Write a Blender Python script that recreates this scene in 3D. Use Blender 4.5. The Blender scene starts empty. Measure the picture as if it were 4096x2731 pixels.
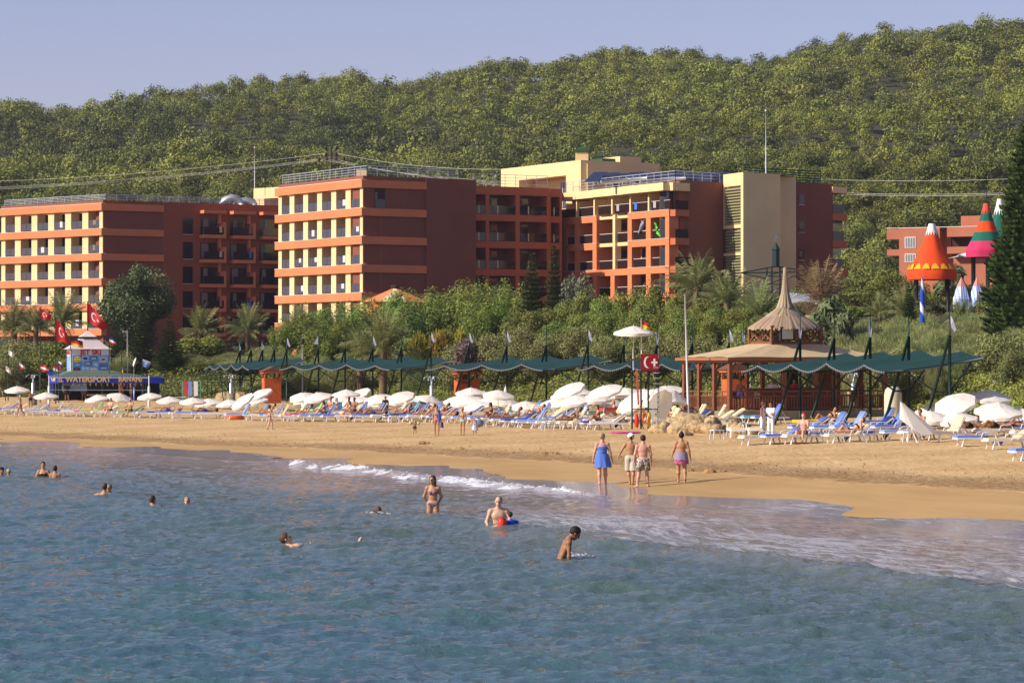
import bpy, math, random
import numpy as np
from mathutils import Vector, Matrix
random.seed(7); rng = np.random.default_rng(7)
C = bpy.context.scene
R = math.radians
# ---------------------------------------------------------------- camera, world, sun
F, HV, CZ = 3000.0, 366.0, 4.15
cd = bpy.data.cameras.new('camera'); cam = bpy.data.objects.new('camera', cd); C.collection.objects.link(cam)
cd.sensor_width = 36; cd.lens = 36*F/1024; cd.clip_start = 1; cd.clip_end = 20000
cam.location = (0, 0, CZ); cam.rotation_euler = (R(90)+math.atan((HV-341)/F), 0, 0)
C.camera = cam
SUN_AZ, SUN_EL = R(21), R(33)      # azimuth measured from -X towards the camera
sd = Vector((-math.cos(SUN_AZ)*math.cos(SUN_EL), -math.sin(SUN_AZ)*math.cos(SUN_EL), math.sin(SUN_EL)))
w = bpy.data.worlds.new('World'); C.world = w; w.use_nodes = True
nt = w.node_tree; bg = nt.nodes['Background']
sky = nt.nodes.new('ShaderNodeTexSky'); sky.sky_type = 'NISHITA'; sky.sun_disc = False
sky.sun_elevation = SUN_EL; sky.sun_rotation = math.atan2(sd.x, sd.y)
sky.air_density = 1.0; sky.dust_density = 0.6; sky.ozone_density = 3.0; sky.altitude = 0
tint = nt.nodes.new('ShaderNodeMix'); tint.data_type = 'RGBA'; tint.blend_type = 'MULTIPLY'; tint.inputs[0].default_value = 1
tint.inputs[7].default_value = (1.055, 0.82, 0.96, 1)
nt.links.new(sky.outputs[0], tint.inputs[6]); nt.links.new(tint.outputs[2], bg.inputs[0]); bg.inputs[1].default_value = 0.10
sl = bpy.data.lights.new('sun', 'SUN'); sl.energy = 4.7; sl.angle = R(0.5); sl.color = (1.0, 0.915, 0.79)
so = bpy.data.objects.new('sun', sl); C.collection.objects.link(so); so.rotation_euler = sd.to_track_quat('Z', 'Y').to_euler()
C.view_settings.view_transform = 'Standard'; C.view_settings.look = 'None'; C.view_settings.gamma = 1; C.view_settings.exposure = 0.35
C.cycles.max_bounces = 6; C.cycles.transparent_max_bounces = 8
# ---------------------------------------------------------------- helpers
def srgb(r, g, b):
    f = lambda c: ((c/255+0.055)/1.055)**2.4 if c/255 > 0.04045 else c/255/12.92
    return (f(r), f(g), f(b), 1)
MATS = {}
def mat(name, col, rough=0.8, noise=0.0, nscale=3.0, bump=0.0, bscale=20.0, spec=0.3, metal=0.0, objcol=False, trans=0.0, vcol=None, col2=None, coat=0):
    """procedural material: base colour broken up by object-space noise"""
    if name in MATS: return MATS[name]
    m = bpy.data.materials.new(name); m.use_nodes = True; t = m.node_tree; b = t.nodes['Principled BSDF']
    b.inputs['Roughness'].default_value = rough; b.inputs['Specular IOR Level'].default_value = spec; b.inputs['Metallic'].default_value = metal
    tc = t.nodes.new('ShaderNodeTexCoord')
    src = None
    if objcol:
        oi = t.nodes.new('ShaderNodeObjectInfo'); src = oi.outputs['Color']
    if vcol:
        at = t.nodes.new('ShaderNodeAttribute'); at.attribute_name = vcol; src = at.outputs['Color']
    n = t.nodes.new('ShaderNodeTexNoise'); n.inputs['Scale'].default_value = nscale; n.inputs['Detail'].default_value = 5
    t.links.new(tc.outputs['Object'], n.inputs['Vector'])
    mx = t.nodes.new('ShaderNodeMix'); mx.data_type = 'RGBA'; mx.blend_type = 'MIX'
    if col2 is not None:
        cr = t.nodes.new('ShaderNodeMapRange'); cr.inputs[1].default_value = .35; cr.inputs[2].default_value = .65
        t.links.new(n.outputs['Fac'], cr.inputs[0]); t.links.new(cr.outputs[0], mx.inputs[0])
        mx.inputs[6].default_value = col; mx.inputs[7].default_value = col2
    else:
        hs = t.nodes.new('ShaderNodeMapRange'); hs.inputs[1].default_value = .3; hs.inputs[2].default_value = .7
        hs.inputs[3].default_value = 1-noise; hs.inputs[4].default_value = 1+noise*0.5
        t.links.new(n.outputs['Fac'], hs.inputs[0])
        mx.blend_type = 'MULTIPLY'; mx.inputs[0].default_value = 1; mx.inputs[6].default_value = col
        if src is not None: t.links.new(src, mx.inputs[6])
        t.links.new(hs.outputs[0], mx.inputs[7])
    t.links.new(mx.outputs[2], b.inputs['Base Color'])
    if bump > 0:
        n2 = t.nodes.new('ShaderNodeTexNoise'); n2.inputs['Scale'].default_value = bscale; n2.inputs['Detail'].default_value = 4
        t.links.new(tc.outputs['Object'], n2.inputs['Vector'])
        bp = t.nodes.new('ShaderNodeBump'); bp.inputs['Strength'].default_value = 1; bp.inputs['Distance'].default_value = bump
        t.links.new(n2.outputs['Fac'], bp.inputs['Height']); t.links.new(bp.outputs[0], b.inputs['Normal'])
    if trans > 0:
        out = t.nodes['Material Output']; tr = t.nodes.new('ShaderNodeBsdfTranslucent'); ms = t.nodes.new('ShaderNodeMixShader')
        ms.inputs[0].default_value = trans; t.links.new(mx.outputs[2], tr.inputs[0])
        t.links.new(b.outputs[0], ms.inputs[1]); t.links.new(tr.outputs[0], ms.inputs[2]); t.links.new(ms.outputs[0], out.inputs[0])
    MATS[name] = m; return m
def leafmat(name, dark, light, trans=0.25, hue=0.12, ndark=None):
    """leaf colour from the per-leaf attribute 'lv' (dark to light) and a per-plant random"""
    if name in MATS: return MATS[name]
    m = bpy.data.materials.new(name); m.use_nodes = True; t = m.node_tree; b = t.nodes['Principled BSDF']
    b.inputs['Roughness'].default_value = .6; b.inputs['Specular IOR Level'].default_value = .25
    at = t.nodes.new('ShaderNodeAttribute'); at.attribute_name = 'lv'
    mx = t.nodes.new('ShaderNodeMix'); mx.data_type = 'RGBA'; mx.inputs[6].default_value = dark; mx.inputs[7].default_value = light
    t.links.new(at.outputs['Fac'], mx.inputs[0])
    oi = t.nodes.new('ShaderNodeObjectInfo'); mr = t.nodes.new('ShaderNodeMapRange')
    mr.inputs[3].default_value = 1-hue*1.6; mr.inputs[4].default_value = 1+hue*1.6; t.links.new(oi.outputs['Random'], mr.inputs[0])
    hs = t.nodes.new('ShaderNodeHueSaturation'); mh = t.nodes.new('ShaderNodeMapRange'); mh.inputs[3].default_value = .5-.03; mh.inputs[4].default_value = .5+.02
    t.links.new(oi.outputs['Random'], mh.inputs[0]); t.links.new(mh.outputs[0], hs.inputs['Hue'])
    t.links.new(mr.outputs[0], hs.inputs['Value']); t.links.new(mx.outputs[2], hs.inputs['Color'])
    if name == 'pine_needles':
        tg = t.nodes.new('ShaderNodeTexCoord'); ge = t.nodes.new('ShaderNodeNewGeometry'); nn = t.nodes.new('ShaderNodeTexNoise'); nn.inputs['Scale'].default_value = .05; nn.inputs['Detail'].default_value = 6; nn.inputs['Roughness'].default_value = .7; t.links.new(ge.outputs['Position'], nn.inputs['Vector'])
        m1 = t.nodes.new('ShaderNodeMapRange'); m1.inputs[1].default_value = .35; m1.inputs[2].default_value = .65; m1.inputs[3].default_value = .475; m1.inputs[4].default_value = .515; t.links.new(nn.outputs['Fac'], m1.inputs[0]); t.links.new(m1.outputs[0], hs.inputs['Hue'])
    t.links.new(hs.outputs[0], b.inputs['Base Color'])
    out = t.nodes['Material Output']; tr = t.nodes.new('ShaderNodeBsdfTranslucent'); ms = t.nodes.new('ShaderNodeMixShader')
    ms.inputs[0].default_value = trans; t.links.new(hs.outputs[0], tr.inputs[0])
    t.links.new(b.outputs[0], ms.inputs[1]); t.links.new(tr.outputs[0], ms.inputs[2]); t.links.new(ms.outputs[0], out.inputs[0])
    MATS[name] = m; return m
def X(u, Y): return (u-512)/F*Y
def Z(v, Y): return CZ+(HV-v)*Y/F
def npmesh(name, V, Q, m, smooth=False, lv=None, uv=None, mats=None, midx=None):
    V = np.asarray(V, dtype=np.float32); Q = np.asarray(Q, dtype=np.int32); k = Q.shape[1]
    me = bpy.data.meshes.new(name); me.vertices.add(len(V)); me.vertices.foreach_set('co', V.ravel())
    me.loops.add(Q.size); me.loops.foreach_set('vertex_index', Q.ravel())
    me.polygons.add(len(Q)); me.polygons.foreach_set('loop_start', np.arange(0, Q.size, k, dtype=np.int32))
    me.polygons.foreach_set('loop_total', np.full(len(Q), k, dtype=np.int32))
    if smooth: me.polygons.foreach_set('use_smooth', np.ones(len(Q), dtype=bool))
    for mm in (mats or [m]): me.materials.append(mm)
    if midx is not None: me.polygons.foreach_set('material_index', np.asarray(midx, dtype=np.int32))
    if lv is not None:
        a = me.attributes.new('lv', 'FLOAT', 'POINT'); a.data.foreach_set('value', np.asarray(lv, dtype=np.float32))
    if uv is not None:
        u = me.uv_layers.new(name='shore'); u.data.foreach_set('uv', np.asarray(uv, dtype=np.float32)[Q.ravel()].ravel())
    me.update(calc_edges=True); me.validate(); return me
def link(name, me, parent=None, loc=None, rz=None, label=None, cat=None, group=None, kind=None, col=None, sc=None):
    o = bpy.data.objects.new(name, me); C.collection.objects.link(o)
    if parent is not None: o.parent = parent
    if loc is not None: o.location = loc
    if rz is not None: o.rotation_euler = (0, 0, rz)
    if sc is not None: o.scale = (sc, sc, sc) if not hasattr(sc, '__len__') else sc
    if label: o['label'] = label
    if cat: o['category'] = cat
    if group: o['group'] = group
    if kind: o['kind'] = kind
    if col is not None: o.color = col
    return o
def thing(name, label, cat, loc=(0, 0, 0), rz=0, group=None, sc=None):
    return link(name, None, None, loc, rz, label, cat, group, None, None, sc)
def dup(root, loc=None, rz=None, label=None, group=None, sc=None, cols=None, rot=None):
    r = root.copy(); C.collection.objects.link(r)
    if loc is not None: r.location = loc
    if rz is not None: r.rotation_euler = (0, 0, rz)
    if rot is not None: r.rotation_euler = rot
    if sc is not None: r.scale = (sc, sc, sc) if not hasattr(sc, '__len__') else sc
    if label: r['label'] = label
    if group: r['group'] = group
    if cols and r.data: r.color = cols.get('', r.color)
    for ch in list(root.children):
        c = ch.copy(); C.collection.objects.link(c); c.parent = r
        if cols: c.color = cols.get(ch.name.split('.')[0], ch.color)
        for g in list(ch.children):
            d = g.copy(); C.collection.objects.link(d); d.parent = c
            if cols: d.color = cols.get(g.name.split('.')[0], g.color)
    return r
class MB:
    def __init__(s): s.v = []; s.f = []; s.mi = []; s.m = 0; s.sm = []
    def add(s, vs, fs, smooth=False):
        o = len(s.v); s.v += [tuple(v) for v in vs]
        for f in fs: s.f.append(tuple(i+o for i in f)); s.mi.append(s.m); s.sm.append(smooth)
        return s
    def box(s, x0, x1, y0, y1, z0, z1):
        return s.add([(x0,y0,z0),(x1,y0,z0),(x1,y1,z0),(x0,y1,z0),(x0,y0,z1),(x1,y0,z1),(x1,y1,z1),(x0,y1,z1)],
                     [(0,3,2,1),(4,5,6,7),(0,1,5,4),(1,2,6,5),(2,3,7,6),(3,0,4,7)])
    def hexa(s, p):   # 8 points: bottom 4, top 4
        return s.add(p, [(0,3,2,1),(4,5,6,7),(0,1,5,4),(1,2,6,5),(2,3,7,6),(3,0,4,7)])
    def bar(s, a, b, w, h=None, up=(0,0,1)):
        a = Vector(a); b = Vector(b); d = (b-a).normalized(); h = h or w; u = Vector(up)
        if abs(d.dot(u)) > .98: u = Vector((0,1,0))
        x = d.cross(u).normalized(); y = x.cross(d).normalized()
        q = [(-1,-1),(1,-1),(1,1),(-1,1)]
        return s.hexa([a+x*w/2*i+y*h/2*j for i,j in q]+[b+x*w/2*i+y*h/2*j for i,j in q])
    def tube(s, pts, rad, n=8, caps=True, smooth=True):
        pts = [Vector(p) for p in pts]; rad = rad if hasattr(rad,'__len__') else [rad]*len(pts)
        vs = []; fs = []
        for i, p in enumerate(pts):
            d = (pts[min(i+1,len(pts)-1)]-pts[max(i-1,0)]).normalized()
            u = Vector((0,0,1)) if abs(d.z) < .95 else Vector((0,1,0))
            x = d.cross(u).normalized(); y = x.cross(d).normalized()
            for k in range(n):
                a = 2*math.pi*k/n; vs.append(p+(x*math.cos(a)+y*math.sin(a))*rad[i])
        for i in range(len(pts)-1):
            for k in range(n): fs.append((i*n+k, i*n+(k+1)%n, (i+1)*n+(k+1)%n, (i+1)*n+k))
        s.add(vs, fs, smooth)
        if caps:
            o = len(s.v)-len(vs)
            s.f.append(tuple(o+k for k in range(n))); s.f.append(tuple(o+(len(pts)-1)*n+n-1-k for k in range(n))); s.mi += [s.m]*2; s.sm += [False]*2
        return s
    def lathe(s, prof, n=16, c=(0,0,0), smooth=True):
        vs = []; fs = []
        for r, z in prof:
            for k in range(n): a = 2*math.pi*k/n; vs.append((c[0]+r*math.cos(a), c[1]+r*math.sin(a), c[2]+z))
        for i in range(len(prof)-1):
            for k in range(n): fs.append((i*n+k, i*n+(k+1)%n, (i+1)*n+(k+1)%n, (i+1)*n+k))
        return s.add(vs, fs, smooth)
    def mesh(s, name, mats):
        me = bpy.data.meshes.new(name); me.from_pydata(s.v, [], s.f)
        for m in (mats if isinstance(mats, (list, tuple)) else [mats]): me.materials.append(m)
        me.polygons.foreach_set('material_index', s.mi); me.polygons.foreach_set('use_smooth', s.sm); me.update(); return me
    def build(s, name, mats, parent=None, **kw): return link(name, s.mesh(name, mats), parent, **kw)
TXT = {}
def text_mesh(s, size=1.0, ext=0.01, name='lettering', m=None, bold=0.0, align='CENTER'):
    cu = bpy.data.curves.new('txt', 'FONT'); cu.body = s; cu.size = size; cu.extrude = ext; cu.offset = bold; cu.align_x = align; cu.align_y = 'CENTER'
    o = bpy.data.objects.new('txt', cu); C.collection.objects.link(o)
    me = bpy.data.meshes.new_from_object(o.evaluated_get(bpy.context.evaluated_depsgraph_get())); me.name = name
    bpy.data.objects.remove(o); bpy.data.curves.remove(cu)
    me.materials.clear(); me.materials.append(m); return me
# ---------------------------------------------------------------- shore line, ground height
SH = np.array([(-72,262),(-46,205),(-28.4,166),(-18.8,152),(-10.8,137),(-5.6,126.6),(.2,111.5),(2.15,105.7),(5.,98.4),(8.2,89.3),(10.3,84.7),(12.2,79.4),(13.2,75.5),(22,55),(40,18),(58,-20)], float)
BK = np.array([(-110,305),(-70,290),(-43,275),(-27,268),(-18,261),(-8,247),(1,230),(9,216),(18,203),(22.4,190),(23.2,176),(22.6,160),(22.6,150),(24.3,132),(27,112),(31,85),(60,10),(75,-20)], float)
def polydist(P, L):
    """signed distance (positive to the inland/right side) and arc length of points to polyline"""
    P = np.atleast_2d(P).astype(float); best = np.full(len(P), 1e18); sg = np.zeros(len(P)); arc = np.zeros(len(P)); a0 = 0
    for i in range(len(L)-1):
        a = L[i]; d = L[i+1]-a; l = np.hypot(*d); d = d/l
        r = P-a; t = np.clip(r@d, 0, l); q = r-t[:, None]*d; dd = (q**2).sum(1)
        c = d[0]*r[:, 1]-d[1]*r[:, 0]; m = dd < best
        best[m] = dd[m]; sg[m] = np.sign(c[m]); arc[m] = a0+t[m]; a0 += l
    return np.sqrt(best)*sg, arc
def sm(t): t = np.clip(t, 0, 1); return t*t*(3-2*t)
def vnoise(x, y, seed=0):
    xi = np.floor(x).astype(np.int64); yi = np.floor(y).astype(np.int64); fx = x-xi; fy = y-yi
    fx = fx*fx*(3-2*fx); fy = fy*fy*(3-2*fy)
    def h(a, b):
        n = (a*374761393+b*668265263+seed*1442695041) & 0xffffffff; n = ((n ^ (n >> 13))*1274126177) & 0xffffffff
        return ((n ^ (n >> 16)) & 0xffff)/65535.0
    return (h(xi,yi)*(1-fx)+h(xi+1,yi)*fx)*(1-fy)+(h(xi,yi+1)*(1-fx)+h(xi+1,yi+1)*fx)*fy
SKYL = np.array([(-200,120),(0,97),(26,98),(48,108),(87,99),(131,92),(183,84),(218,76),(257,70),(313,66),(348,67),(392,78),(435,71),(488,56),(535,58),(583,48),(610,42),(653,47),(679,44),(714,48),(731,54),(775,51),(805,38),(853,31),(871,24),(923,21),(958,18),(1001,15),(1024,17),(1200,10)], float)
HY0, HYR = 425.0, 880.0
def ground(x, y):
    x = np.atleast_1d(np.asarray(x, float)); y = np.atleast_1d(np.asarray(y, float)); P = np.stack([x, y], 1)
    s1, arc = polydist(P, SH); s2, _ = polydist(P, BK); s2 = -s2
    z = np.where(s1 < 0, np.maximum(.065*s1, -3), .40*(1-np.exp(-np.maximum(s1, 0)*.16)))
    wv = np.clip(s1/np.maximum(s1+np.maximum(s2, 0), .1), 0, 1)
    z = z+np.where(s1 > 0, .92*np.clip(wv, 0, 1)**1.3, 0)
    d = np.maximum(-s2, 0)
    z = z+np.where(s2 < 0, 2.7*sm(d/10)+.016*np.maximum(d-8, 0), 0)
    z = z+np.where(s2 < 0, sm((x-12)/16)*3.9*sm(d/42), 0)
    z = z+np.where(s2 < 0, .35*(vnoise(x/5, y/5, 3)-.5)*sm(d/5), 0)
    # hills
    u = 512+F*x/np.maximum(y, 50); vs = np.interp(u, SKYL[:, 0], SKYL[:, 1])
    zr = CZ+(HV-vs)*HYR/F-6.6
    t = (y-HY0)/(HYR-HY0)
    zh = 7+(zr-7)*(.93*np.clip(t, 0, 1)+.07*sm(t))
    zh = zh+(9*np.exp(-((y-(600+.15*(u-700)))/55)**2)*sm((u-380)/250)+7*np.exp(-((y-600)/50)**2)*sm((330-u)/200)-5*np.exp(-((y-700)/50)**2))*sm((t-.1)*3)
    zh = zh+(vnoise(x/45+9, y/60, 5)-.5)*9*sm(t*4)*sm((1.02-t)*4)
    zh = np.where(y > HYR, zr-(y-HYR)*.12, zh)
    k = sm((y-(HY0-25))/45)
    return z*(1-k)+np.maximum(zh, 5)*k
def gz(x, y): return float(ground(x, y)[0])
def hit(u, v, lo=35., hi=420.):
    """the ground point seen at a pixel of the photograph"""
    Ys = np.linspace(lo, hi, 1600); xs = (u-512)/F*Ys; g = ground(xs, Ys); vv = HV-F*(g-CZ)/Ys
    i = np.argmax(vv < v) if (vv < v).any() else len(Ys)-1
    return Vector((xs[i], Ys[i], g[i]))
# ---------------------------------------------------------------- the sheets of ground, sand and water
def wnode(t, typ, **kw):
    n = t.nodes.new(typ)
    for k, v in kw.items(): setattr(n, k, v)
    return n
def mathn(t, op, a, b=None, c=None, clamp=False):
    n = t.nodes.new('ShaderNodeMath'); n.operation = op; n.use_clamp = clamp
    for i, q in enumerate((a, b, c)):
        if q is None: continue
        if isinstance(q, (int, float)): n.inputs[i].default_value = q
        else: t.links.new(q, n.inputs[i])
    return n.outputs[0]
def mixc(t, f, a, b):
    n = t.nodes.new('ShaderNodeMix'); n.data_type = 'RGBA'
    if isinstance(f, (int, float)): n.inputs[0].default_value = f
    else: t.links.new(f, n.inputs[0])
    for i, q in ((6, a), (7, b)):
        if isinstance(q, tuple): n.inputs[i].default_value = q
        else: t.links.new(q, n.inputs[i])
    return n.outputs[2]
def noisen(t, vec, scale, detail=4, rough=.5, out='Fac', dist=0):
    n = t.nodes.new('ShaderNodeTexNoise'); n.inputs['Scale'].default_value = scale; n.inputs['Detail'].default_value = detail; n.inputs['Roughness'].default_value = rough
    n.inputs['Distortion'].default_value = dist
    t.links.new(vec, n.inputs['Vector']); return n.outputs[out]
def mapr(t, x, a, b, c=0., d=1.):
    n = t.nodes.new('ShaderNodeMapRange'); n.interpolation_type = 'SMOOTHSTEP'
    for i, q in enumerate((a, b, c, d)): n.inputs[i+1].default_value = q
    t.links.new(x, n.inputs[0]); return n.outputs[0]
def shorecoords(t):
    """uv = (metres along the shore, metres inland)"""
    uv = wnode(t, 'ShaderNodeUVMap', uv_map='shore'); sx = t.nodes.new('ShaderNodeSeparateXYZ'); t.links.new(uv.outputs[0], sx.inputs[0])
    return uv.outputs[0], sx.outputs[0], sx.outputs[1]
def stretch(t, vec, s):
    n = t.nodes.new('ShaderNodeVectorMath'); n.operation = 'MULTIPLY'; n.inputs[1].default_value = s; t.links.new(vec, n.inputs[0]); return n.outputs[0]
def sand_material():
    m = bpy.data.materials.new('beach_sand'); m.use_nodes = True; t = m.node_tree; b = t.nodes['Principled BSDF']
    uv, p, s = shorecoords(t); tc = t.nodes.new('ShaderNodeTexCoord').outputs['Object']
    big = noisen(t, tc, .25, 4); fine = noisen(t, tc, 4.2, 6, .7); mid = noisen(t, tc, .9, 4, .6)
    dry = mixc(t, mapr(t, big, .35, .65), srgb(190,154,102), srgb(204,172,120))
    dry = mixc(t, mapr(t, fine, .52, .75, 0, .55), dry, srgb(164,122,76))
    wetc = mixc(t, mapr(t, noisen(t, stretch(t, uv, (.12, .5, 1)), 1, 5, .6), .3, .7), srgb(168,134,84), srgb(184,150,98))
    # swash lobes: how far each run-up reached
    lob = noisen(t, stretch(t, uv, (.085, .02, 1)), 1, 3, .55); lob2 = noisen(t, stretch(t, uv, (.35, .12, 1)), 1, 2, .5)
    reach = mathn(t, 'ADD', mathn(t, 'MULTIPLY', mathn(t, 'SUBTRACT', lob, .5), 7.0), mathn(t, 'MULTIPLY', mathn(t, 'SUBTRACT', lob2, .5), 3.2))
    ds = mathn(t, 'SUBTRACT', s, reach)
    film = mapr(t, ds, -.35, -.1, 1, 0)
    sb = mathn(t, 'ADD', mathn(t, 'MULTIPLY', p, .046), -2.6)     # debris line drifts inland along the shore
    e = mathn(t, 'SUBTRACT', mathn(t, 'SUBTRACT', s, sb), mathn(t, 'MULTIPLY', mathn(t, 'SUBTRACT', mid, .5), 2.2))
    e2 = mathn(t, 'SUBTRACT', e, mathn(t, 'MULTIPLY', mathn(t, 'SUBTRACT', lob, .5), 5))
    isdry = mapr(t, e2, -.3, .5)
    col = mixc(t, isdry, wetc, dry)
    band = mathn(t, 'MULTIPLY', mathn(t, 'MULTIPLY', mapr(t, e2, -.3, .6), mapr(t, e2, 4.5, 1.5)), mapr(t, fine, .38, .6))
    col = mixc(t, mathn(t, 'MULTIPLY', band, .75), col, srgb(150,108,62))
    col = mixc(t, film, col, srgb(120,96,70))
    t.links.new(col, b.inputs['Base Color'])
    ro = mathn(t, 'MULTIPLY', film, -.86); ro = mathn(t, 'ADD', ro, .92); t.links.new(ro, b.inputs['Roughness'])
    b.inputs['Specular IOR Level'].default_value = .5; b.inputs['IOR'].default_value = 1.4
    # footprints and clods
    vo = t.nodes.new('ShaderNodeTexVoronoi'); vo.inputs['Scale'].default_value = 2.8; t.links.new(tc, vo.inputs['Vector'])
    hgt = mathn(t, 'ADD', mathn(t, 'MULTIPLY', fine, .8), mathn(t, 'MULTIPLY', mapr(t, vo.outputs['Distance'], 0, .55), .5))
    hgt = mathn(t, 'MULTIPLY', mathn(t, 'ADD', hgt, mathn(t, 'MULTIPLY', band, .9)), mathn(t, 'ADD', mathn(t, 'MULTIPLY', isdry, .98), .02))
    bp = t.nodes.new('ShaderNodeBump'); bp.inputs['Distance'].default_value = .09; bp.inputs['Strength'].default_value = .85; t.links.new(hgt, bp.inputs['Height']); t.links.new(bp.outputs[0], b.inputs['Normal'])
    return m
def fan_grid(rows, tan, ncol):
    Yg, Tg = np.meshgrid(rows, np.linspace(-tan, tan, ncol), indexing='ij'); Xg = Tg*Yg
    return Xg, Yg
def grid_quads(nr, nc):
    i = np.arange(nr-1)[:, None]*nc+np.arange(nc-1)[None, :]; i = i.ravel(); return np.stack([i, i+1, i+nc+1, i+nc], 1)
# beach
rows = 48*(340/48)**np.linspace(0, 1, 420); Xg, Yg = fan_grid(rows, .26, 380); P = np.stack([Xg.ravel(), Yg.ravel()], 1)
s1, arc = polydist(P, SH); s2, _ = polydist(P, BK)
zz = ground(P[:, 0], P[:, 1])
rough = (vnoise(P[:,0]*1.8, P[:,1]*1.8, 1)-.5)*.05+(vnoise(P[:,0]*.5, P[:,1]*.5, 2)-.5)*.06
zz = zz+rough*sm((s1-7)/4)*sm((-s2)/2+1)
Q = grid_quads(*Xg.shape); keep = ((s1[Q] > -22).any(1) & (s2[Q] < 1.5).all(1))
me = npmesh('sand', np.column_stack([P, zz]), Q[keep], sand_material(), True, uv=np.stack([arc, s1], 1))
link('sand', me, kind='structure', label='tan sandy beach with trampled dry sand and smooth wet edge')
# one wide sheet of land: soil, sea bed, hills, up to the horizon
def soil():
    m = bpy.data.materials.new('soil'); m.use_nodes = True; t = m.node_tree; b = t.nodes['Principled BSDF']; b.inputs['Roughness'].default_value = 1
    tc = t.nodes.new('ShaderNodeTexCoord').outputs['Object']; n = noisen(t, tc, .3, 6)
    t.links.new(mixc(t, mapr(t, n, .35, .65), srgb(40,46,22), srgb(62,60,34)), b.inputs['Base Color']); return m
rows = np.concatenate([np.linspace(-40, 45, 12), 48*(460/48)**np.linspace(0, 1, 200), np.linspace(466, 1000, 110), [1040, 1100, 1180, 1260]])
Xs = np.linspace(-1, 1, 260); Yg = rows[:, None]*np.ones(260)[None]; Xg = Xs[None]*(np.maximum(np.abs(Yg), 90)*.34+15)
P = np.stack([Xg.ravel(), Yg.ravel()], 1); zz = ground(P[:,0], P[:,1]); s1, _ = polydist(P, SH); s2, _ = polydist(P, BK)
zz = zz-np.where(s2 < .8, .5, 0)
me = npmesh('hillside', np.column_stack([P, zz]), grid_quads(len(rows), 260), soil(), True)
link('hillside', me, kind='structure', label='rising wooded land behind the beach')
# ---------------------------------------------------------------- water
def water_material():
    m = bpy.data.materials.new('sea_water'); m.use_nodes = True; t = m.node_tree; b = t.nodes['Principled BSDF']
    uv, p, s = shorecoords(t); tc = t.nodes.new('ShaderNodeTexCoord').outputs['Object']
    n1 = noisen(t, tc, .09, 3, .6)
    sd_ = mathn(t, 'ADD', s, mathn(t, 'MULTIPLY', mathn(t, 'SUBTRACT', n1, .5), 14))
    deep = mixc(t, mapr(t, noisen(t, tc, .25, 3), .35, .65), (.052,.110,.142,1), (.044,.112,.118,1))
    col = mixc(t, mapr(t, sd_, -30, -10), deep, (.085,.120,.105,1))
    col = mixc(t, mapr(t, sd_, -15, -3.5), col, (.28,.215,.175,1))
    # foam: lacy streaks in the swash zone
    st = stretch(t, uv, (.55, 2.6, 1)); f1 = noisen(t, st, 1.0, 8, .74, dist=1.2); f2 = noisen(t, stretch(t, uv, (.06, .16, 1)), 1, 2)
    reg = mathn(t, 'MULTIPLY', mapr(t, s, -16, -10), mapr(t, p, 176, 196))          # wide foamy run on the right
    reg2 = mathn(t, 'MULTIPLY', mapr(t, s, -5.5, -3.0), .35)
    reg = mathn(t, 'MAXIMUM', reg, reg2); rb = mathn(t, 'MULTIPLY', mathn(t, 'MULTIPLY', mapr(t, s, -6.2, -3.6), mapr(t, s, -1.6, -2.8)), mathn(t, 'MULTIPLY', mapr(t, p, 138, 152), mapr(t, p, 192, 182))); reg = mathn(t, 'MAXIMUM', reg, mathn(t, 'MULTIPLY', rb, 1.15))
    th = mathn(t, 'SUBTRACT', .80, mathn(t, 'MULTIPLY', mathn(t, 'MULTIPLY', reg, mapr(t, f2, .3, .7, .7, 1.15)), .335))
    foam = mathn(t, 'MULTIPLY', mapr(t, mathn(t, 'SUBTRACT', f1, th), -.02, .13), .46)
    col = mixc(t, foam, col, (.70,.69,.72,1))
    t.links.new(col, b.inputs['Base Color'])
    t.links.new(mathn(t, 'ADD', mathn(t, 'MULTIPLY', foam, .5), .06), b.inputs['Roughness']); b.inputs['IOR'].default_value = 1.34
    a = noisen(t, stretch(t, tc, (.55, 1.3, 1)), 4.2, 5, .62, dist=.5); a2 = noisen(t, stretch(t, tc, (1, 1.2, 1)), 8, 4, .7)
    h = mathn(t, 'MULTIPLY', mathn(t, 'ADD', a, mathn(t, 'MULTIPLY', a2, .32)), mapr(t, s, -7, -2, 1, .12))
    bp = t.nodes.new('ShaderNodeBump'); bp.inputs['Distance'].default_value = .085; bp.inputs['Strength'].default_value = 1; t.links.new(h, bp.inputs['Height']); t.links.new(bp.outputs[0], b.inputs['Normal'])
    return m
rows = 26*(215/26)**np.linspace(0, 1, 900); Xg, Yg = fan_grid(rows, .24, 620); x0 = Xg.ravel(); y0 = Yg.ravel()
s1, arc = polydist(np.stack([x0, y0], 1), SH)
damp = sm((-s1-1)/16)*.9+.1
dx = np.zeros_like(x0); dy = np.zeros_like(x0); z = np.zeros_like(x0); wr = np.random.default_rng(3)
for k in range(84):
    lam = .20*(2.6/.20)**wr.random(); th = R(-100)+wr.normal(0, .55); kx, ky = math.cos(th)*2*math.pi/lam, math.sin(th)*2*math.pi/lam
    amp = .0050*lam**.75*(1.0 if lam < 1.1 else .72); ph = wr.random()*6.28
    arg = kx*x0+ky*y0+ph+1.6*vnoise(x0/4.3+k, y0/4.3, k)
    z += amp*np.cos(arg); q = 1.0*amp
    dx -= q*math.cos(th)*np.sin(arg); dy -= q*math.sin(th)*np.sin(arg)
gust = .65+.7*vnoise(x0/9, y0/14, 50)
z = z*damp*gust
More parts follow.
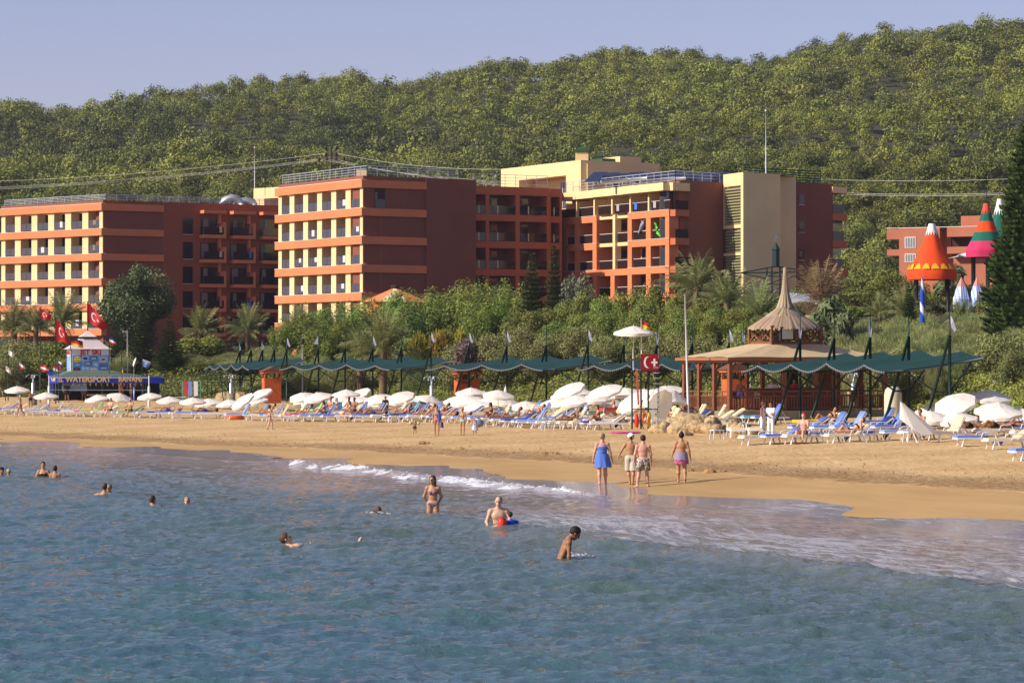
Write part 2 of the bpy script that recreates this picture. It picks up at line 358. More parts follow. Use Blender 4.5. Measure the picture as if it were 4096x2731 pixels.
# the small breaking wave and the swell lines near the shore
def crest(a0, a1, sc_, hgt, wdt):
    ww = sm((arc-a0)/8)*sm((a1-arc)/8); ss = s1-sc_-1.1*(vnoise(arc/5, arc*0, 8)-.5)
    return ww*hgt*np.exp(-(ss/wdt)**2)*(.6+.8*vnoise(arc*.8, arc*0, 9))
z += crest(142, 187, -3.2, .16, .55)+crest(190, 232, -12.5, .16, .8)+crest(95, 150, -5.5, .07, .7)+crest(150, 235, -18, .10, 1.3)
gsl = ground(x0, y0)+.03-.06*np.maximum(s1+1.2-1.9*np.abs(np.sin(arc/5.1+2.5*vnoise(arc/17, arc*0, 61)))+1.0*(vnoise(arc/2.1, arc*0, 62)-.5), 0)     # the last thin run-up lies on the slope
kk_ = sm((s1+3.6)/2.2); z = (z+.02)*(1-kk_)+np.where(s1 > -4, gsl+z*.15, z)*kk_
V = np.column_stack([x0+dx*damp, y0+dy*damp, z]); Q = grid_quads(*Xg.shape); keep = (s1[Q] < 2.5).any(1)
WM = water_material()
link('water', npmesh('water', V, Q[keep], WM, True, uv=np.stack([arc, s1], 1)), kind='structure', label='rippled blue green sea in front of the beach')
# sea further out, beside and behind the camera
mb = MB(); mb.add([(-400,-150,-.12),(60,-150,-.12),(60,27,-.12),(-400,27,-.12)], [(0,1,2,3)]); mb.add([(-400,27,-.12),(-6,27,-.12),(-52,212,-.12),(-400,212,-.12)], [(0,1,2,3)])
mb.build('open_water', mat('open_sea', (.012,.06,.065,1), .12, bump=.05, bscale=2, spec=.5), kind='structure', label='open sea around the bay')
# breaking foam ridge: lumpy white water with thrown drops
def foam_ridge(a0, a1, off, hmax, seed, name, label):
    r = np.random.default_rng(seed); segs = np.hypot(*np.diff(SH, axis=0).T); cum = np.concatenate([[0], np.cumsum(segs)])
    n = int((a1-a0)/.07); A = np.linspace(a0, a1, n); px = np.interp(A, cum, SH[:,0]); py = np.interp(A, cum, SH[:,1])
    d = np.gradient(np.stack([px, py], 1), axis=0); d /= np.linalg.norm(d, axis=1)[:, None]; nrm = np.stack([-d[:,1], d[:,0]], 1); 
    env = sm((A-a0)/9)*sm((a1-A)/7); m = 15; T = np.linspace(-1, 1, m)
    j = off+1.1*(vnoise(A/5, A*0, 8)-.5)+.35*(vnoise(A*1.3, A*0, 12)-.5)
    wid = .42+.55*vnoise(A*.9, A*0, 13)
    hg = env*hmax*(.40+.55*vnoise(A*2.6, A*0, 14)*(.4+vnoise(A*.45, A*0, 15))+.5*np.maximum(vnoise(A*5, A*0, 16)-.6, 0))
    S = j[:,None]+T[None]*wid[:,None]*env[:,None]; Pxy = np.stack([px, py], 1)[:,None]+nrm[:,None]*S[...,None]
    zz = (1-T[None]**2)**1.3*hg[:,None]*(.25+1.3*vnoise((Pxy[...,0]*9).ravel(), (Pxy[...,1]*9).ravel(), seed).reshape(S.shape))+.03*sm(env[:,None]*2)-.02
    zz[:,0] = -.06; zz[:,-1] = -.06
    V = np.concatenate([Pxy, zz[...,None]], 2).reshape(-1,3); Q = grid_quads(n, m)
    V = [V]; Qs = [Q]; o = n*m
    for k in range(int(190*(a1-a0)/45)):       # drops and jets
        i = r.integers(0, n); 
        if env[i] < .3: continue
        c = np.array([*(np.array([px[i], py[i]])+nrm[i]*(j[i]+r.normal(0, .18))), hg[i]*(.7+r.random()*1.0)+.02]); rr = .012+.018*r.random()
        oc = np.array([(1,0,0),(-1,0,0),(0,1,0),(0,-1,0),(0,0,1.8),(0,0,-1.8)])*rr+c
        V.append(oc); Qs.append(np.array([(0,2,4,4),(2,1,4,4),(1,3,4,4),(3,0,4,4),(2,0,5,5),(1,2,5,5),(3,1,5,5),(0,3,5,5)])+o); o += 6
    me = bpy.data.meshes.new(name); VV = np.concatenate(V); F_ = [tuple(q) for q in Qs[0]]+[tuple(q[:3]) for qq in Qs[1:] for q in qq]
    me.from_pydata(VV.tolist(), [], F_); me.materials.append(mat('foam', (.66,.67,.70,1), .7, .1, 6, bump=.04, bscale=14)); me.polygons.foreach_set('use_smooth', [True]*len(F_)); me.update()
    return link(name, me, kind='stuff', label=label)
foam_ridge(143, 186, -3.3, .17, 4, 'wave_foam', 'white breaking foam of the small wave in front of the walking group')
foam_ridge(100, 118, -4.2, .10, 5, 'wave_foam', 'thin foam line at the left edge of the shore')
# ---------------------------------------------------------------- hotel buildings
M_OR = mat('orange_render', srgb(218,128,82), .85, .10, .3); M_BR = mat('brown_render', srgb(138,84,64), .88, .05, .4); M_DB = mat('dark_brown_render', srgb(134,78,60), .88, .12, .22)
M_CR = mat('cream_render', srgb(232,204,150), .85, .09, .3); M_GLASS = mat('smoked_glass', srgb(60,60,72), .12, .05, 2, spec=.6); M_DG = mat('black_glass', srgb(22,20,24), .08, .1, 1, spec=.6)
M_WG = mat('window_glass', srgb(60,64,70), .06, .2, 1, spec=.8); M_CURT = mat('curtain', srgb(128,118,106), .9, .2, 4); M_CAP = mat('white_coping', srgb(215,205,190), .7)
M_ST = mat('steel_rail', srgb(190,196,204), .35, metal=.5); M_ROOF = mat('roof_gravel', srgb(150,145,135), .95, .1); M_GRN = mat('green_metal', srgb(52,82,50), .6)
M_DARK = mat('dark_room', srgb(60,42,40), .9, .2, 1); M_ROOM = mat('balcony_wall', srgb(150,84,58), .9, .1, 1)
class Wall:
    """vertical wall between two ground points given as (picture column, distance)"""
    def __init__(s, u0, Y0, u1, Y1):
        s.a = Vector((X(u0, Y0), Y0, 0)); s.b = Vector((X(u1, Y1), Y1, 0)); s.L = (s.b-s.a).length; s.d = (s.b-s.a)/s.L
        s.n = Vector((s.d.y, -s.d.x, 0)) 
    def at(s, u):     # metres along the wall of a picture column
        k = (u-512)/F; den = s.d.x-k*s.d.y; return (k*s.a.y-s.a.x)/den
    def z(s, u, v): t = s.at(u); return Z(v, (s.a+s.d*t).y)
    def p(s, t, z, o=0): q = s.a+s.d*t+s.n*o; return (q.x, q.y, z)
    def box(s, mb, t0, t1, z0, z1, o0, o1):   # o: offset out of the wall
        return mb.hexa([s.p(t0,z0,o1), s.p(t1,z0,o1), s.p(t1,z0,o0), s.p(t0,z0,o0), s.p(t0,z1,o1), s.p(t1,z1,o1), s.p(t1,z1,o0), s.p(t0,z1,o0)])
    def part(s, name, m, par, *boxes, **kw):
        mb = MB()
        for b in boxes: s.box(mb, *b)
        return mb.build(name, m, par, **kw)
def solid(name, m, par, pts, z0, z1, roof=None):
    n = len(pts); mb = MB(); mb.add([(p[0],p[1],z0) for p in pts]+[(p[0],p[1],z1) for p in pts], [(i,(i+1)%n,(i+1)%n+n,i+n) for i in range(n)]+[tuple(range(n,2*n))]+[tuple(range(n-1,-1,-1))])
    return mb.build(name, m, par)
def railing(name, par, pts, z, h=1.0, step=1.6, nr=4, r=.03, m=None):
    mb = MB()
    for a, b in zip(pts[:-1], pts[1:]):
        a = Vector((a[0],a[1],z)); b = Vector((b[0],b[1],z)); L = (b-a).length; n = max(1, round(L/step))
        for i in range(n+1): q = a.lerp(b, i/n); mb.bar(q, q+Vector((0,0,h)), r*2)
        for k in range(1, nr+1): mb.bar(a+Vector((0,0,h*k/nr)), b+Vector((0,0,h*k/nr)), r*(1.9 if k == nr else 1.3))
    return mb.build(name, m or M_ST, par)
def lit_facade(W, par, ztop, band0, F_, nb, nf, pw=.34, band=.85, dep=1.9):
    """the sunlit end: orange bands, cream fins and recessed glazed balconies"""
    bay = W.L/nb
    W.part('parapet', M_BR, par, (-.1, W.L, band0, ztop, -.1, .08))
    for k in range(nf+1):
        z1 = band0-k*F_
        W.part('floor_band', M_OR, par, (-.35, W.L+.12, z1-band, z1, -.6, .42))
        W.part('coping', M_CAP, par, (-.38, W.L+.15, z1+.002, z1+.06, -.3, .46))
        if k == nf: break
        zb = z1-band; zt = z1-F_+.06
        for i in range(nb+1):
            t0 = i*bay-bay*pw/2 if i else 0; t1 = t0+bay*pw*(1 if 0 < i < nb else .7)
            if i == nb: t0, t1 = W.L-bay*pw*.55, W.L-.02
            W.part('column', M_CR, par, (t0, t1, zt, zb, -1.2, .12))
        for i in range(nb):
            a, b_ = i*bay+bay*pw/2, (i+1)*bay-bay*pw/2
            W.part('balcony_glass', M_GLASS, par, (a-.02, (a+b_)/2-.03, zt+.12, zt+1.02, .02, .06), ((a+b_)/2+.03, b_+.02, zt+.12, zt+1.02, .02, .06))
    for k in range(nf):
        for i in range(nb):
            if random.random() < .2: q_ = i*bay+bay*(.35+.3*random.random()); W.part('hanging_towel', mat('towel_pale', srgb(196,196,204)) if random.random() < .6 else M_CURT, par, (q_, q_+.4+.3*random.random(), band0-(k+1)*F_+.35+.3*random.random(), band0-(k+1)*F_+1.12, .065, .085))
            if random.random() < .3: q_ = i*bay+bay*.4; W.part('chair', M_DARK, par, (q_, q_+.5, band0-(k+1)*F_+.08, band0-(k+1)*F_+.95, -1.1, -.7))
    # dark interior: back wall with glazed door, one sheet per floor
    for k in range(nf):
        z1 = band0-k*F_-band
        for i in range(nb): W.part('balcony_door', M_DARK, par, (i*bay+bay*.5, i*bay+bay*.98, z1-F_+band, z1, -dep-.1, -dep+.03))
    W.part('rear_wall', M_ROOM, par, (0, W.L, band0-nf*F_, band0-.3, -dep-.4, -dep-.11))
def bld(name, label, cat='hotel'): return thing(name, label, cat)
# --- left hotel block
b1 = bld('hotel_building', 'leftmost orange and brown hotel block with cream fins behind the tall round tree')
A1 = Wall(2, 386, 103.3, 372); S1 = Wall(103.3, 372, 300, 386); n1 = A1.n; zt = 24.75; D = 16
cA = A1.a-A1.n*2.3+A1.d*.2; cB = S1.a-A1.n*2.3+S1.n*-.1; cB2 = S1.a-S1.n*.02; cC = S1.b
body = [cA, S1.a-A1.n*2.3+Vector((0,0,0)), S1.b, S1.b+Vector((-8,14,0)), cA+Vector((4,16,0))]
solid('wall', M_DB, b1, body, 2, zt-.05)
lit_facade(A1, b1, zt, 24.34, 3.1, 6, 5)
t2 = S1.at((0+1332/2.045)/4)
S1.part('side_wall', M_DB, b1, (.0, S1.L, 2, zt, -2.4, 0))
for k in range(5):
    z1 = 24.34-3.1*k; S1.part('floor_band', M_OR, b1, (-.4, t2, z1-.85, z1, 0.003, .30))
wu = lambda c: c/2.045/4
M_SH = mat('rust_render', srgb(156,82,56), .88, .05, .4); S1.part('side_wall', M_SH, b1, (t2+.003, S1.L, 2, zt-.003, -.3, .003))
for k in range(6):      # window column and three columns of boxed balconies
    zt_ = 24.7-1.78-3.1*k
    fo = S1.part('window', M_DG, b1, (S1.at(wu(1494)), S1.at(wu(1574)), zt_-2.12, zt_, .004, .06))
    S1.part('sill', M_CAP, fo, (S1.at(wu(1492)), S1.at(wu(1578)), zt_-2.19, zt_-2.13, .0, .12))
    for c0, c1 in ((1630,1815),(1872,2055),(2113,2296)):
        a, b_ = S1.at(wu(c0)), S1.at(wu(c1)); z1 = 24.7-.85-3.1*k; dd = 1.3
        if k == 0: S1.part('canopy_slab', M_OR, b1, (a, b_, z1-.42, z1-.02, .01, dd+.1))
        fl = z1-3.1
        bc = S1.part('balcony', M_OR, b1, (a, b_, fl-.42, fl+.0, .01, dd), (b_-.32, b_, fl+.002, fl+1.6, .01, dd), (b_-.62, b_-.325, fl+1.5, fl+2.7, .01, .5))
        S1.part('balcony_railing', M_DG, bc, (a+.04, b_-.34, fl+.06, fl+1.0, dd-.06, dd-.02))
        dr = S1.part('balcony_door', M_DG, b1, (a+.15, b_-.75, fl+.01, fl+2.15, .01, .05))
        S1.part('curtain', M_CURT, dr, (a+.25+.3*random.random(), a+.8+.5*random.random(), fl+.15, fl+2.05, .055, .07))
        if random.random() < .45: S1.part('hanging_towel', random.choice([mat('towel_orange', srgb(190,90,50)), mat('towel_cream', srgb(210,190,150)), mat('towel_blue', srgb(70,110,210))]), bc, (b_-.95, b_-.6, fl+.3, fl+1.04, dd-.015, dd+.02))
railing('roof_railing', b1, [A1.p(0,0,-.4), A1.p(A1.L,0,-.4), S1.p(S1.L,0,-.4)], zt, .75, 1.4, 4, .035)
zz_ = zt; qx = S1.p(S1.at(248), 0, -5)
for uu, rr in ((245, 1.6), (259, 1.1)):
    q = S1.p(S1.at(uu), 0, -4); mb = MB(); mb.tube([(q[0]-1.2,q[1],zt+.1),(q[0]-1,q[1],zt+.8*rr*.6),(q[0],q[1],zt+1.0*rr*.7),(q[0]+1,q[1],zt+.8*rr*.6),(q[0]+1.2,q[1],zt+.1)], .45, 8)
    mb.build('roof_duct', mat('galvanised', srgb(190,195,195), .4, metal=.6), b1)
# --- central block
b2 = bld('hotel_building', 'tall central hotel block with orange bands, cream fins and a blank brown side wall')
A2 = Wall(279.3, 346, 363.6, 329); S2 = Wall(363.6, 329, 474.9, 336.8); zt = 25.07
cA = A2.a-A2.n*2.3+A2.d*.2
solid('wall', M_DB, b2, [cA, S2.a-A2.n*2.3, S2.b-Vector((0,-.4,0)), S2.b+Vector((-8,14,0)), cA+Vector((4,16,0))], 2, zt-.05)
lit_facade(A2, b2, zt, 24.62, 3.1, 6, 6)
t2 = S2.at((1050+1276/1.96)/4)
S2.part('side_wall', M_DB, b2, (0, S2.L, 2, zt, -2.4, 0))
S2.part('projecting_wall', M_DB, b2, (t2+.01, S2.L, 2, zt+.004, .001, .22))
for k in range(5):
    z1 = 24.62-3.1*k; S2.part('floor_band', M_OR, b2, (-.42, t2, z1-.85, z1, 0.003, .30))
a, b_ = S2.at((1050+880/1.96)/4), S2.at((1050+958/1.96)/4)
wi = S2.part('window', M_DARK, b2, (a, b_, Z(207.5, 330), Z(188.2, 330), .0, .05)); S2.part('balcony_railing', M_DG, wi, (a, b_, Z(207.5,330), Z(199,330), .06, .1)); S2.part('curtain', M_CURT, wi, (a+.02, a+.3, Z(206,330), Z(192,330), .055, .058))
railing('roof_railing', b2, [A2.p(0,0,-.4), A2.p(A2.L,0,-.4), S2.p(S2.L-2,0,-.4)], zt, 1.1, 1.4, 4, .035)
q = A2.p(A2.L*.62, 0, -4); mb = MB(); mb.box(q[0]-.6,q[0]+.6,q[1]-.5,q[1]+.5,zt-.1,zt+1.3); ch = mb.build('chimney', M_CR, b2); mb = MB(); mb.box(q[0]-.68,q[0]+.68,q[1]-.58,q[1]+.58,zt+1.3,zt+1.75); mb.build('chimney_cap', M_GRN, ch)
# --- recessed middle wing with framed balconies (in shade)
b3 = bld('hotel_wing', 'recessed middle wing with orange framed balconies between the two tall hotel blocks', 'hotel wing')
W3 = Wall(474.9, 341, 549.5, 345.5); W4 = Wall(549.5, 346.5, 562, 347.2); zt = Z((550+375/1.96)/4, 341)
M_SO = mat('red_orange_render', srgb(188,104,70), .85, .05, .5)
solid('wall', M_DB, b3, [W3.p(-2,0,-2.2), W3.p(W3.L,0,-2.2), W4.p(W4.L+1,0,-2.2), W4.p(W4.L+1,0,-12), W3.p(-2,0,-12)], 2, zt-.1)
pz = lambda c: Z((550+c/1.96)/4, 341)
cu = lambda c: (1050+c/1.96)/4
for W_, cols in ((W3, [(1668,1750),(1778,1985),(2018,2230)]), (W4, [(2262,2330)])):
    zb = [pz(375)]+[pz(595), pz(808), pz(1026), pz(1240), pz(1450)]; 
    hh = [pz(375)-pz(440)]+[pz(0)-pz(52)]*5
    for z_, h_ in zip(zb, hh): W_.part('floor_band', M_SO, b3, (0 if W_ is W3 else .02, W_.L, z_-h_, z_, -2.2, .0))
    edges = [(-9, cols[0][0])]
    xs = [W_.at(cu(c)) for pr in cols for c in pr]
    cuts = [0]+xs+[W_.L]
    for k in range(5):
        top = zb[k]-hh[k]; bot = zb[k+1]
        for i in range(0, len(cuts), 2):
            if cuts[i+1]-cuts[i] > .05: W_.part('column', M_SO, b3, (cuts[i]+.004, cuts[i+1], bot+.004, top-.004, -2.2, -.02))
        for a, b_ in zip(xs[::2], xs[1::2]):
            W_.part('balcony_railing', M_DG, b3, (a, b_, bot+.04, bot+1.0, -.12, -.07))
            if k < 4:
                w = b_-a; dr = W_.part('balcony_door', M_DG, b3, (a+.05, a+w*.62, bot+.01, top-.25, -2.2, -2.12))
                W_.part('curtain', M_CURT, dr, (a+w*.06, a+w*.06+.5, bot+.1, top-.4, -2.11, -2.08), (a+w*.3, a+w*.3+.35, bot+.1, top-.4, -2.11, -2.08))
                W_.part('towel', mat('towel_cream', srgb(190,160,115)), b3, (a+w*.3, a+w*.3+.16, bot+.1, bot+1.02, -.06, -.03))
railing('roof_railing', b3, [W3.p(0,0,-.5), W3.p(W3.L,0,-.5)], zt, 1.4, 1.4, 4, .03)
# --- cream rooftop house
b4 = bld('rooftop_building', 'cream penthouse block with a recessed terrace on the hotel roof', 'penthouse')
A4 = Wall(501, 366, 580.8, 350); S4 = Wall(580.8, 350, 660, 355.5); zt = Z(159.7, 350)
M_CS = M_CR
solid('wall', M_CR, b4, [A4.p(.02,0,-2), A4.p(A4.L,0,-2), S4.p(.02,0,-.02), S4.p(S4.L,0,-.02), S4.p(S4.L,0,-10), A4.p(0,0,-12)], 20, zt-.02)
tu = lambda u: A4.at(u)
A4.part('wall', M_CR, b4, (0, A4.L+.0, zt-1.6, zt, -2, 0), (0, tu(519), 20, zt-1.604, -2, 0), (tu(566), A4.L, 20, zt-1.604, -2, 0))
A4.part('roof_slab', M_GRN, b4, (tu(515), tu(556), zt+.004, zt+.35, -6, -2.4))
dr = A4.part('door', M_WG, b4, (tu(546.5), tu(552), 23, zt-2.2, -2, -1.92)); A4.part('door_frame', M_CAP, dr, (tu(546), tu(552.5), zt-2.195, zt-2.05, -2, -1.88), (tu(549.1), tu(549.5), 23, zt-2.2, -1.9, -1.86))
S4.part('pilaster', M_CR, b4, (S4.at(586.3), S4.at(587.6), 20, zt-.4, .001, .25)); S4.part('pilaster', M_CR, b4, (S4.at(655), S4.at(656.3), 20, zt-.6, .001, .25))
S4.part('window', M_DG, b4, (S4.at(614), S4.at(621), Z(188,352), Z(183.5,352), .001, .04))
S4.part('roof_house', M_CR, b4, (S4.at(620), S4.at(641.5), zt-.5, Z(155.5,352), -6, .012))
S4.part('roof_slab', M_GRN, b4, (S4.at(607), S4.at(619.8), zt+.004, Z(157.5,352), -6, -1)); S4.part('roof_slab', M_GRN, b4, (S4.at(642), S4.at(649), zt, Z(158,352), -6, -1))
q = A4.p(tu(560.3), 0, -3); mb = MB(); mb.box(q[0]-.75,q[0]+.75,q[1]-.6,q[1]+.6,zt-.2,Z(151,353)); ch = mb.build('chimney', M_CR, b4)
mb = MB(); zc = Z(151,353); mb.add([(q[0]-.8,q[1]-.7,zc),(q[0]+.8,q[1]-.7,zc),(q[0]+.8,q[1]+.7,zc),(q[0]-.8,q[1]+.7,zc),(q[0]-.8,q[1]-.7,zc+.35),(q[0]+.8,q[1]-.7,zc+.35),(q[0]+.8,q[1]+.7,zc+.35),(q[0]-.8,q[1]+.7,zc+.35),(q[0],q[1],zc+.8)], [(0,1,5,4),(1,2,6,5),(2,3,7,6),(3,0,4,7),(4,5,8),(5,6,8),(6,7,8),(7,4,8)]); mb.build('chimney_cap', M_GRN, ch)
# small cream penthouse behind the left block
b4b = bld('rooftop_building', 'small cream penthouse on the roof between left and central hotel blocks', 'penthouse')
A = Wall(253.5, 392, 300, 386); zt_ = Z(186.3, 388)
A.part('wall', M_CR, b4b, (0, A.L, zt_-1.4, zt_, -6, 0), (0, A.at(264), 22, zt_-1.404, -6, 0), (A.at(264)+.01, A.L, 22, zt_-1.41, -6, -2)); 
# --- right block: sunlit orange frames, cream cross, brown wall, louvred tower
b5 = bld('hotel_building', 'right hotel block with bright orange balcony frames and cream stair tower')
A5 = Wall(561.3, 351, 670.9, 330); S5 = Wall(670.9, 330, 723.4, 334.6); zt = Z((550+330/1.8816)/4, 330)
c5 = lambda c: (2200+c/1.8816)/4
zz5 = lambda c, cy: A5.z(c5(c), (550+cy/1.8816)/4)
roofz = Z((550+318/1.8816)/4, 331)
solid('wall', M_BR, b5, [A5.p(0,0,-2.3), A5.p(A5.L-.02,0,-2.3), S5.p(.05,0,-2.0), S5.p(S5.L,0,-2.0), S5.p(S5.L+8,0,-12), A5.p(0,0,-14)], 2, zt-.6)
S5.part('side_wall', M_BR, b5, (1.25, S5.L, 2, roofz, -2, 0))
# roof slab steps
e = [(85,355,392,434),(362,600,372,404),(600,910,345,400)]
zs = zz5(910, 330); 
for i, (ca, cb, y0_, y1_) in enumerate(e):
    a, b_ = A5.at(c5(ca)), A5.at(c5(cb)); A5.part('roof_slab', M_CR, b5, (a+(.02 if i else 0), b_+(.0 if i < 2 else .0), zs-.98+.003*i, zs-.1-.003*i, -2.5, .5+.25*i))
S5.part('roof_slab', M_CR, b5, (-.2, 1.95, zs-.98, zs-.11, -.5, .6))
# floors below
FL = [zz5(910, 540), zz5(910, 755), zz5(910, 965), zz5(910, 1175)]; bh = FL[0]-zz5(910, 590)
def A5f(*b): return A5.part('floor_band', M_OR, b5, *b)
a0, a1, a2, a3 = 0, A5.at(c5(355)), A5.at(c5(600)), A5.L
ac = A5.at(c5(185))
for k, z_ in enumerate(FL):
    A5f((a0+.0, a1, z_-bh, z_, -2.3, .1)); 
    if k < 2: A5.part('floor_band', M_CR, b5, (a1+.01, a2-.01, z_-bh*.62, z_-.05, -2.3, -.3))
    else: A5f((a1+.01, a2-.01, z_-bh, z_-.003, -2.3, .1))
    A5f((a2, a3, z_-bh, z_, -2.3, .25))
    A5.part('coping', M_CAP, b5, (a0, a1, z_+.002, z_+.05, -.2, .14)); A5.part('coping', M_CAP, b5, (a2, a3, z_+.002, z_+.05, -.2, .29))
cols = [(85,130),(190,222),(325,355)], [(597,628),(736,770),(880,912)]
for k in range(len(FL)):
    top = FL[k]-bh-.004; bot = (FL[k+1] if k+1 < len(FL) else 3)+.004
    for ca, cb in cols[0]: A5.part('column', M_OR, b5, (A5.at(c5(ca))+.01, A5.at(c5(cb))-.003, bot, top, -2.3, .08))
    for ca, cb in cols[1]: A5.part('column', M_OR, b5, (A5.at(c5(ca))+.003, min(A5.at(c5(cb)), A5.L-.003), bot, top, -1.0, .23))
    if k < 2:
        A5.part('column', M_CR, b5, (A5.at(c5(472)), A5.at(c5(490)), bot if k < 1 else bot+.0, FL[k]+.0, -.8, .0))
        A5.part('side_panel', M_CR, b5, (A5.at(c5(492)), A5.at(c5(565)), bot, top, -2.25, -2.2))
    else: A5.part('column', M_OR, b5, (A5.at(c5(460)), A5.at(c5(490)), bot, top, -2.3, .08))
    for ca, cb, o in ((132,188,-.1),(224,323,-.1),(357,470,-.35),(492,595,-.35),(630,734,-.05),(772,878,-.05)):
        a, b_ = A5.at(c5(ca)), A5.at(c5(cb)); rl = A5.part('balcony_railing', mat('dark_glass_rail', srgb(44,28,26), .45, spec=.12), b5, (a+.01, b_-.01, bot+.03, bot+.98, o, o+.04)); A5.part('handrail', M_CAP, rl, (a+.01, b_-.01, bot+.985, bot+1.04, o-.02, o+.06))
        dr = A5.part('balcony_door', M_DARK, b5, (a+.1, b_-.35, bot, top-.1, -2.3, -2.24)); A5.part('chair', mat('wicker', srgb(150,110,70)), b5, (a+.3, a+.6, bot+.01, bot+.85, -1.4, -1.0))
# top floor divider fins, rails and towels
zf = FL[0]; zcl = zs-1.0
for i, c in enumerate((200,335,470,608,748)):
    a = A5.at(c5(c)); A5.part('divider', M_CR, b5, (a, a+.28, zf+.055, zf+1.95, -1.5, .12+.02*i), (a+.29, a+1.0, zf+.9, zcl-.003, -2.2, -1.55) if 0 else (a+.1, a+.5, zf+1.0, zcl-.003, -2.29, -1.52))
for i, (ca, cb) in enumerate(((92,198),(222,332),(368,468),(492,606),(626,746),(768,908))):
    a, b_ = A5.at(c5(ca)), A5.at(c5(cb)); rl = A5.part('balcony_railing', mat('dark_glass_rail', srgb(48,30,30), .15), b5, (a, b_, zf+.07, zf+1.05, .02, .06)); A5.part('handrail', M_CAP, rl, (a, b_, zf+1.055, zf+1.1, 0, .08))
    dr = A5.part('balcony_door', M_WG, b5, (a+.9, b_-.2, zf+.06, zf+2.2, -2.3, -2.24))
    if i > 2: A5.part('hanging_towel', mat('towel_grey', srgb(170,165,165)) if i != 4 else mat('towel_blue', srgb(70,110,210)), b5, (a+.4, a+.95, zf+.35, zf+1.12, .065, .09))
for z_ in FL:   # side balconies round the corner
    bc = S5.part('balcony', M_SO, b5, (-.1, 1.9, z_-bh, z_-.01, .01, .9)); S5.part('balcony_railing', mat('dark_glass_rail', srgb(48,30,30)), bc, (-.05, 1.8, z_+.02, z_+.98, .8, .84)); S5.part('balcony_door', M_WG, b5, (.1, 1.1, z_+.02, z_+2.1, -1.98, -.9))
# inflatable animals on a balcony
def blob(name, par_label, cat, segs, m, n=10):
    mb = MB()
    for pts, rad in segs: mb.tube(pts, rad, n)
    return mb.build(name, m, None, label=par_label, cat=cat)
a = A5.at(c5(705)); pt = lambda t, z, o=.15: A5.p(t, z, o)
blob('inflatable_dolphin', 'grey inflatable dolphin propped on the orange framed balcony', 'inflatable toy', [([pt(a-.9, FL[1]+.75), pt(a-.5, FL[1]+1.1), pt(a, FL[1]+1.7), pt(a+.25, FL[1]+1.9), pt(a+.3, FL[1]+2.2)], [.04,.16,.26,.2,.05]), ([pt(a-.3, FL[1]+2.25), pt(a+.05, FL[1]+1.95), pt(a+.55, FL[1]+2.25)], [.03,.12,.03])], mat('grey_vinyl', srgb(150,155,170), .35))
a = A5.at(c5(815)); blob('inflatable_crocodile', 'bright green inflatable crocodile standing on the orange framed balcony', 'inflatable toy', [([pt(a-.5, FL[1]+1.75), pt(a-.1, FL[1]+1.7), pt(a-.2, FL[1]+1.2), pt(a+.2, FL[1]+.7), pt(a+.7, FL[1]+.25)], [.1,.2,.2,.24,.06])], mat('green_vinyl', srgb(80,200,40), .35))
# louvred cream tower
T1 = Wall(723.4, 334.4, 743.3, 330.2); T2 = Wall(743.3, 330.2, 780.5, 333.6); zT = Z(172.3, 331)
M_LOUV = mat('louvres', srgb(150,146,110), .7); M_LD = mat('louvre_gap', srgb(60,62,45), .9)
solid('tower_wall', M_CR, b5, [T1.p(.5,0,-.35), T1.p(T1.L,0,-.35), T2.p(.02,0,-.02), T2.p(T2.L,0,-.02), T2.p(T2.L,0,-9), T1.p(.5,0,-9)], 2, zT-.01)
T2.part('tower_side', M_CR, b5, (0, T2.L, 2, zT, -.4, 0))
ty = lambda y: Z((550+y/1.8816)/4, 332)
T1.part('tower_front', M_CR, b5, (0, T1.L-.003, ty(362), zT-.003, -.4, -.003), (T1.L-.55, T1.L-.003, 2, ty(362)-.003, -.4, -.003), (0, T1.L-.56, ty(680), ty(655), -.4, -.003), (0, T1.L-.56, ty(885), ty(865), -.4, -.003), (0, .2, ty(655)+.003, ty(362)-.003, -.4, -.003))
for za, zb in ((ty(655), ty(365)), (ty(865), ty(680)), (2, ty(885))):
    mb = MB(); n = int((zb-za)/.32)
    for i in range(n): T1.box(mb, .22, T1.L-.57, za+.32*i+.05, za+.32*i+.19, -.2, -.03)
    T1.box(mb, .22, T1.L-.57, za+.02, zb-.02, -.34, -.3)
    mb.build('louvre', M_LOUV, b5)
# dark end wall
S6 = Wall(780.5, 337.5, 833, 341.5); zd = Z(182.5, 339)
solid('wall', M_DB, b5, [S6.p(-3,0,-.02), S6.p(S6.L,0,-.02), S6.p(S6.L,0,-12), S6.p(-3,0,-12)], 2, zd-.01); S6.part('end_wall', M_DB, b5, (-3, S6.L, 2, zd, -.5, 0))
c7 = lambda c: (3100+c/2.24)/4
for y0_, y1_ in ((165,260),(412,508),(662,757),(905,990)):
    wi = S6.part('window', M_DG, b5, (S6.at(c7(212)), S6.at(c7(262)), Z((700+y1_/2.24)/4,339), Z((700+y0_/2.24)/4,339), .003, .06)); S6.part('curtain', M_CURT, wi, (S6.at(c7(217)), S6.at(c7(243)), Z((700+y1_/2.24)/4-1,339)+.3, Z((700+y0_/2.24)/4,339)-.2, .062, .07)); S6.part('sill', M_CAP, wi, (S6.at(c7(210)), S6.at(c7(264)), Z((700+y1_/2.24)/4,339)-.07, Z((700+y1_/2.24)/4,339)-.01, .003, .12))
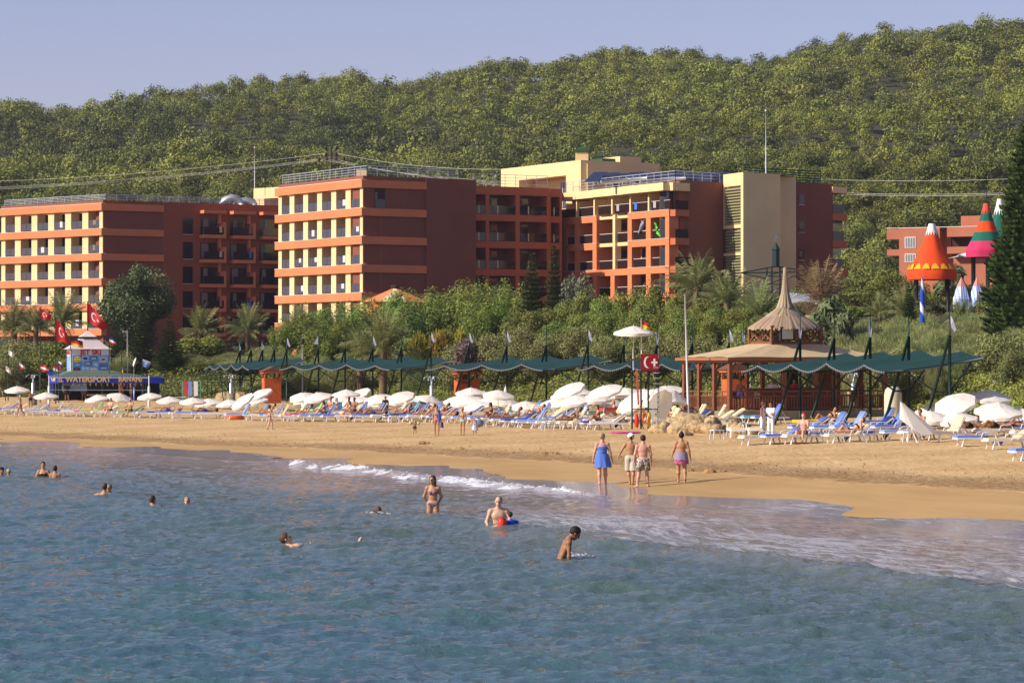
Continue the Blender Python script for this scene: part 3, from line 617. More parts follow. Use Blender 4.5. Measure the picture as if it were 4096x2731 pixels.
for i, (y0_, y1_) in enumerate(((95,150),(335,397),(580,643),(828,890))):
    z0_, z1_ = Z((700+y1_/2.24)/4,340), Z((700+y0_/2.24)/4,340)
    bc = S6.part('balcony', M_CR if i == 0 else M_SO, b5, (S6.L-.2, S6.at(c7(635)), z0_, z1_, -3.5, .25))
    if i: S6.part('balcony_railing', M_DG, bc, (S6.L, S6.at(c7(616)), z1_+.02, z1_+1.05, .0, .06)); S6.part('column', M_SO, b5, (S6.at(c7(600)), S6.at(c7(635)), z1_+.004, z1_+2.2, -3.2, -2.7))
# roof clutter: solar panels, green louvred screen, mast
mb = MB(); M_SOL = mat('solar_glass', srgb(44,50,76), .3, .15, 1, spec=.5)
railing('roof_railing', b5, [A5.p(.2,0,-.6), A5.p(A5.L,0,-.6), S5.p(S5.L,0,-.6)], roofz-.35, 1.35, 1.5, 4, .035)
scr = thing('roof_screen', 'green slatted screen on the roof behind the cream stair tower', 'screen')
W = Wall(744, 345, 821, 352); zsr = Z(178, 347)
mb = MB()
for i in range(9): W.box(mb, 0, W.L, zsr-1.2+.28*i, zsr-1.2+.28*i+.13, -.05, .05)
mb.build('slats', M_GRN, scr); mb = MB()
for i in range(6): W.box(mb, W.L*i/5-.04, W.L*i/5+.04, zsr-2.2, zsr+1.5, -.13, -.052)
mb.build('frame', M_GRN, scr)
for i in range(11):
    u0 = 596+i*12.3; yy = 342+((i*7) % 3); Y_ = yy+3; x0 = X(u0, Y_); pan = thing('solar_panel', ['first','second','third','fourth','fifth','sixth','seventh','eighth','ninth','tenth','eleventh'][i]+' tilted blue solar panel from the left on the right hotel roof', 'solar panel', (x0, Y_, roofz+.35), R(-28), 'solar panels on the hotel roof')
    mb = MB(); mb.hexa([(-.9,-1.2,.25),(.9,-1.2,.25),(.9,1.2,1.45),(-.9,1.2,1.45),(-.9,-1.2,.33),(.9,-1.2,.33),(.9,1.2,1.53),(-.9,1.2,1.53)]); mb.build('panel', M_SOL, pan)
    mb = MB(); mb.bar((-.8,1.1,0),(-.8,1.1,1.4),.06); mb.bar((.8,1.1,0),(.8,1.1,1.4),.06); mb.bar((-.8,-1.1,0),(-.8,-1.1,.25),.06); mb.bar((.8,-1.1,0),(.8,-1.1,.25),.06); mb.build('frame', M_ST, pan)
for k, (uu, c) in enumerate(((601, 0), (640, 0))):
    q = (X(uu, 338), 338, roofz+.25); mb = MB(); mb.tube([q, (q[0]+5.2, q[1]+2, q[2]+.5)], .22, 8); mb.build('roof_pipe', mat('galvanised', srgb(190,195,195), .4, metal=.6), None, label=['long silver pipe lying beside the solar panels, left one','long silver pipe lying beside the solar panels, right one'][k], cat='pipe')
def mast(u, Y, v0, v1, r, label):
    mb = MB(); x = X(u, Y); mb.tube([(x, Y, Z(v1, Y)), (x, Y, Z(v0, Y))], [r, r*.5], 6); mb.tube([(x,Y,Z(v0,Y)-.1),(x,Y,Z(v0,Y)+.15)], r*1.6, 6); return mb.build('antenna_mast', mat('white_steel', srgb(200,200,205), .4), None, label=label, cat='mast')
mast(766, 336, 110, 174, .07, 'tall thin white mast on the cream stair tower')
mast(254.5, 390, 147, 188, .06, 'thin white mast on the small left penthouse')
# --- far right terracotta building
b6 = bld('terracotta_building', 'low terracotta building with cream framed windows behind the coloured play tents', 'building')
c8 = lambda c: (3100+c/2.24)/4; y8 = lambda y: (700+y/2.24)/4
M_TC = mat('terracotta_render', srgb(176,108,82), .88, .10, .4)
W = Wall(c8(1003), 330, c8(2300), 322); zt = Z(y8(470), 328)
W.part('wall', M_TC, b6, (1.2, W.L, 6, zt, -9, -1.2))
z = lambda y: Z(y8(y), 328)
W.part('balcony', M_TC, b6, (0, W.at(c8(1115)), z(568), z(476), -4, 0)); W.part('balcony', M_TC, b6, (0, W.at(c8(1115)), z(715), z(658), -4, 0))
W.part('projecting_wall', M_TC, b6, (W.at(c8(1115))+.01, W.at(c8(1480)), 6, zt-.01, -1.3, .1))
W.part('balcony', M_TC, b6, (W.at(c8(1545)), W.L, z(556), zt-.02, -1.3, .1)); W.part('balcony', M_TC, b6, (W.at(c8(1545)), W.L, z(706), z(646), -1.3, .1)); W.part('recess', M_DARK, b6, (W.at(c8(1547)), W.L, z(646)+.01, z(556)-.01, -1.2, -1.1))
W.part('roof_house', M_TC, b6, (W.at(c8(1580)), W.L, zt, z(360), -9, -3))
W.part('coping', M_CAP, b6, (0, W.L, zt+.003, zt+.07, -1.3, .05))
for y0_, y1_ in ((550,648),(700,775)):
    wi = W.part('window', mat('white_frame', srgb(215,210,200)), b6, (W.at(c8(1168)), W.at(c8(1266)), z(y1_), z(y0_), .1, .16))
    mb = MB(); a, b_ = W.at(c8(1172)), W.at(c8(1262)); 
    for i in range(4): W.box(mb, a+(b_-a)*i/4+.04, a+(b_-a)*(i+1)/4-.04, z(y1_)+.08, z(y0_)-.08, .161, .18)
    mb.build('pane', mat('pane_grey', srgb(120,125,135), .2), wi)
W.part('low_wall', M_CR, b6, (W.at(c8(1120)), W.at(c8(1370)), z(1210), z(1120), 1, 1.3))
# cream-orange pavilion roof in front of the central block
pav = thing('pavilion_roof', 'pointed cream and orange striped pavilion roof below the central hotel block', 'pavilion', (X(395,300),300,0))
mb = MB(); cx = 0; zt = Z(287,300); zb = Z(302,300); n = 8; r = 3.6; pts = [(r*math.cos(6.283*k/n+.39), r*math.sin(6.283*k/n+.39), zb) for k in range(n)]
mb2 = MB()
for k in range(n): (mb if k % 2 else mb2).add([pts[k], pts[(k+1)%n], (0,0,zt)], [(0,1,2)])
mb.build('roof_panel', M_CR, pav); mb2.build('roof_panel', M_OR, pav); mb = MB(); mb.lathe([(.35,0),(.45,.1),(.4,.25),(0,.3)], 10, (0,0,zt-.05)); mb.build('finial', M_DARK, pav); mb = MB(); mb.lathe([(3.2,3),(3.2,zb)], 8); mb.build('wall', M_OR, pav)
# ---------------------------------------------------------------- vegetation
M_PINE = leafmat('pine_needles', (.036,.052,.015,1), (.250,.275,.046,1), .16, .16)
M_GREEN = leafmat('green_leaves', (.065,.100,.018,1), (.290,.340,.065,1), .25, .1)
M_BRIGHT = leafmat('bright_pine', (.075,.125,.020,1), (.290,.370,.070,1), .25, .08)
M_DARKG = leafmat('dark_leaves', (.022,.040,.014,1), (.150,.180,.070,1), .15, .1)
M_OLIVE = leafmat('olive_leaves', (.100,.115,.035,1), (.330,.350,.120,1), .2, .1)
M_TAM = leafmat('feathery_green', (.150,.175,.060,1), (.440,.480,.190,1), .3, .08)
M_YEL = leafmat('golden_needles', (0.138,0.138,0.018,1), (0.527,0.449,0.054,1), .25, .06)
M_PALM = leafmat('palm_frond', (.100,.120,.035,1), (.350,.370,.140,1), .3, .08)
M_BPALM = leafmat('dry_palm_frond', (0.106,0.094,0.035,1), (0.449,0.333,0.155,1), .3, .08)
M_PURP = leafmat('bare_twigs', (0.094,0.069,0.056,1), (0.248,0.186,0.155,1), .1, .08)
M_COVER = leafmat('ground_cover', (.085,.115,.022,1), (.360,.400,.085,1), .2, 0)
M_BARK = mat('bark', srgb(112,92,74), .95, .3, 3, bump=.03, bscale=8); M_PBARK = mat('pale_bark', srgb(168,156,138), .95, .2, 3)
def leaves(r, cen, rad, n, size, up=.35, aspect=1.0, shell=.55, lv0=.5, rn=.5, lvn=.13):
    """n leaf sprigs in an ellipsoid clump, denser towards its skin; returns vertices, leaf values"""
    d = r.normal(size=(n, 3)); d /= np.linalg.norm(d, axis=1)[:, None]; rr = (shell+(1-shell)*r.random(n)**.6)[:, None]
    c = np.asarray(cen)+d*rr*np.asarray(rad)
    nn = d+r.normal(size=(n, 3))*rn+np.array([0, 0, up]); nn /= np.linalg.norm(nn, axis=1)[:, None]
    a = np.cross(nn, r.normal(size=(n, 3))); a /= np.linalg.norm(a, axis=1)[:, None]+1e-9; b = np.cross(nn, a)
    s = size*(.55+.9*r.random(n))[:, None]; a = a*s*aspect; b = b*s/aspect
    k = .2*r.normal(size=(n, 1))*s
    V = np.stack([c-a*.9-b*.35, c+a*.1-b*.8+nn*k, c+a, c-a*.1+b*.8-nn*k], 1).reshape(-1, 3)
    lv = np.clip(lv0+r.normal(size=n)*lvn+.12*d[:,2], 0, 1); return V, np.repeat(lv, 4)  # leaf tone varies at random and gets lighter towards the clump's top
def pack(parts): V = np.concatenate([p[0] for p in parts]); lv = np.concatenate([p[1] for p in parts]); return V, np.arange(len(V)).reshape(-1, 4), lv
def trunk_mb(r, h, r0, limbs, lean=.1, spread=1.0, zs=.4):
    mb = MB(); p = Vector((0,0,-.3)); pts = [p.copy()]; L = Vector((r.normal(0,lean), r.normal(0,lean), 1))
    for i in range(4): p = p+Vector((L.x*h/4+r.normal(0,.03*h), L.y*h/4+r.normal(0,.03*h), (h+.3)/4)); pts.append(p.copy())
    mb.tube(pts, [r0*(1-.18*i) for i in range(5)], 6)
    for l in limbs:
        k = 1+int(r.integers(0, 3)) if zs < .9 else 3; a = pts[k]; e = Vector(l); m = a.lerp(e, .5)+Vector((0,0,-.06*h)); mb.tube([a, m, e], [r0*.45, r0*.3, r0*.12], 5)
    return mb
def crown_tree(seed, h, wr, n, size, nclump, matl, base=.3, flat=.7, lv=(.3,.75), up=.4, bark=None, shell=.5, asp=1.0, csize=.42, trunkh=.75, rn=.5, lvn=.13):
    """tree prototype meshes (crown, trunk); h total height, wr crown radius"""
    r = np.random.default_rng(seed); parts = []; ends = []
    zc = h*(base+(1-base)/2); rz = h*(1-base)/2
    for i in range(nclump):
        d = r.normal(size=3); d /= np.linalg.norm(d); q = r.random()**.45*(1-csize*.8); d[2] = d[2]*.9+.1
        cs = csize*(.65+.6*r.random()); c = np.array([d[0]*q*wr, d[1]*q*wr, zc+d[2]*q*rz]); ends.append(tuple(c*[.8,.8,1]-[0,0,.1*h]))
        parts.append(leaves(r, c, (wr*cs*1.12, wr*cs*1.12, wr*cs*flat*1.12), n//nclump, size, up, asp, shell, lv[0]+(lv[1]-lv[0])*r.random(), rn, lvn))
    V, Q, l = pack(parts); cr = npmesh('crown', V, Q, matl, lv=l)
    tr = trunk_mb(r, h*trunkh, max(.05, h*.022), ends[:9]).mesh('trunk', bark or M_BARK); return cr, tr, (V, Q, l)
def plant_tree(name, protos, label, x, y, h, sc, rz, group=None, cat='tree', z=None, wsc=None, crown='crown'):
    cr, tr = protos[0], protos[1]; zz = gz(x, y) if z is None else z
    t = thing(name, label, cat, (x, y, zz-.1), rz, group, (sc*(wsc or 1), sc*(wsc or 1), sc))
    link(crown, cr, t); link('trunk', tr, t); return t
# prototypes
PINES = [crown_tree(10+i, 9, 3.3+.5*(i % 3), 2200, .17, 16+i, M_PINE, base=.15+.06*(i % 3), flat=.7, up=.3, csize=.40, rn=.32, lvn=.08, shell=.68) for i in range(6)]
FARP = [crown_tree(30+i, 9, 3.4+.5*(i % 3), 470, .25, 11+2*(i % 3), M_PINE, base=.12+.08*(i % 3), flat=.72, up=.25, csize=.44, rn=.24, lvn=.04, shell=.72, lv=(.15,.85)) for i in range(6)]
BUSH = [crown_tree(50+i, 3, 1.9, 4500, .08, 16, M_GREEN, base=.0, flat=.8, csize=.40, trunkh=.5) for i in range(3)]
BRIGHT = [crown_tree(60+i, 5, 2.2, 8000, .072, 26, M_BRIGHT, base=.05, flat=1.3, up=1.2, csize=.30, asp=1.7, trunkh=.6) for i in range(3)]
ACAC = [crown_tree(70+i, 4.5, 2.6, 8000, .072, 26, M_OLIVE, base=.0, flat=.75, csize=.36, bark=M_PBARK, trunkh=.6) for i in range(3)]
OLIV = [crown_tree(75+i, 4.5, 2.2, 4400, .10, 18, leafmat('grey_olive', (0.069,0.083,0.043,1), (0.264,0.279,0.171,1), .15, .06), base=.1, flat=.9, csize=.36) for i in range(1)]
GREENT = [crown_tree(80+i, 6, 2.8, 10000, .082, 34, M_GREEN, base=.0, flat=.8, csize=.34) for i in range(3)]
TWIG = [crown_tree(90, 4, 2.1, 2400, .13, 16, M_PURP, base=.0, flat=.9, csize=.4, asp=2.4)]
BIGT = [crown_tree(95, 11, 4.5, 26000, .115, 70, M_DARKG, base=.05, flat=1.1, csize=.25, up=.2, lv=(.3,.9))]
OLEA = [crown_tree(97, 3.2, 1.6, 1500, .17, 14, M_DARKG, base=.0, flat=.9, csize=.4, asp=1.8, lv=(.5,1))]
def strands(r, cen, rad, n, L, wd, m=None, lv0=.5, droop=.25):
    """feathery sprays: thin quads pointing up and outwards"""
    d = r.normal(size=(n, 3)); d /= np.linalg.norm(d, axis=1)[:, None]; d[:, 2] = np.abs(d[:, 2])*.9-.05; rr = (.35+.65*r.random(n)**.5)[:, None]
    c = np.asarray(cen)+d*rr*np.asarray(rad); ax = d*.8+np.array([.15,0,.75])+r.normal(size=(n, 3))*.5; ax /= np.linalg.norm(ax, axis=1)[:, None]
    s = np.cross(ax, r.normal(size=(n, 3))); s /= np.linalg.norm(s, axis=1)[:, None]; l = (L*(.5+.8*r.random(n)))[:, None]
    V = np.stack([c-s*wd*.5, c+s*wd*.5, c+ax*l+s*wd*.35+np.array([.08,0,0])*l, c+ax*l-s*wd*.15+np.array([.08,0,0])*l], 1).reshape(-1, 3)
    return V, np.repeat(np.clip(lv0+r.normal(size=n)*.2, 0, 1), 4)
def tam_proto(seed, h, wr, n, matl=M_TAM, ncl=24, L=.27, wd=.028):
    r = np.random.default_rng(seed); parts = []; ends = []
    for i in range(ncl):
        a = r.random()*6.28; q = r.random()**.5*.75; c = np.array([math.cos(a)*q*wr, math.sin(a)*q*wr, h*(.05+.5*r.random()*(1.25-q))]); ends.append(tuple(c))
        parts.append(strands(r, c, (wr*.42, wr*.42, h*.36), n//ncl, L, wd, lv0=.3+.4*r.random()))
    V, Q, l = pack(parts); return npmesh('crown', V, Q, matl, lv=l), trunk_mb(r, h*.4, .09, ends[:7], .25).mesh('trunk', M_PBARK)
TAM = [tam_proto(200+i, 3.4, 2.7, 22000) for i in range(3)]
YELC = [tam_proto(210+i, 4.6, 1.7, 3000, M_YEL, 16, .75, .13) for i in range(2)]
def palm_proto(seed, nf, L, m, th=2.0, up=.5, nl=22):
    r = np.random.default_rng(seed); V = []; lv = []
    for i in range(nf):
        q = (i+.5)/nf; a = i*2.399+r.normal(0, .3); el = R(88)-q**1.3*R(100)+r.normal(0, .16); l = L*(.66+.38*r.random()); rl = r.normal(0,.35)
        dirh = np.array([math.cos(a), math.sin(a), 0]); p = np.array([0, 0, 0.])+dirh*.12; side = np.array([-math.sin(a), math.cos(a), 0]); val = .25+.5*r.random()+(.15 if q < .3 else 0)
        pts = []
        for k in range(nl+1): 
            t = k/nl; e = el-t*t*R(56)*(1.05-.45*(q < .35)); pts.append(p.copy()); p = p+(dirh*math.cos(e)+np.array([0,0,1])*math.sin(e))*l/nl
        for k in range(nl):
            t = (k+.5)/nl; c = pts[k]; ax = pts[k+1]-pts[k]; ax /= np.linalg.norm(ax); upv = np.cross(side, ax)
            w_ = .035*(1-t)+.012; V += [c-side*w_, c+side*w_, pts[k+1]+side*w_, pts[k+1]-side*w_]; lv += [min(1, val+.2)]*4
            if t < .12 or r.random() < .08: continue
            ll = l*.26*math.sin(math.pi*min(1, t*.80+.22))**.6*(.7+.5*r.random())
            for s in (-1, 1):
                tip = c+side*s*ll*.72+ax*ll*.62+upv*ll*(.20+.25*rl*s)-np.array([0,0,ll*(.18+.3*r.random())]); V += [c, c+ax*.085, tip+ax*.02, tip]; lv += [np.clip(val+r.normal(0,.12), 0, 1)]*4
    V = np.array(V); cr = npmesh('fronds', V, np.arange(len(V)).reshape(-1, 4), m, lv=lv)
    mb = MB(); prof = [(.34,-th-.5)]
    for k in range(10): z = -th+th*k/10; prof += [(.27+.03*(k % 2), z)]
    prof += [(.34,-.1),(.2,.15)]; mb.lathe(prof, 10); return cr, mb.mesh('trunk', mat('palm_bark', srgb(120,98,72), .95, .3, 6))
PALM = [palm_proto(300+i, 46, 3.3, M_PALM, 4) for i in range(3)]; BPALM = [palm_proto(310, 44, 3.5, M_BPALM, 3)]
def conifer_proto(seed, h, wr, ntier, m, per=9, droop=.15):
    """Norfolk pine: level tiers of branches with clearly visible gaps"""
    r = np.random.default_rng(seed); V = []; lv = []; mb = MB(); mb.tube([(0,0,-.3),(0,0,h*.6),(0,0,h)], [h*.018, h*.010, .01], 6)
    for i in range(ntier):
        t = (i+.3)/ntier; z = h*(.06+.93*t); L = wr*(1-t)**.75*(.85+.3*r.random())+.08; a0 = r.random()*6
        for b in range(per):
            a = a0+b*6.283/per+r.normal(0,.12); dr = np.array([math.cos(a), math.sin(a), 0]); sd_ = np.array([-dr[1], dr[0], 0]); val = .2+.5*r.random()
            mb.bar((0,0,z), tuple(dr*L*.8+np.array([0,0,z-L*droop*.3])), .03)
            nn = max(4, int(L/.13))
            for k in range(nn):
                q = (k+.6)/nn; c = dr*L*q+np.array([0,0,z-droop*L*q+.28*L*q*q]); w_ = min((L*.26+.10)*(1-.5*q), .55)*(.7+.6*r.random())
                for s in (-1, 1):
                    e = c+sd_*s*w_+dr*w_*.7+np.array([0,0,.10*w_+r.normal(0,.03)]); V += [c-dr*.14, c+dr*.14+np.array([0,0,.12]), e+np.array([0,0,.16]), e-dr*.10]; lv += [np.clip(val+r.normal(0,.15),0,1)]*4
    V = np.array(V); return npmesh('crown', V, np.arange(len(V)).reshape(-1,4), m, lv=lv), mb.mesh('trunk', M_BARK)
M_NORF = leafmat('norfolk_needles', (0.022,0.047,0.017,1), (0.121,0.202,0.052,1), .15, .06)
NORF = [conifer_proto(400+i, 9, 2.1, 22, M_NORF) for i in range(2)]; NBIG = [conifer_proto(410, 17, 5.2, 46, leafmat('big_norfolk', (0.027,0.056,0.018,1), (0.132,0.202,0.046,1), .15, .02), 22)]
def at_px(name, protos, hproto, wproto, label, u, vtop, Y, wpx=None, group=None, cat='tree', zt=None, crown='crown'):
    """stand a plant at distance Y so that its top reaches height vtop"""
    x = X(u, Y); g = gz(x, Y); h = max(1.0, Z(vtop, Y)-g); sc = h/hproto; wsc = None
    if wpx: wsc = (wpx*(1.3 if cat == 'bush' or name in ('pine_shrub','leafy_tree') else 1)*Y/F/2)/(wproto*sc)
    return plant_tree(name, protos[int(u*7) % len(protos)], label, x, Y, h, sc, random.random()*6.28, group, cat, g, wsc, crown)
def palm_px(protos, u, vtop, Y, rpx, label, group='date palms between the beach and the hotels'):
    x = X(u, Y); L = rpx*1.3*Y/F*.95; sc = L/3.0; z = Z(vtop, Y)-2.75*sc; p = protos[int(u) % len(protos)]
    t = thing('palm_tree', label, 'palm', (x, Y, z), random.random()*6.28, group, sc); link('fronds', p[0], t); link('trunk', p[1], t)
    # trunk down to the ground
    g = gz(x, Y); mb = MB(); mb.tube([(0,0,(g-z)/sc-.2),(0,0,-3.9)], [.33,.3], 10) if (g-z)/sc < -4 else None
    if mb.v: mb.build('lower_trunk', MATS['palm_bark'], t)
    return t
palm_px(PALM, 14, 300, 294, 27, 'date palm at the left edge below the left hotel block')
palm_px(PALM, 62, 292, 297, 27, 'tall date palm behind the red flags and left of the round dark tree')
palm_px(PALM, 36, 303, 291, 22, 'shaggy date palm between the two leftmost palms')
palm_px(PALM, 201, 304, 294, 24, 'date palm right of the round dark tree')
palm_px(PALM, 248, 304, 297, 24, 'date palm in front of the brown gap between left and central hotel blocks')
palm_px(PALM, 299, 304, 300, 20, 'date palm peeping over the shrubs below the central hotel block')
palm_px(PALM, 383, 310, 252, 36, 'broad drooping date palm behind the second green canopy')
palm_px(PALM, 360, 325, 258, 26, 'low date palm tucked behind the broad drooping palm')
palm_px(PALM, 697, 251, 262, 33, 'tallest date palm left of the cream stair tower')
palm_px(PALM, 727, 268, 254, 32, 'date palm in front of the foot of the cream stair tower')
palm_px(PALM, 760, 279, 246, 33, 'date palm just left of the thatched spire')
palm_px(BPALM, 822, 262, 238, 36, 'brownish date palm right of the thatched spire')
palm_px(PALM, 905, 286, 232, 22, 'fan shaped palm below the orange play tent', 'low palms below the play tents')
palm_px(PALM, 880, 292, 236, 20, 'low palm left of the orange play tent', 'low palms below the play tents')
palm_px(PALM, 960, 297, 226, 18, 'low palm between the striped pole and the small pink tents', 'low palms below the play tents')
at_px('broadleaf_tree', BIGT, 11.3, 4.3, 'big round dark green tree in front of the left hotel block', 137, 255, 300, 84)
at_px('norfolk_pine', NORF, 9, 2.1, 'small tiered conifer in front of the big round dark tree', 141, 304, 280, 26)
at_px('norfolk_pine', NORF, 9, 2.1, 'small tiered conifer right of the big round dark tree', 169, 312, 278, 30)
at_px('norfolk_pine', NORF, 9, 2.1, 'dim small conifer behind the kiosk tower', 118, 322, 281, 26)
at_px('norfolk_pine', NORF, 9, 2.1, 'slim dark conifer left of the grey green tree by the middle wing', 532, 250, 274, 38)
at_px('norfolk_pine', NORF, 9, 2.1, 'taller slim conifer in front of the corner of the orange framed block', 554, 242, 282, 32)
at_px('norfolk_pine', NORF, 9, 2.1, 'small tiered conifer left of the blue striped pole', 909, 281, 222, 20)
at_px('norfolk_pine', NBIG, 17, 5.2, 'huge dark tiered conifer cut by the right edge of the view', 1029, 105, 196, 92)
at_px('olive_tree', OLIV, 4.5, 2.2, 'grey green tree beside the orange framed block', 577, 257, 288, 40)
at_px('twiggy_bush', TWIG, 4, 2.1, 'leafless purplish brown bush behind the middle canopy', 469, 326, 246, 34, cat='bush')
YG = 'golden conifers below the central block'
for i, (u, v, w) in enumerate(((437, 311, 26), (420, 318, 20), (458, 314, 20))): at_px('golden_conifer', YELC, 5, 1.7, ['bright golden conifer in front of the blank brown wall, middle of three','bright golden conifer left of its two fellows','bright golden conifer, rightmost of the three'][i], u, v, 262, w, YG)
BG = 'bright green pines in front of the hotels'
for i, (u, v, Y, w) in enumerate(((352,297,292,34),(376,291,296,32),(398,288,286,36),(424,286,292,32),(445,285,298,34),(466,277,296,36),(490,276,300,34),(511,280,296,30),(330,303,288,34),(308,310,284,32),(288,316,280,32),(345,318,268,30),(321,322,266,30),(405,300,276,30),(500,298,284,30),(478,296,284,30))):
    at_px('pine_shrub', BRIGHT, 5, 1.9, 'bright green upright pine in the mass below the central hotel block', u, v, Y, w, BG)
GG = 'green leafy trees in front of the middle wing'
for i, (u, v, Y, w) in enumerate(((586,278,278,36),(606,284,272,34),(560,290,280,36),(540,298,270,40),(630,276,268,34),(655,271,262,34),(676,281,256,34),(643,290,255,40),(612,300,258,40),(668,297,248,34),(700,290,240,38),(735,300,232,36),(716,306,226,36),(682,300,234,36),(765,306,222,34),(750,312,218,32),(585,302,262,36),(720,296,238,30),(520,300,275,30),(745,300,232,30),(690,300,242,34),(560,312,262,34))):
    at_px('leafy_tree', GREENT, 6.2, 2.6, 'green leafy tree in the mass between middle wing and palms', u, v, Y, w, GG)
AG = 'olive green round bushes behind the canopies'
for i, (u, v, Y, w) in enumerate(((497,320,246,36),(525,318,244,36),(556,322,240,40),(585,319,238,42),(610,325,232,38),(640,318,230,42),(668,322,226,40),(700,326,220,44),(728,330,216,36),(500,335,240,30),(450,338,246,30),(540,335,238,34),(752,318,212,40),(655,333,226,34),(775,330,208,34),(600,338,230,34),(800,325,206,30))):
    at_px('round_bush', ACAC, 4.7, 2.4, 'olive green round bush directly behind the green canopies', u, v, Y, w, AG, 'bush')
for i, (u, v, Y, w) in enumerate(((18,334,282,52),(52,336,280,46),(88,342,279,40),(72,350,277,36),(4,348,278,40))):
    at_px('willow_bush', GREENT if i % 2 else ACAC, 6.2 if i % 2 else 4.7, 2.6 if i % 2 else 2.4, 'dense round bush behind the flags at the left edge', u, v, Y, w, 'round bushes left of the kiosk', 'bush')
TG = 'feathery tamarisks behind the beach on the left'
for i, (u, v, Y, w) in enumerate(((124,344,280,40),(150,345,282,42),(180,347,280,40),(203,346,279,36),(228,345,279,38),(262,340,278,44),(290,338,272,40),(318,340,264,34),(345,341,260,34),(415,340,252,30),(240,350,276,34),(136,346,284,40),(166,347,284,40),(192,348,283,38))):
    at_px('tamarisk_bush', TAM, 3.9, 2.5, 'feathery grey green tamarisk between kiosk and first canopy' if u < 235 else 'feathery pale tamarisk behind the first and second canopies', u, v, Y, w, TG if u < 235 else 'feathery tamarisks behind the canopies', 'bush')
TG2 = 'feathery pale tamarisks on the right slope'
for i, (u, v, Y, w) in enumerate(((846,316,206,44),(870,312,202,46),(895,308,205,44),(920,314,198,44),(945,306,204,46),(968,304,208,44),(992,300,206,46),(1016,298,204,46),(1035,300,200,46),(835,328,196,36),(868,326,190,36),(905,330,186,34),(950,322,188,38),(980,318,190,38),(1012,316,186,38),(930,334,180,34),(1038,330,180,40),(828,310,212,30),(1060,310,195,46),(858,322,196,44),(882,318,198,44),(910,320,194,44),(940,318,196,44),(965,314,198,46),(990,312,198,46),(870,304,214,44),(900,302,216,44),(925,303,214,44),(980,298,214,44),(1005,294,216,46),(845,306,214,40))):
    at_px('tamarisk_bush', TAM, 3.9, 2.5, 'feathery pale green tamarisk on the slope right of the thatched gazebo', u, v, Y, w, TG2, 'bush')
for i, (u, v, Y, w) in enumerate(((1000,318,172,44),(1028,312,174,44),(906,336,176,34),(880,338,180,30),(1012,338,168,34))):
    at_px('round_bush', ACAC, 4.7, 2.4, ['olive bush at the right edge under the huge conifer, left one','olive bush cut by the right edge under the huge conifer','small olive bush behind the right canopy','smallest olive bush behind the right canopy','low olive bush in front of the pair at the right edge'][i], u, v, Y, w, 'olive bushes on the right slope', 'bush')
for i, (u, v, Y, w) in enumerate(((825,292,212,38),(800,302,214,28),(838,306,208,26),(947,262,252,34),(952,284,250,26),(905,300,236,22))):
    at_px('oleander_bush', OLEA, 3.2, 1.6, 'dark oleander bush '+['below the brownish palm','left of the brownish palm foot','right of the brownish palm foot','right of the orange tent','low between the two big tents','low in front of the orange tent'][i], u, v, Y, w, None, 'bush')
for i, (u, v, Y, w) in enumerate(((868,262,275,46),(893,264,270,44),(914,272,262,34),(850,274,280,34),(880,276,258,40),(962,284,245,34),(985,285,225,34),(1008,280,222,36))):
    at_px('round_pine', PINES, 9.3, 3.5, 'rounded green pine between right hotel block and orange tent' if u < 930 else 'low green pine beside the small pink tents', u, v, Y, w, 'round pines near the tents' if u < 930 else 'low pines by the pink tents')
def number(group, base):
    L = sorted([o for o in C.objects if o.get('group') == group and o.parent is None], key=lambda o: 512+F*o.location.x/o.location.y); W1 = ['leftmost','second','third','fourth','fifth','sixth','seventh','eighth','ninth','tenth','eleventh','twelfth','thirteenth','fourteenth','fifteenth','sixteenth','seventeenth','eighteenth','nineteenth','twentieth']
    for i, o in enumerate(L): o['label'] = base+', '+('rightmost' if i == len(L)-1 else 'leftmost' if i == 0 else (W1[i] if i < 20 else 'twenty-'+['first','second','third','fourth','fifth','sixth','seventh','eighth','ninth','tenth','eleventh'][i-20])+' from the left')
number(BG, 'bright green upright pine below the central hotel block'); number(GG, 'green leafy tree between middle wing and palms'); number(AG, 'olive green round bush behind the canopies'); number(TG, 'feathery tamarisk behind the kiosk')
number(TG2, 'pale feathery tamarisk on the right slope'); number('feathery tamarisks behind the canopies', 'feathery tamarisk behind the first canopies'); number('round pines near the tents', 'rounded pine left of the orange tent'); number('low pines by the pink tents', 'low pine beside the small pink tents'); number('round bushes left of the kiosk', 'dense round bush behind the flags at the left edge')
# scattered understorey so no bare soil shows
k = 0
for i in range(900):
    u = random.uniform(-60, 1090); Y = random.uniform(215, 335); x = X(u, Y); s2 = -polydist(np.array([[x, Y]]), BK)[0][0]
    if s2 > -15 or k > 165: continue
    if 820 < u < 1000 and Y < 250 and random.random() < .5: continue
    vb = HV-(gz(x, Y)-CZ)*F/Y; hgt = random.uniform(1.6, 3.4)*(1 if Y < 300 else .8)
    pr, hp = ((BUSH, 3), (GREENT, 6.2), (ACAC, 4.7))[k % 3]; plant_tree('shrub', pr[k % 3], 'green shrub in the thick planting between canopies and hotels', x, Y, hgt, hgt/hp, random.random()*6.28, 'shrubs filling the ground below the hotels', 'bush', wsc=1.5); k += 1
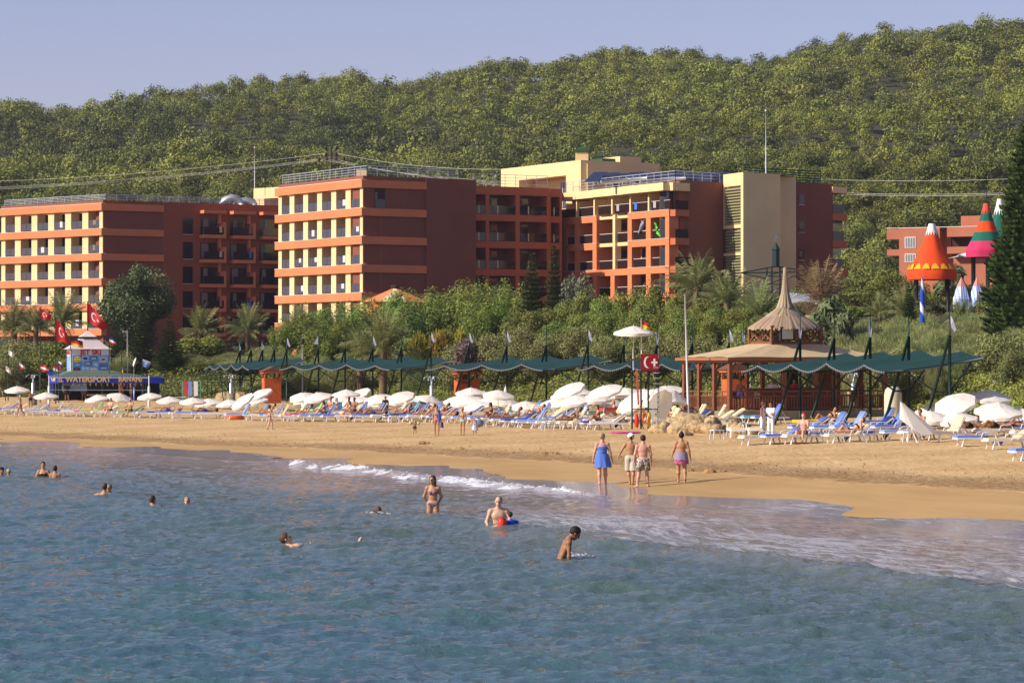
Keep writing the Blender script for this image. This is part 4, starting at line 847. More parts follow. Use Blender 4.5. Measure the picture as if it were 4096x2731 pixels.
# ---- wooded hillside: 300 nearest pines as trees of their own, the rest as one forest
pts = []
r = np.random.default_rng(11); cell = 4.5
for iy in range(int((HYR+25-HY0+18)/cell)):
    y = HY0-18+iy*cell; hw = (y*.185+25)
    for ix in range(int(-hw/cell), int(hw/cell)+1):
        px = (ix+r.uniform(-.45,.45))*cell; py = y+r.uniform(-.45,.45)*cell; pts.append((px, py))
pts = np.array(pts); keep = r.random(len(pts)) < np.clip(.80+.6*(vnoise(pts[:,0]/22, pts[:,1]/22, 77)-.35), .62, 1); pts = pts[keep]
g = ground(pts[:,0], pts[:,1]); uu = 512+F*pts[:,0]/pts[:,1]; vt = HV-F*(g+8-CZ)/pts[:,1]
roof = np.interp(uu, [-200,0,2,103,275,279,363,475,549,565,671,723,780,833,846,860,885,890,1040,1300], [205,205,206,200,207,184,175,181,187,187,179,172,182,183,190,280,280,215,215,215])
vis = vt < roof-2; inf = (uu > -20) & (uu < 1044)
order = np.argsort(pts[:,1]+np.where(vis & inf, 0, 5000)); near = order[:300]; rest = np.array([i for i in order[300:] if vis[i]])
GL = [('wooded slope behind the left hotel block', 275), ('wooded slope behind the central hotel block', 480), ('wooded slope behind the cream penthouse', 720), ('wooded slope behind the cream stair tower', 850), ('wooded slope above the terracotta building', 2000)]
for i in near:
    lab = next(a for a, b in GL if uu[i] < b); sc = (.62+.4*r.random())*(1 if r.random() > .1 else 1.25)
    if 855 < uu[i] < 1024 and vt[i] > 215: sc *= 1.1
    plant_tree('pine_tree', PINES[int(r.integers(6))], 'yellow green pine at the foot of the '+lab, pts[i,0], pts[i,1], 9, sc, r.random()*6.28, 'pines at the foot of the '+lab, z=g[i]-.3, wsc=.9+.3*r.random())
VV = []; LV = []; 
tw = MB()
for i in rest:
    V, Q, l = FARP[int(r.integers(6))][2]; sc = (.50+.34*r.random()+(.26 if r.random() < .08 else 0))*(.8+.45*vnoise(np.array([pts[i,0]/35]), np.array([pts[i,1]/50]), 91)[0]); a = r.random()*6.28; ca, sa = math.cos(a)*sc*(.9+.3*r.random()), math.sin(a)*sc
    ca, sa = math.cos(a)*sc, math.sin(a)*sc
    W_ = np.column_stack([V[:,0]*ca-V[:,1]*sa, V[:,0]*sa+V[:,1]*ca, V[:,2]*sc*(.85+.3*r.random())])+[pts[i,0], pts[i,1], g[i]-.4]
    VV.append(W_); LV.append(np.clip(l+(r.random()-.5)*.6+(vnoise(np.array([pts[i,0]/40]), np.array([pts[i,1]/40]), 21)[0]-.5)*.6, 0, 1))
VV = np.concatenate(VV); LV = np.concatenate(LV)
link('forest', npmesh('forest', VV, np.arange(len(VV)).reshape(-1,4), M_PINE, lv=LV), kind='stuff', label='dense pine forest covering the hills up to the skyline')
print('forest trees', len(rest), 'quads', len(VV)//4)
# ---- ground cover on the bank
r = np.random.default_rng(5); segs = np.hypot(*np.diff(BK, axis=0).T); cum = np.concatenate([[0], np.cumsum(segs)]); N = 300000
A = r.random(N)*(cum[12]-cum[1])+cum[1]; off = -.6+22*r.random(N)**1.25; i = np.searchsorted(cum, A)-1; d = np.diff(BK, axis=0)[i]/segs[i][:,None]; P = BK[i]+d*(A-cum[i])[:,None]+np.stack([-d[:,1]*0+d[:,1]*-1, d[:,0]], 1)*off[:,None]
edge = (vnoise(P[:,0]/2.2, P[:,1]/2.2, 31)-.4)*2.2; k = off > edge; P = P[k]; n = len(P); cl = vnoise(P[:,0]/1.6, P[:,1]/1.6, 32); z = ground(P[:,0], P[:,1])+.05+.75*cl*r.random(n)
nn = r.normal(size=(n,3))*.6+[0,0,.9]; nn /= np.linalg.norm(nn, axis=1)[:,None]; a = np.cross(nn, r.normal(size=(n,3))); a /= np.linalg.norm(a, axis=1)[:,None]; b = np.cross(nn, a); c = np.column_stack([P, z]); s = (.055+.075*r.random(n))[:,None]
V = np.stack([c-a*s, c-b*s*.6, c+a*s, c+b*s*.6], 1).reshape(-1,3); lv = np.repeat(np.clip(.15+.7*cl+.4*(vnoise(P[:,0]/6, P[:,1]/6, 33)-.3)+r.normal(size=n)*.15, 0, 1), 4)
link('ground_cover', npmesh('ground_cover', V, np.arange(len(V)).reshape(-1,4), M_COVER, lv=lv), kind='stuff', label='low green creeping plants on the bank behind the sand')
# ---------------------------------------------------------------- people: one continuous body surface from a smooth distance field
M_SKIN = mat('skin', (1,1,1,1), .5, .06, 9, objcol=True, spec=.35); M_CLOTH = mat('cloth', (1,1,1,1), .85, .08, 7, objcol=True, bump=.012, bscale=12)
M_HAIR = mat('hair', (1,1,1,1), .6, .35, 30, objcol=True, bump=.01, bscale=60)
TAN, FAIR, BROWN, PINKY = (.46,.235,.120,1), (.60,.37,.24,1), (.30,.135,.065,1), (.62,.33,.23,1)
BLK, DKB, BLOND, BRN, GREY = (.012,.010,.010,1), (.035,.020,.013,1), (.42,.30,.15,1), (.10,.055,.03,1), (.40,.36,.32,1)
def V3(*a): return np.array(a, float)
def nz(v): v = np.asarray(v, float); return v/np.linalg.norm(v)
def s_cone(P, a, b, ra, rb):
    d = b-a; l2 = d@d; t = np.clip(((P-a)@d)/l2, 0, 1); q = P-a-t[..., None]*d; return np.sqrt((q*q).sum(-1))-(ra+(rb-ra)*t)
def s_ell(P, c, r, M=None):
    q = P-c
    if M is not None: q = q@M
    r = np.asarray(r); k = np.sqrt(((q/r)**2).sum(-1)); return (k-1)*r.min()*(.6+.4*k/np.maximum(k,1))
def smin(a, b, k): h = np.clip(.5+.5*(b-a)/k, 0, 1); return b*(1-h)+a*h-k*h*(1-h)
def surfnet(f, lo, hi, res):
    n = np.ceil((hi-lo)/res).astype(int)+1; ax = [lo[i]+res*np.arange(n[i]) for i in range(3)]
    G = np.stack(np.meshgrid(*ax, indexing='ij'), -1); D = f(G); S = D < 0
    c = np.zeros(tuple(n-1), int); pos = np.zeros(tuple(n-1)+(3,)); cnt = np.zeros(tuple(n-1))
    for dx, dy, dz in [(i,j,k) for i in (0,1) for j in (0,1) for k in (0,1)]: c += S[dx:n[0]-1+dx, dy:n[1]-1+dy, dz:n[2]-1+dz]
    act = (c > 0) & (c < 8)
    for axis in range(3):
        o = [i for i in range(3) if i != axis]
        for p in (0, 1):
            for q in (0, 1):
                s0 = [0,0,0]; s0[o[0]] = p; s0[o[1]] = q; s1 = list(s0); s1[axis] = 1
                A = D[tuple(slice(s0[i], n[i]-1+s0[i]) for i in range(3))]; B = D[tuple(slice(s1[i], n[i]-1+s1[i]) for i in range(3))]
                m = (A < 0) != (B < 0); t = np.where(m, A/np.where(m, A-B, 1), 0)
                base = np.zeros(m.shape+(3,)); base[..., o[0]] = p; base[..., o[1]] = q; base[..., axis] = t
                pos += base*m[..., None]; cnt += m
    idx = -np.ones(act.shape, int); idx[act] = np.arange(act.sum()); I = np.argwhere(act)
    V = lo+res*(I+pos[act]/cnt[act][:, None]); Q = []
    for axis in range(3):
        o = [i for i in range(3) if i != axis]
        sl0 = [slice(1, n[i]-1) for i in range(3)]; sl0[axis] = slice(0, n[axis]-1); sl1 = list(sl0); sl1[axis] = slice(1, n[axis])
        A = S[tuple(sl0)]; B = S[tuple(sl1)]; w = np.argwhere(A != B)
        if not len(w): continue
        e = w.copy(); e[:, o[0]] += 1; e[:, o[1]] += 1
        def cell(a_, b_): z = e.copy(); z[:, o[0]] -= a_; z[:, o[1]] -= b_; return idx[z[:,0], z[:,1], z[:,2]]
        q = np.stack([cell(1,1), cell(0,1), cell(0,0), cell(1,0)], 1); fl = A[tuple(w.T)]
        if axis == 1: fl = ~fl
        q[~fl] = q[~fl][:, ::-1]; Q.append(q)
    return V, np.concatenate(Q)
DEF = dict(H=1.7, fem=False, spine=(0,0,1), right=(1,0,0), head=(0,0,1), face=(0,1,0), armL=((-.25,0,-1),(-.12,.12,-1)), armR=((.25,0,-1),(.12,.12,-1)),
           legL=((-.05,0,-1),(0,0,-1)), legR=((.05,0,-1),(0,0,-1)), footL=(0,1,0), footR=(0,1,0), fat=1.0, chest=(0,0,1))
class Body:
    def __init__(s, **kw):
        p = dict(DEF); p.update(kw); s.p = p; k = p['H']/1.7; s.k = k; f = p['fem']; ft = p['fat'] = p['fat']*1.07; s.ft = ft; hk = 1.10
        up = nz(p['spine']); rt = np.asarray(p['right'], float); rt = nz(rt-up*(rt@up)); fw = np.cross(up, rt); s.up, s.rt, s.fw = up, rt, fw; s.T = np.stack([rt, fw, up], 1)
        o = V3(0,0,0); s.pel = o; s.neck = o+up*.50*k; hu = nz(p['head']); s.head = s.neck+hu*.175*k+nz(p['face'])*.015*k; fc = np.asarray(p['face'], float); fc = nz(fc-hu*(fc@hu)); s.hu, s.fc = hu, fc; s.HM = np.stack([np.cross(fc, hu), fc, hu], 1)
        sw = (.155 if f else .18)*k*(ft*.5+.5); s.sh = {}; s.el = {}; s.wr = {}; s.hip = {}; s.kn = {}; s.an = {}; s.hd = {}
        for side, sg in (('L', -1), ('R', 1)):
            s.sh[side] = s.neck-up*.055*k+rt*sg*sw; a, b = p['arm'+side]; s.el[side] = s.sh[side]+nz(a)*.285*k; s.wr[side] = s.el[side]+nz(b)*.25*k; s.hd[side] = nz(b)
            s.hip[side] = s.pel+rt*sg*.088*k-up*.03*k; a, b = p['leg'+side]; s.kn[side] = s.hip[side]+nz(a)*.425*k; s.an[side] = s.kn[side]+nz(b)*.405*k
        T = s.T; c = lambda x, y, z: o+rt*x*k+fw*y*k+up*z*k; s.c = c
        w = ft; P_ = []
        hipw = .166 if f else .146; wst = .116 if f else .136; chw = .142 if f else .166
        P_ += [('e', c(0,0,.0), (hipw*k*w, .098*k*w, .115*k), T), ('e', c(0,.0,.17), (wst*k*w, .085*k*w, .15*k), T), ('e', c(0,.005,.33), (chw*k*w, .098*k*w, .155*k), T), ('e', c(0,-.005,.42), (chw*1.05*k, .075*k, .07*k), T)]
        for sg in (-1, 1):
            P_ += [('e', c(sg*.065,-.062,-.035), (.078*k*w,.062*k*w,.078*k), T)]
            P_ += [('e', c(sg*.062,.088,.315), ((.052 if f else .06)*k, (.05 if f else .022)*k, .05*k), T)]
        for S_ in 'LR':
            P_ += [('c', s.sh[S_], s.el[S_], .050*k*w, .038*k*w), ('c', s.el[S_], s.wr[S_], .039*k*w, .024*k), ('e', s.sh[S_]+(-s.up*.01*k), (.058*k*w,.055*k*w,.055*k), T)]
            m = s.hip[S_]*.55+s.kn[S_]*.45; P_ += [('c', s.hip[S_], m, .090*k*w, .073*k*w), ('c', m, s.kn[S_], .073*k*w, .050*k*w)]
            m = s.kn[S_]*.68+s.an[S_]*.32; bk = -nz(np.cross(s.rt, nz(s.an[S_]-s.kn[S_])))*1.; m = m+bk*(-.012*k if bk@s.fw > 0 else .012*k)*1; P_ += [('c', s.kn[S_], m, .050*k*w, .055*k*w), ('c', m, s.an[S_], .054*k*w, .031*k)]
            fd = nz(p['foot'+S_]); P_ += [('c', s.an[S_]-fd*.035*k+V3(0,0,-.012*k), s.an[S_]+fd*.13*k+nz(s.an[S_]-s.kn[S_])*.035*k, .034*k, .024*k), ('c', s.an[S_]+fd*.11*k+nz(s.an[S_]-s.kn[S_])*.037*k, s.an[S_]+fd*.175*k+nz(s.an[S_]-s.kn[S_])*.042*k, .030*k, .018*k)]
        P_ += [('c', s.neck-up*.05*k, s.neck+hu*.09*k, .064*k, .052*k)]+[('c', s.neck+hu*.015*k, s.sh[q]*.75+s.neck*.25-up*.0*k, .048*k, .040*k) for q in 'LR']
        s.body = P_
        h = s.head; HM = s.HM; hc = lambda x, y, z: h+HM@V3(x*k*hk, y*k*hk, z*k*hk); s.hc = hc
        s.hp = [('e', hc(0,-.012,.018), (.082*k,.101*k,.104*k), HM), ('e', hc(0,.022,-.045), (.062*k,.072*k,.075*k), HM), ('c', hc(0,.088,.012), hc(0,.108,-.022), .011*k, .015*k), ('e', hc(0,.082,-.058), (.026*k,.012*k,.012*k), HM), ('e', hc(0,.068,-.095), (.028*k,.022*k,.018*k), HM), ('e', hc(0,.078,.035), (.055*k,.016*k,.012*k), HM),
                ('e', hc(-.078,-.005,-.012), (.012*k,.020*k,.032*k), HM), ('e', hc(.078,-.005,-.012), (.012*k,.020*k,.032*k), HM)]
        s.hnd = []
        for S_ in 'LR':
            d = s.hd[S_]; sd_ = nz(np.cross(d, s.fw+V3(.01,.02,.03))); th = nz(np.cross(sd_, d)); w0 = s.wr[S_]; curl = -sd_*(.3 if S_ == 'R' else -.3)
            pc = w0+d*.048*k; PM = np.stack([sd_, th, d], 1); s.hnd += [('e', pc, (.016*k,.038*k,.050*k), PM)]
            for j, (off, L) in enumerate(((-.029,.062),(-.010,.075),(.010,.080),(.029,.072))):
                a = w0+d*.085*k+th*off*k; b = a+nz(d+curl*.35)*L*.5*k; e = b+nz(d+curl*1.3)*L*.5*k; s.hnd += [('c', a, b, .0105*k, .0095*k), ('c', b, e, .0095*k, .008*k)]
            a = w0+d*.030*k+th*.030*k; b = a+nz(d*.8+th*.75)*.038*k; s.hnd += [('c', a, b, .013*k, .011*k), ('c', b, b+nz(d+th*.25+curl*.5)*.03*k, .011*k, .009*k)]
    def ev(s, P, prims, k, grow=0):
        r = None
        for q in prims:
            d = s_cone(P, q[1], q[2], q[3], q[4]) if q[0] == 'c' else s_ell(P, q[1], q[2], q[3])
            r = d if r is None else smin(r, d, k)
        return r-grow
    def bounds(s, prims, pad):
        lo = V3(9,9,9); hi = -lo
        for q in prims:
            for p, r in (((q[1], q[3]), (q[2], q[4])) if q[0] == 'c' else ((q[1], max(q[2])),)): lo = np.minimum(lo, p-r); hi = np.maximum(hi, p+r)
        return lo-pad, hi+pad
    def skin(s, res, hands=True, name='person'):
        f = lambda P: np.minimum(smin(s.ev(P, s.body, .035*s.k), s.ev(P, s.hp, .016*s.k), .012*s.k), 9)
        allp = s.body+s.hp; 
        def g(P):
            d = smin(s.ev(P, s.body, .032*s.k), s.ev(P, s.hp, .014*s.k), .014*s.k)
            return smin(d, s.ev(P, s.hnd, .004*s.k), .008*s.k)
        lo, hi = s.bounds(allp+s.hnd, .04); V, Q = surfnet(g, lo, hi, res); return npmesh(name, V, Q, M_SKIN, True)
    def shell(s, prims, grow, cuts, res=.014, k=.03, name='cloth', m=None):
        """cloth that follows the body: grown skin kept where every cut (point, normal) is negative"""
        def g(P):
            d = s.ev(P, prims, k*s.k, grow)
            for c, n in cuts: d = np.maximum(d, (P-c)@nz(n))
            return d
        lo, hi = s.bounds(prims, grow+.04); V, Q = surfnet(g, lo, hi, res)
        if not len(Q): return None
        return npmesh(name, V, Q, m or M_CLOTH, True)
def loopskirt(b, z0, z1, r0, r1, fold, name='skirt', m=None, sway=(0,0), n=40, seed=1, dp=.72):
    r = np.random.default_rng(seed); k = b.k; rows = 9; V = []
    ph = r.random(4)*6
    for i in range(rows):
        t = i/(rows-1); z = z0+(z1-z0)*t; rad = r0+(r1-r0)*t**.8
        for j in range(n):
            a = 2*math.pi*j/n; w = 1+fold*t*(math.sin(a*9+ph[0])*.6+math.sin(a*5+ph[1])*.4); q = b.rt*math.cos(a)*rad*w+b.fw*math.sin(a)*rad*dp*w
            V.append(q*k+b.up*z*k+V3(sway[0]*t*k, sway[1]*t*k, (.012*math.sin(a*9+ph[2]) if i == rows-1 else 0)))
    Q = [(i*n+j, i*n+(j+1)%n, (i+1)*n+(j+1)%n, (i+1)*n+j) for i in range(rows-1) for j in range(n)]
    return npmesh(name, V, Q, m or M_CLOTH, True)
def hair_mesh(b, style, res=.012):
    k = b.k; hc = b.hc; pr = [('e', hc(0,-.018,.028), (.089*k,.107*k,.105*k), b.HM)]
    cuts = [(hc(0,.062,.05), -b.HM@V3(0,-1,.75)), ]
    cuts = [(hc(0,.048,.052), b.HM@V3(0,1,-.42)), (hc(0,-.02,-.052), b.HM@V3(0,.35,-1))]
    if style == 'bald': cuts = [(hc(0,.005,.03), b.HM@V3(0,1,.1)), (hc(0,-.02,-.045), b.HM@V3(0,.25,-1)), (hc(0,-.02,.085), b.HM@V3(0,.6,1))]
    def g(P):
        d = b.ev(P, pr, .02*k, .006*k)
        for c, n in cuts: d = np.maximum(d, (P-c)@nz(n))
        return d
    ex = []
    if style == 'bun': ex = [('e', hc(0,-.055,.125), (.040*k,.040*k,.042*k), b.HM)]
    if style == 'long': ex = [('e', hc(0,-.055,-.05), (.088*k,.055*k,.13*k), b.HM), ('c', hc(-.07,-.02,-.03), hc(-.085,-.01,-.16), .03*k, .02*k), ('c', hc(.07,-.02,-.03), hc(.085,-.01,-.16), .03*k, .02*k)]
    if style == 'bob': ex = [('e', hc(0,-.03,-.01), (.090*k,.080*k,.085*k), b.HM)]
    if style == 'clip': ex = [('e', hc(0,-.10,.04), (.03*k,.03*k,.05*k), b.HM)]
    cf = (hc(0,.045,0), b.HM@V3(0,1,-.1))
    def g2(P):
        d = g(P)
        if ex: e = b.ev(P, ex, .02*k); e = np.maximum(e, (P-cf[0])@nz(cf[1])); d = smin(d, e, .012*k)
        return d
    lo, hi = b.bounds(pr+ex, .03); V, Q = surfnet(g2, lo, hi, res); return npmesh('hair', V, Q, M_HAIR, True)
def face_bits(b, o, glasses=False):
    k = b.k; hc = b.hc; mb = MB()
    for sg in (-1, 1):
        c = hc(sg*.030,.080,.012); mb.tube([tuple(c-b.HM@V3(.013*k,0,0)), tuple(c+b.HM@V3(.013*k,0,0))], (.020 if glasses else .008)*k, 6)
    if glasses: mb.tube([tuple(hc(-.07,.03,.018)), tuple(hc(-.045,.085,.016)), tuple(hc(.045,.085,.016)), tuple(hc(.07,.03,.018))], .006*k, 5)
    mb.build('sunglasses' if glasses else 'eyes', mat('dark_eye', (.02,.015,.012,1), .3), o)
    if not glasses: mb = MB(); mb.tube([tuple(hc(-.022,.090,-.060)), tuple(hc(.022,.090,-.060))], .006*k, 5); mb.build('lips', mat('lips', (.30,.09,.07,1), .5), o)
def person(b, label, loc, rz, skin=TAN, hair=('short', DKB), wear=(), res=.022, hands=True, group=None, glasses=None, zoff=None, name='person'):
    """wear: list of (mesh, colour)"""
    me = b.skin(res, hands); lowest = min(b.an['L'][2], b.an['R'][2])-.055*b.k
    z = loc[2]-(lowest if zoff is None else zoff)
    o = link(name, me, None, (loc[0], loc[1], z), rz, label, 'person', group, None, skin)
    if hair: h = link('hair', hair_mesh(b, hair[0], res*.75), o); h.color = hair[1]
    for m_, c in wear:
        if m_ is not None: q = link(m_.name.split('.')[0], m_, o); q.color = c
    if glasses is not None: face_bits(b, o, glasses)
    return o
def briefs(b, grow=.010, top=.055, low=.085, res=.014, name='bikini_bottom', m=None):
    pr = [q for q in b.body if q[0] == 'e'][:2]+[q for q in b.body if q[0] == 'e'][4:8:2]+[('c', b.hip[S_], b.hip[S_]*.55+b.kn[S_]*.45, .090*b.k*b.ft, .073*b.k*b.ft) for S_ in 'LR']
    c = b.c; k = b.k
    return b.shell(pr, grow, [(c(0,0,top), b.up)]+[(c(sg*.11,0,-.03), V3(*(b.rt*sg*.62-b.up*.78))) for sg in (-1,1)]+[(c(0,0,-low-.02), -b.up)], res, name=name, m=m)
def bra(b, res=.014, name='bikini_top', m=None):
    pr = [q for q in b.body if q[0] == 'e'][2:3]+[q for q in b.body if q[0] == 'e'][5:9:2]; c = b.c
    return b.shell(pr, .008, [(c(0,0,.355), b.up), (c(0,0,.275), -b.up)], res, .02, name, m)
def shorts(b, frac=.62, loose=.022, top=.10, res=.014, name='shorts', m=None):
    pr = [q for q in b.body if q[0] == 'e'][:2]+[q for q in b.body if q[0] == 'e'][4:8:2]; cuts = [(b.c(0,0,top), b.up)]
    k = b.k
    for S_ in 'LR': e = b.hip[S_]*(1-frac)+b.kn[S_]*frac; pr.append(('c', b.hip[S_], e, .092*k*b.ft+loose*.4, .080*k*b.ft+loose))
    dn = nz(nz(b.kn['L']-b.hip['L'])+nz(b.kn['R']-b.hip['R'])); low = max(((b.hip[S_]*(1-frac)+b.kn[S_]*frac)@dn) for S_ in 'LR'); cuts.append((dn*(low-.01), dn))
    return b.shell(pr, .010, cuts, res, .02, name, m)
def shirt(b, res=.016, name='shirt', low=-.05, sleeve=.5):
    es = [q for q in b.body if q[0] == 'e']; pr = es[:4]+[('c', b.sh[S_], b.sh[S_]*(1-sleeve)+b.el[S_]*sleeve, .055*b.k, .052*b.k) for S_ in 'LR'] if sleeve else es[:4]
    return b.shell(pr, .016, [(b.c(0,0,low), -b.up), (b.neck+b.up*.02, b.up)], res, .03, name)
def trousers(b, res=.016):
    pr = [q for q in b.body if q[0] == 'e'][:1]+[q for q in b.body if q[0] == 'e'][4:8:2]; k = b.k
    for S_ in 'LR': pr += [('c', b.hip[S_], b.kn[S_], .098*k, .070*k), ('c', b.kn[S_], b.an[S_], .070*k, .075*k)]
    return b.shell(pr, .008, [(b.c(0,0,.08), b.up), (V3(0,0,min(b.an['L'][2], b.an['R'][2])-.01), (0,0,-1))], res, .02, 'trousers')
def pattern_mat(name, cols, scale):
    if name in MATS: return MATS[name]
    m = bpy.data.materials.new(name); m.use_nodes = True; t = m.node_tree; b = t.nodes['Principled BSDF']; b.inputs['Roughness'].default_value = .85
    tc = t.nodes.new('ShaderNodeTexCoord').outputs['Object']; v = t.nodes.new('ShaderNodeTexVoronoi'); v.inputs['Scale'].default_value = scale; t.links.new(noisen(t, tc, scale*.6, 2, out='Color'), v.inputs['Vector'])
    v.inputs['Scale'].default_value = 6; s = t.nodes.new('ShaderNodeSeparateColor'); t.links.new(v.outputs['Color'], s.inputs[0]); r = t.nodes.new('ShaderNodeValToRGB'); r.color_ramp.interpolation = 'CONSTANT'
    while len(r.color_ramp.elements) < len(cols): r.color_ramp.elements.new(.5)
    for i, c in enumerate(cols): r.color_ramp.elements[i].position = i/len(cols); r.color_ramp.elements[i].color = c
    t.links.new(s.outputs[0], r.inputs[0]); t.links.new(r.outputs[0], b.inputs['Base Color']); MATS[name] = m; return m
M_FLORAL = pattern_mat('floral_print', [(.55,.50,.42,1), (.06,.07,.05,1), (.55,.50,.42,1), (.45,.18,.07,1), (.55,.50,.42,1)], 14)
M_BIK = pattern_mat('bikini_print', [(.05,.05,.14,1), (.45,.42,.5,1), (.05,.05,.14,1), (.30,.10,.15,1)], 30)
# ---- the four walkers, seen from behind
def at_feet(u, v): return hit(u, v)
p = at_feet(602.3, 484.2); H = 51*p.y/F
b = Body(H=H, fem=True, fat=1.12, armL=((-.30,.02,-1),(-.22,.22,-1)), armR=((.34,-.05,-1),(.26,.05,-1)), legL=((-.03,-.10,-1),(0,-.16,-1)), legR=((.04,.12,-1),(.02,.0,-1)), face=(.5,.85,0), footL=(-.1,1,-.1))
es = [q for q in b.body if q[0] == 'e']
o = person(b, 'woman with clipped fair hair walking away in a short sky blue sundress', p, R(2), PINKY, ('clip', BLOND), [(b.shell(es[:3], .014, [(b.c(0,0,.36), b.up), (b.c(0,0,-.02), -b.up)], .013, name='dress'), (.10,.20,.62,1)), (loopskirt(b, .12, -.33, .205, .285, .09, seed=3, sway=(.02,-.02), n=64, dp=.80), (.095,.19,.60,1))], .012)
mb = MB()
for sg in (-1, 1): mb.tube([tuple(b.c(sg*.075,-.09,.35)), tuple(b.c(sg*.08,-.075,.43)), tuple(b.c(sg*.09,0,.48))], .006, 5)
mb.build('strap', mat('strap_blue', (.12,.24,.6,1)), o)
w_ = b.wr['L']; mb = MB(); mb.tube([tuple(w_+V3(-.02,.02,-.12)), tuple(w_+V3(.07,.03,-.15))], .03, 8); mb.build('sandals', mat('yellow_plastic', srgb(230,190,40)), None, loc=o.location, label='yellow sandals held in the left hand of the woman in the blue dress', cat='sandals')
p = at_feet(630.8, 484.0); H = 50.5*p.y/F
b = Body(H=H, armL=((-.62,-.12,-1),(-.42,.35,-1)), armR=((.26,.05,-1),(.2,.2,-1)), legL=((.04,.20,-1),(.10,-.16,-1)), legR=((.0,-.12,-1),(-.10,-.10,-1)), face=(-.95,.45,0), right=(1,-.1,0), footR=(.3,.9,0), footL=(.1,1,0))
o = person(b, 'man in a white cap and cream cargo shorts walking away beside his friend', p, R(4), TAN, ('short', DKB), [(shorts(b, .98, .03, .08), (.52,.47,.36,1))], .012, glasses=True)
cap = b.shell([('e', b.hc(0,-.015,.035), (.093*b.k,.111*b.k,.108*b.k), b.HM)], .008, [(b.hc(0,0,.015), b.HM@V3(0,-.35,-1))], .011, name='cap'); q = link('cap', cap, o); q.color = (.85,.85,.86,1)
mb = MB(); bp = [b.hc(x*.001,-.09-.055*(1-(x/75)**2),.01-.012) for x in (-70,-45,0,45,70)]; mb.add([tuple(b.hc(x*.001,-.07,.02)) for x in (-70,-45,0,45,70)]+[tuple(q_) for q_ in bp]+[tuple(b.hc(x*.001,-.07,.012)) for x in (-70,-45,0,45,70)]+[tuple(q_-V3(0,0,.01)) for q_ in bp], [(i,i+1,i+6,i+5) for i in range(4)]+[(i+11,i+10,i+15,i+16) for i in range(4)]+[(i+5,i+6,i+16,i+15) for i in range(4)]); mb.build('brim', mat('white_cloth', (.82,.82,.84,1)), q)
p = at_feet(643, 486.7); H = 51.6*p.y/F
b = Body(H=H, fat=1.05, armL=((-.28,-.05,-1),(-.16,.12,-1)), armR=((.26,.05,-1),(.08,.30,-1)), legL=((-.12,-.08,-1),(-.14,-.10,-1)), legR=((.10,.12,-1),(.10,-.06,-1)), head=(0,.12,1), footL=(-.35,.9,0), footR=(.3,.95,0))
o = person(b, 'pink shouldered man with cropped dark hair and floral swim shorts walking away', p, 0, PINKY, ('short', DKB), [(shorts(b, .80, .032, .05, m=M_FLORAL), (1,1,1,1))], .012)
p = at_feet(681.4, 482.2); H = 50.0*p.y/F
b = Body(H=H, fem=True, fat=1.14, armL=((-.34,.06,-1),(-.30,.25,-1)), armR=((.30,-.08,-1),(.22,.15,-1)), legL=((-.04,.10,-1),(.0,-.02,-1)), legR=((.05,.02,-1),(.06,-.62,-1)), footR=(0,.35,-1), footL=(0,1,0))
o = person(b, 'tanned woman with a black topknot in a pink and grey sarong walking away', p, R(-3), TAN, ('bun', BLK), [(loopskirt(b, .13, -.14, .190, .255, .03, seed=5, name='sarong', n=48, dp=.86), (.27,.25,.33,1)), (loopskirt(b, -.08, -.27, .238, .238, .05, seed=6, name='sarong_hem', n=48, dp=.84), (.50,.09,.20,1)), (b.shell(es and [q for q in b.body if q[0]=='e'][1:2], .010, [(b.c(0,0,.155), b.up), (b.c(0,0,.115), -b.up)], .011, name='bikini_band'), (.75,.16,.04,1))], .012)
mb = MB(); mb.tube([tuple(b.neck+b.fw*-.045+b.rt*-.05), tuple(b.neck-b.fw*.062), tuple(b.neck+b.fw*-.045+b.rt*.05)], .008, 6); mb.build('neck_strap', mat('orange_strap', (.75,.16,.04,1)), o)
# ---- bathers
def wl(u, v): Y = F*CZ/(v-HV); return Vector((X(u, Y), Y, 0))
def bather(b, label, u, v, vtop, rz, skin, hair, wear=(), res=.018, glasses=None, group=None):
    p = wl(u, v); top = (v-vtop)*p.y/F; ht = b.head[2]+.118*b.k     # head top above the pelvis
    return person(b, label, (p.x, p.y, 0), rz, skin, hair, wear, res, zoff=ht-top-.03, glasses=glasses, group=group)
b = Body(H=1.68, fem=True, armL=((-.30,-.32,-1),(.45,-.45,-.75)), armR=((.42,-.30,-1),(-.35,-.55,-.8)), head=(.02,.10,1), face=(.32,1,-.35), spine=(0,.04,1))
bather(b, 'dark haired woman in a patterned bikini standing thigh deep with hands behind her back', 433, 512.3, 476.2, R(172), TAN, ('long', BRN), [(bra(b, .011, m=M_BIK), (1,1,1,1)), (briefs(b, .009, .02, res=.011, m=M_BIK), (1,1,1,1))], .0115, False)
b = Body(H=1.78, fat=1.06, armL=((-.34,.16,-1),(.10,.75,-.62)), armR=((.36,.18,-1),(-.15,.8,-.6)), head=(0,.12,1), face=(.12,1,-.35))
bather(b, 'balding man standing waist deep holding a small child in armbands', 498.5, 529, 497.2, R(182), FAIR, ('bald', DKB), [(shorts(b, .3, .01, .02), (.03,.03,.03,1))], .012, False)
b = Body(H=1.15, armL=((-.6,.4,-.4),(-.5,.6,-.2)), armR=((.5,.5,-.3),(.5,.6,-.1)), spine=(0,.25,1), face=(-.5,.9,.1), legL=((0,.3,-1),(0,0,-1)))
es = [q for q in b.body if q[0] == 'e']
o = bather(b, 'small dark haired child in a blue float vest held before the balding man', 511, 532, 512.5, R(20), FAIR, ('short', DKB), [(b.shell(es[:4], .045, [(b.neck-b.up*.02, b.up)], .014, name='float_vest'), (.01,.06,.55,1))], .013)
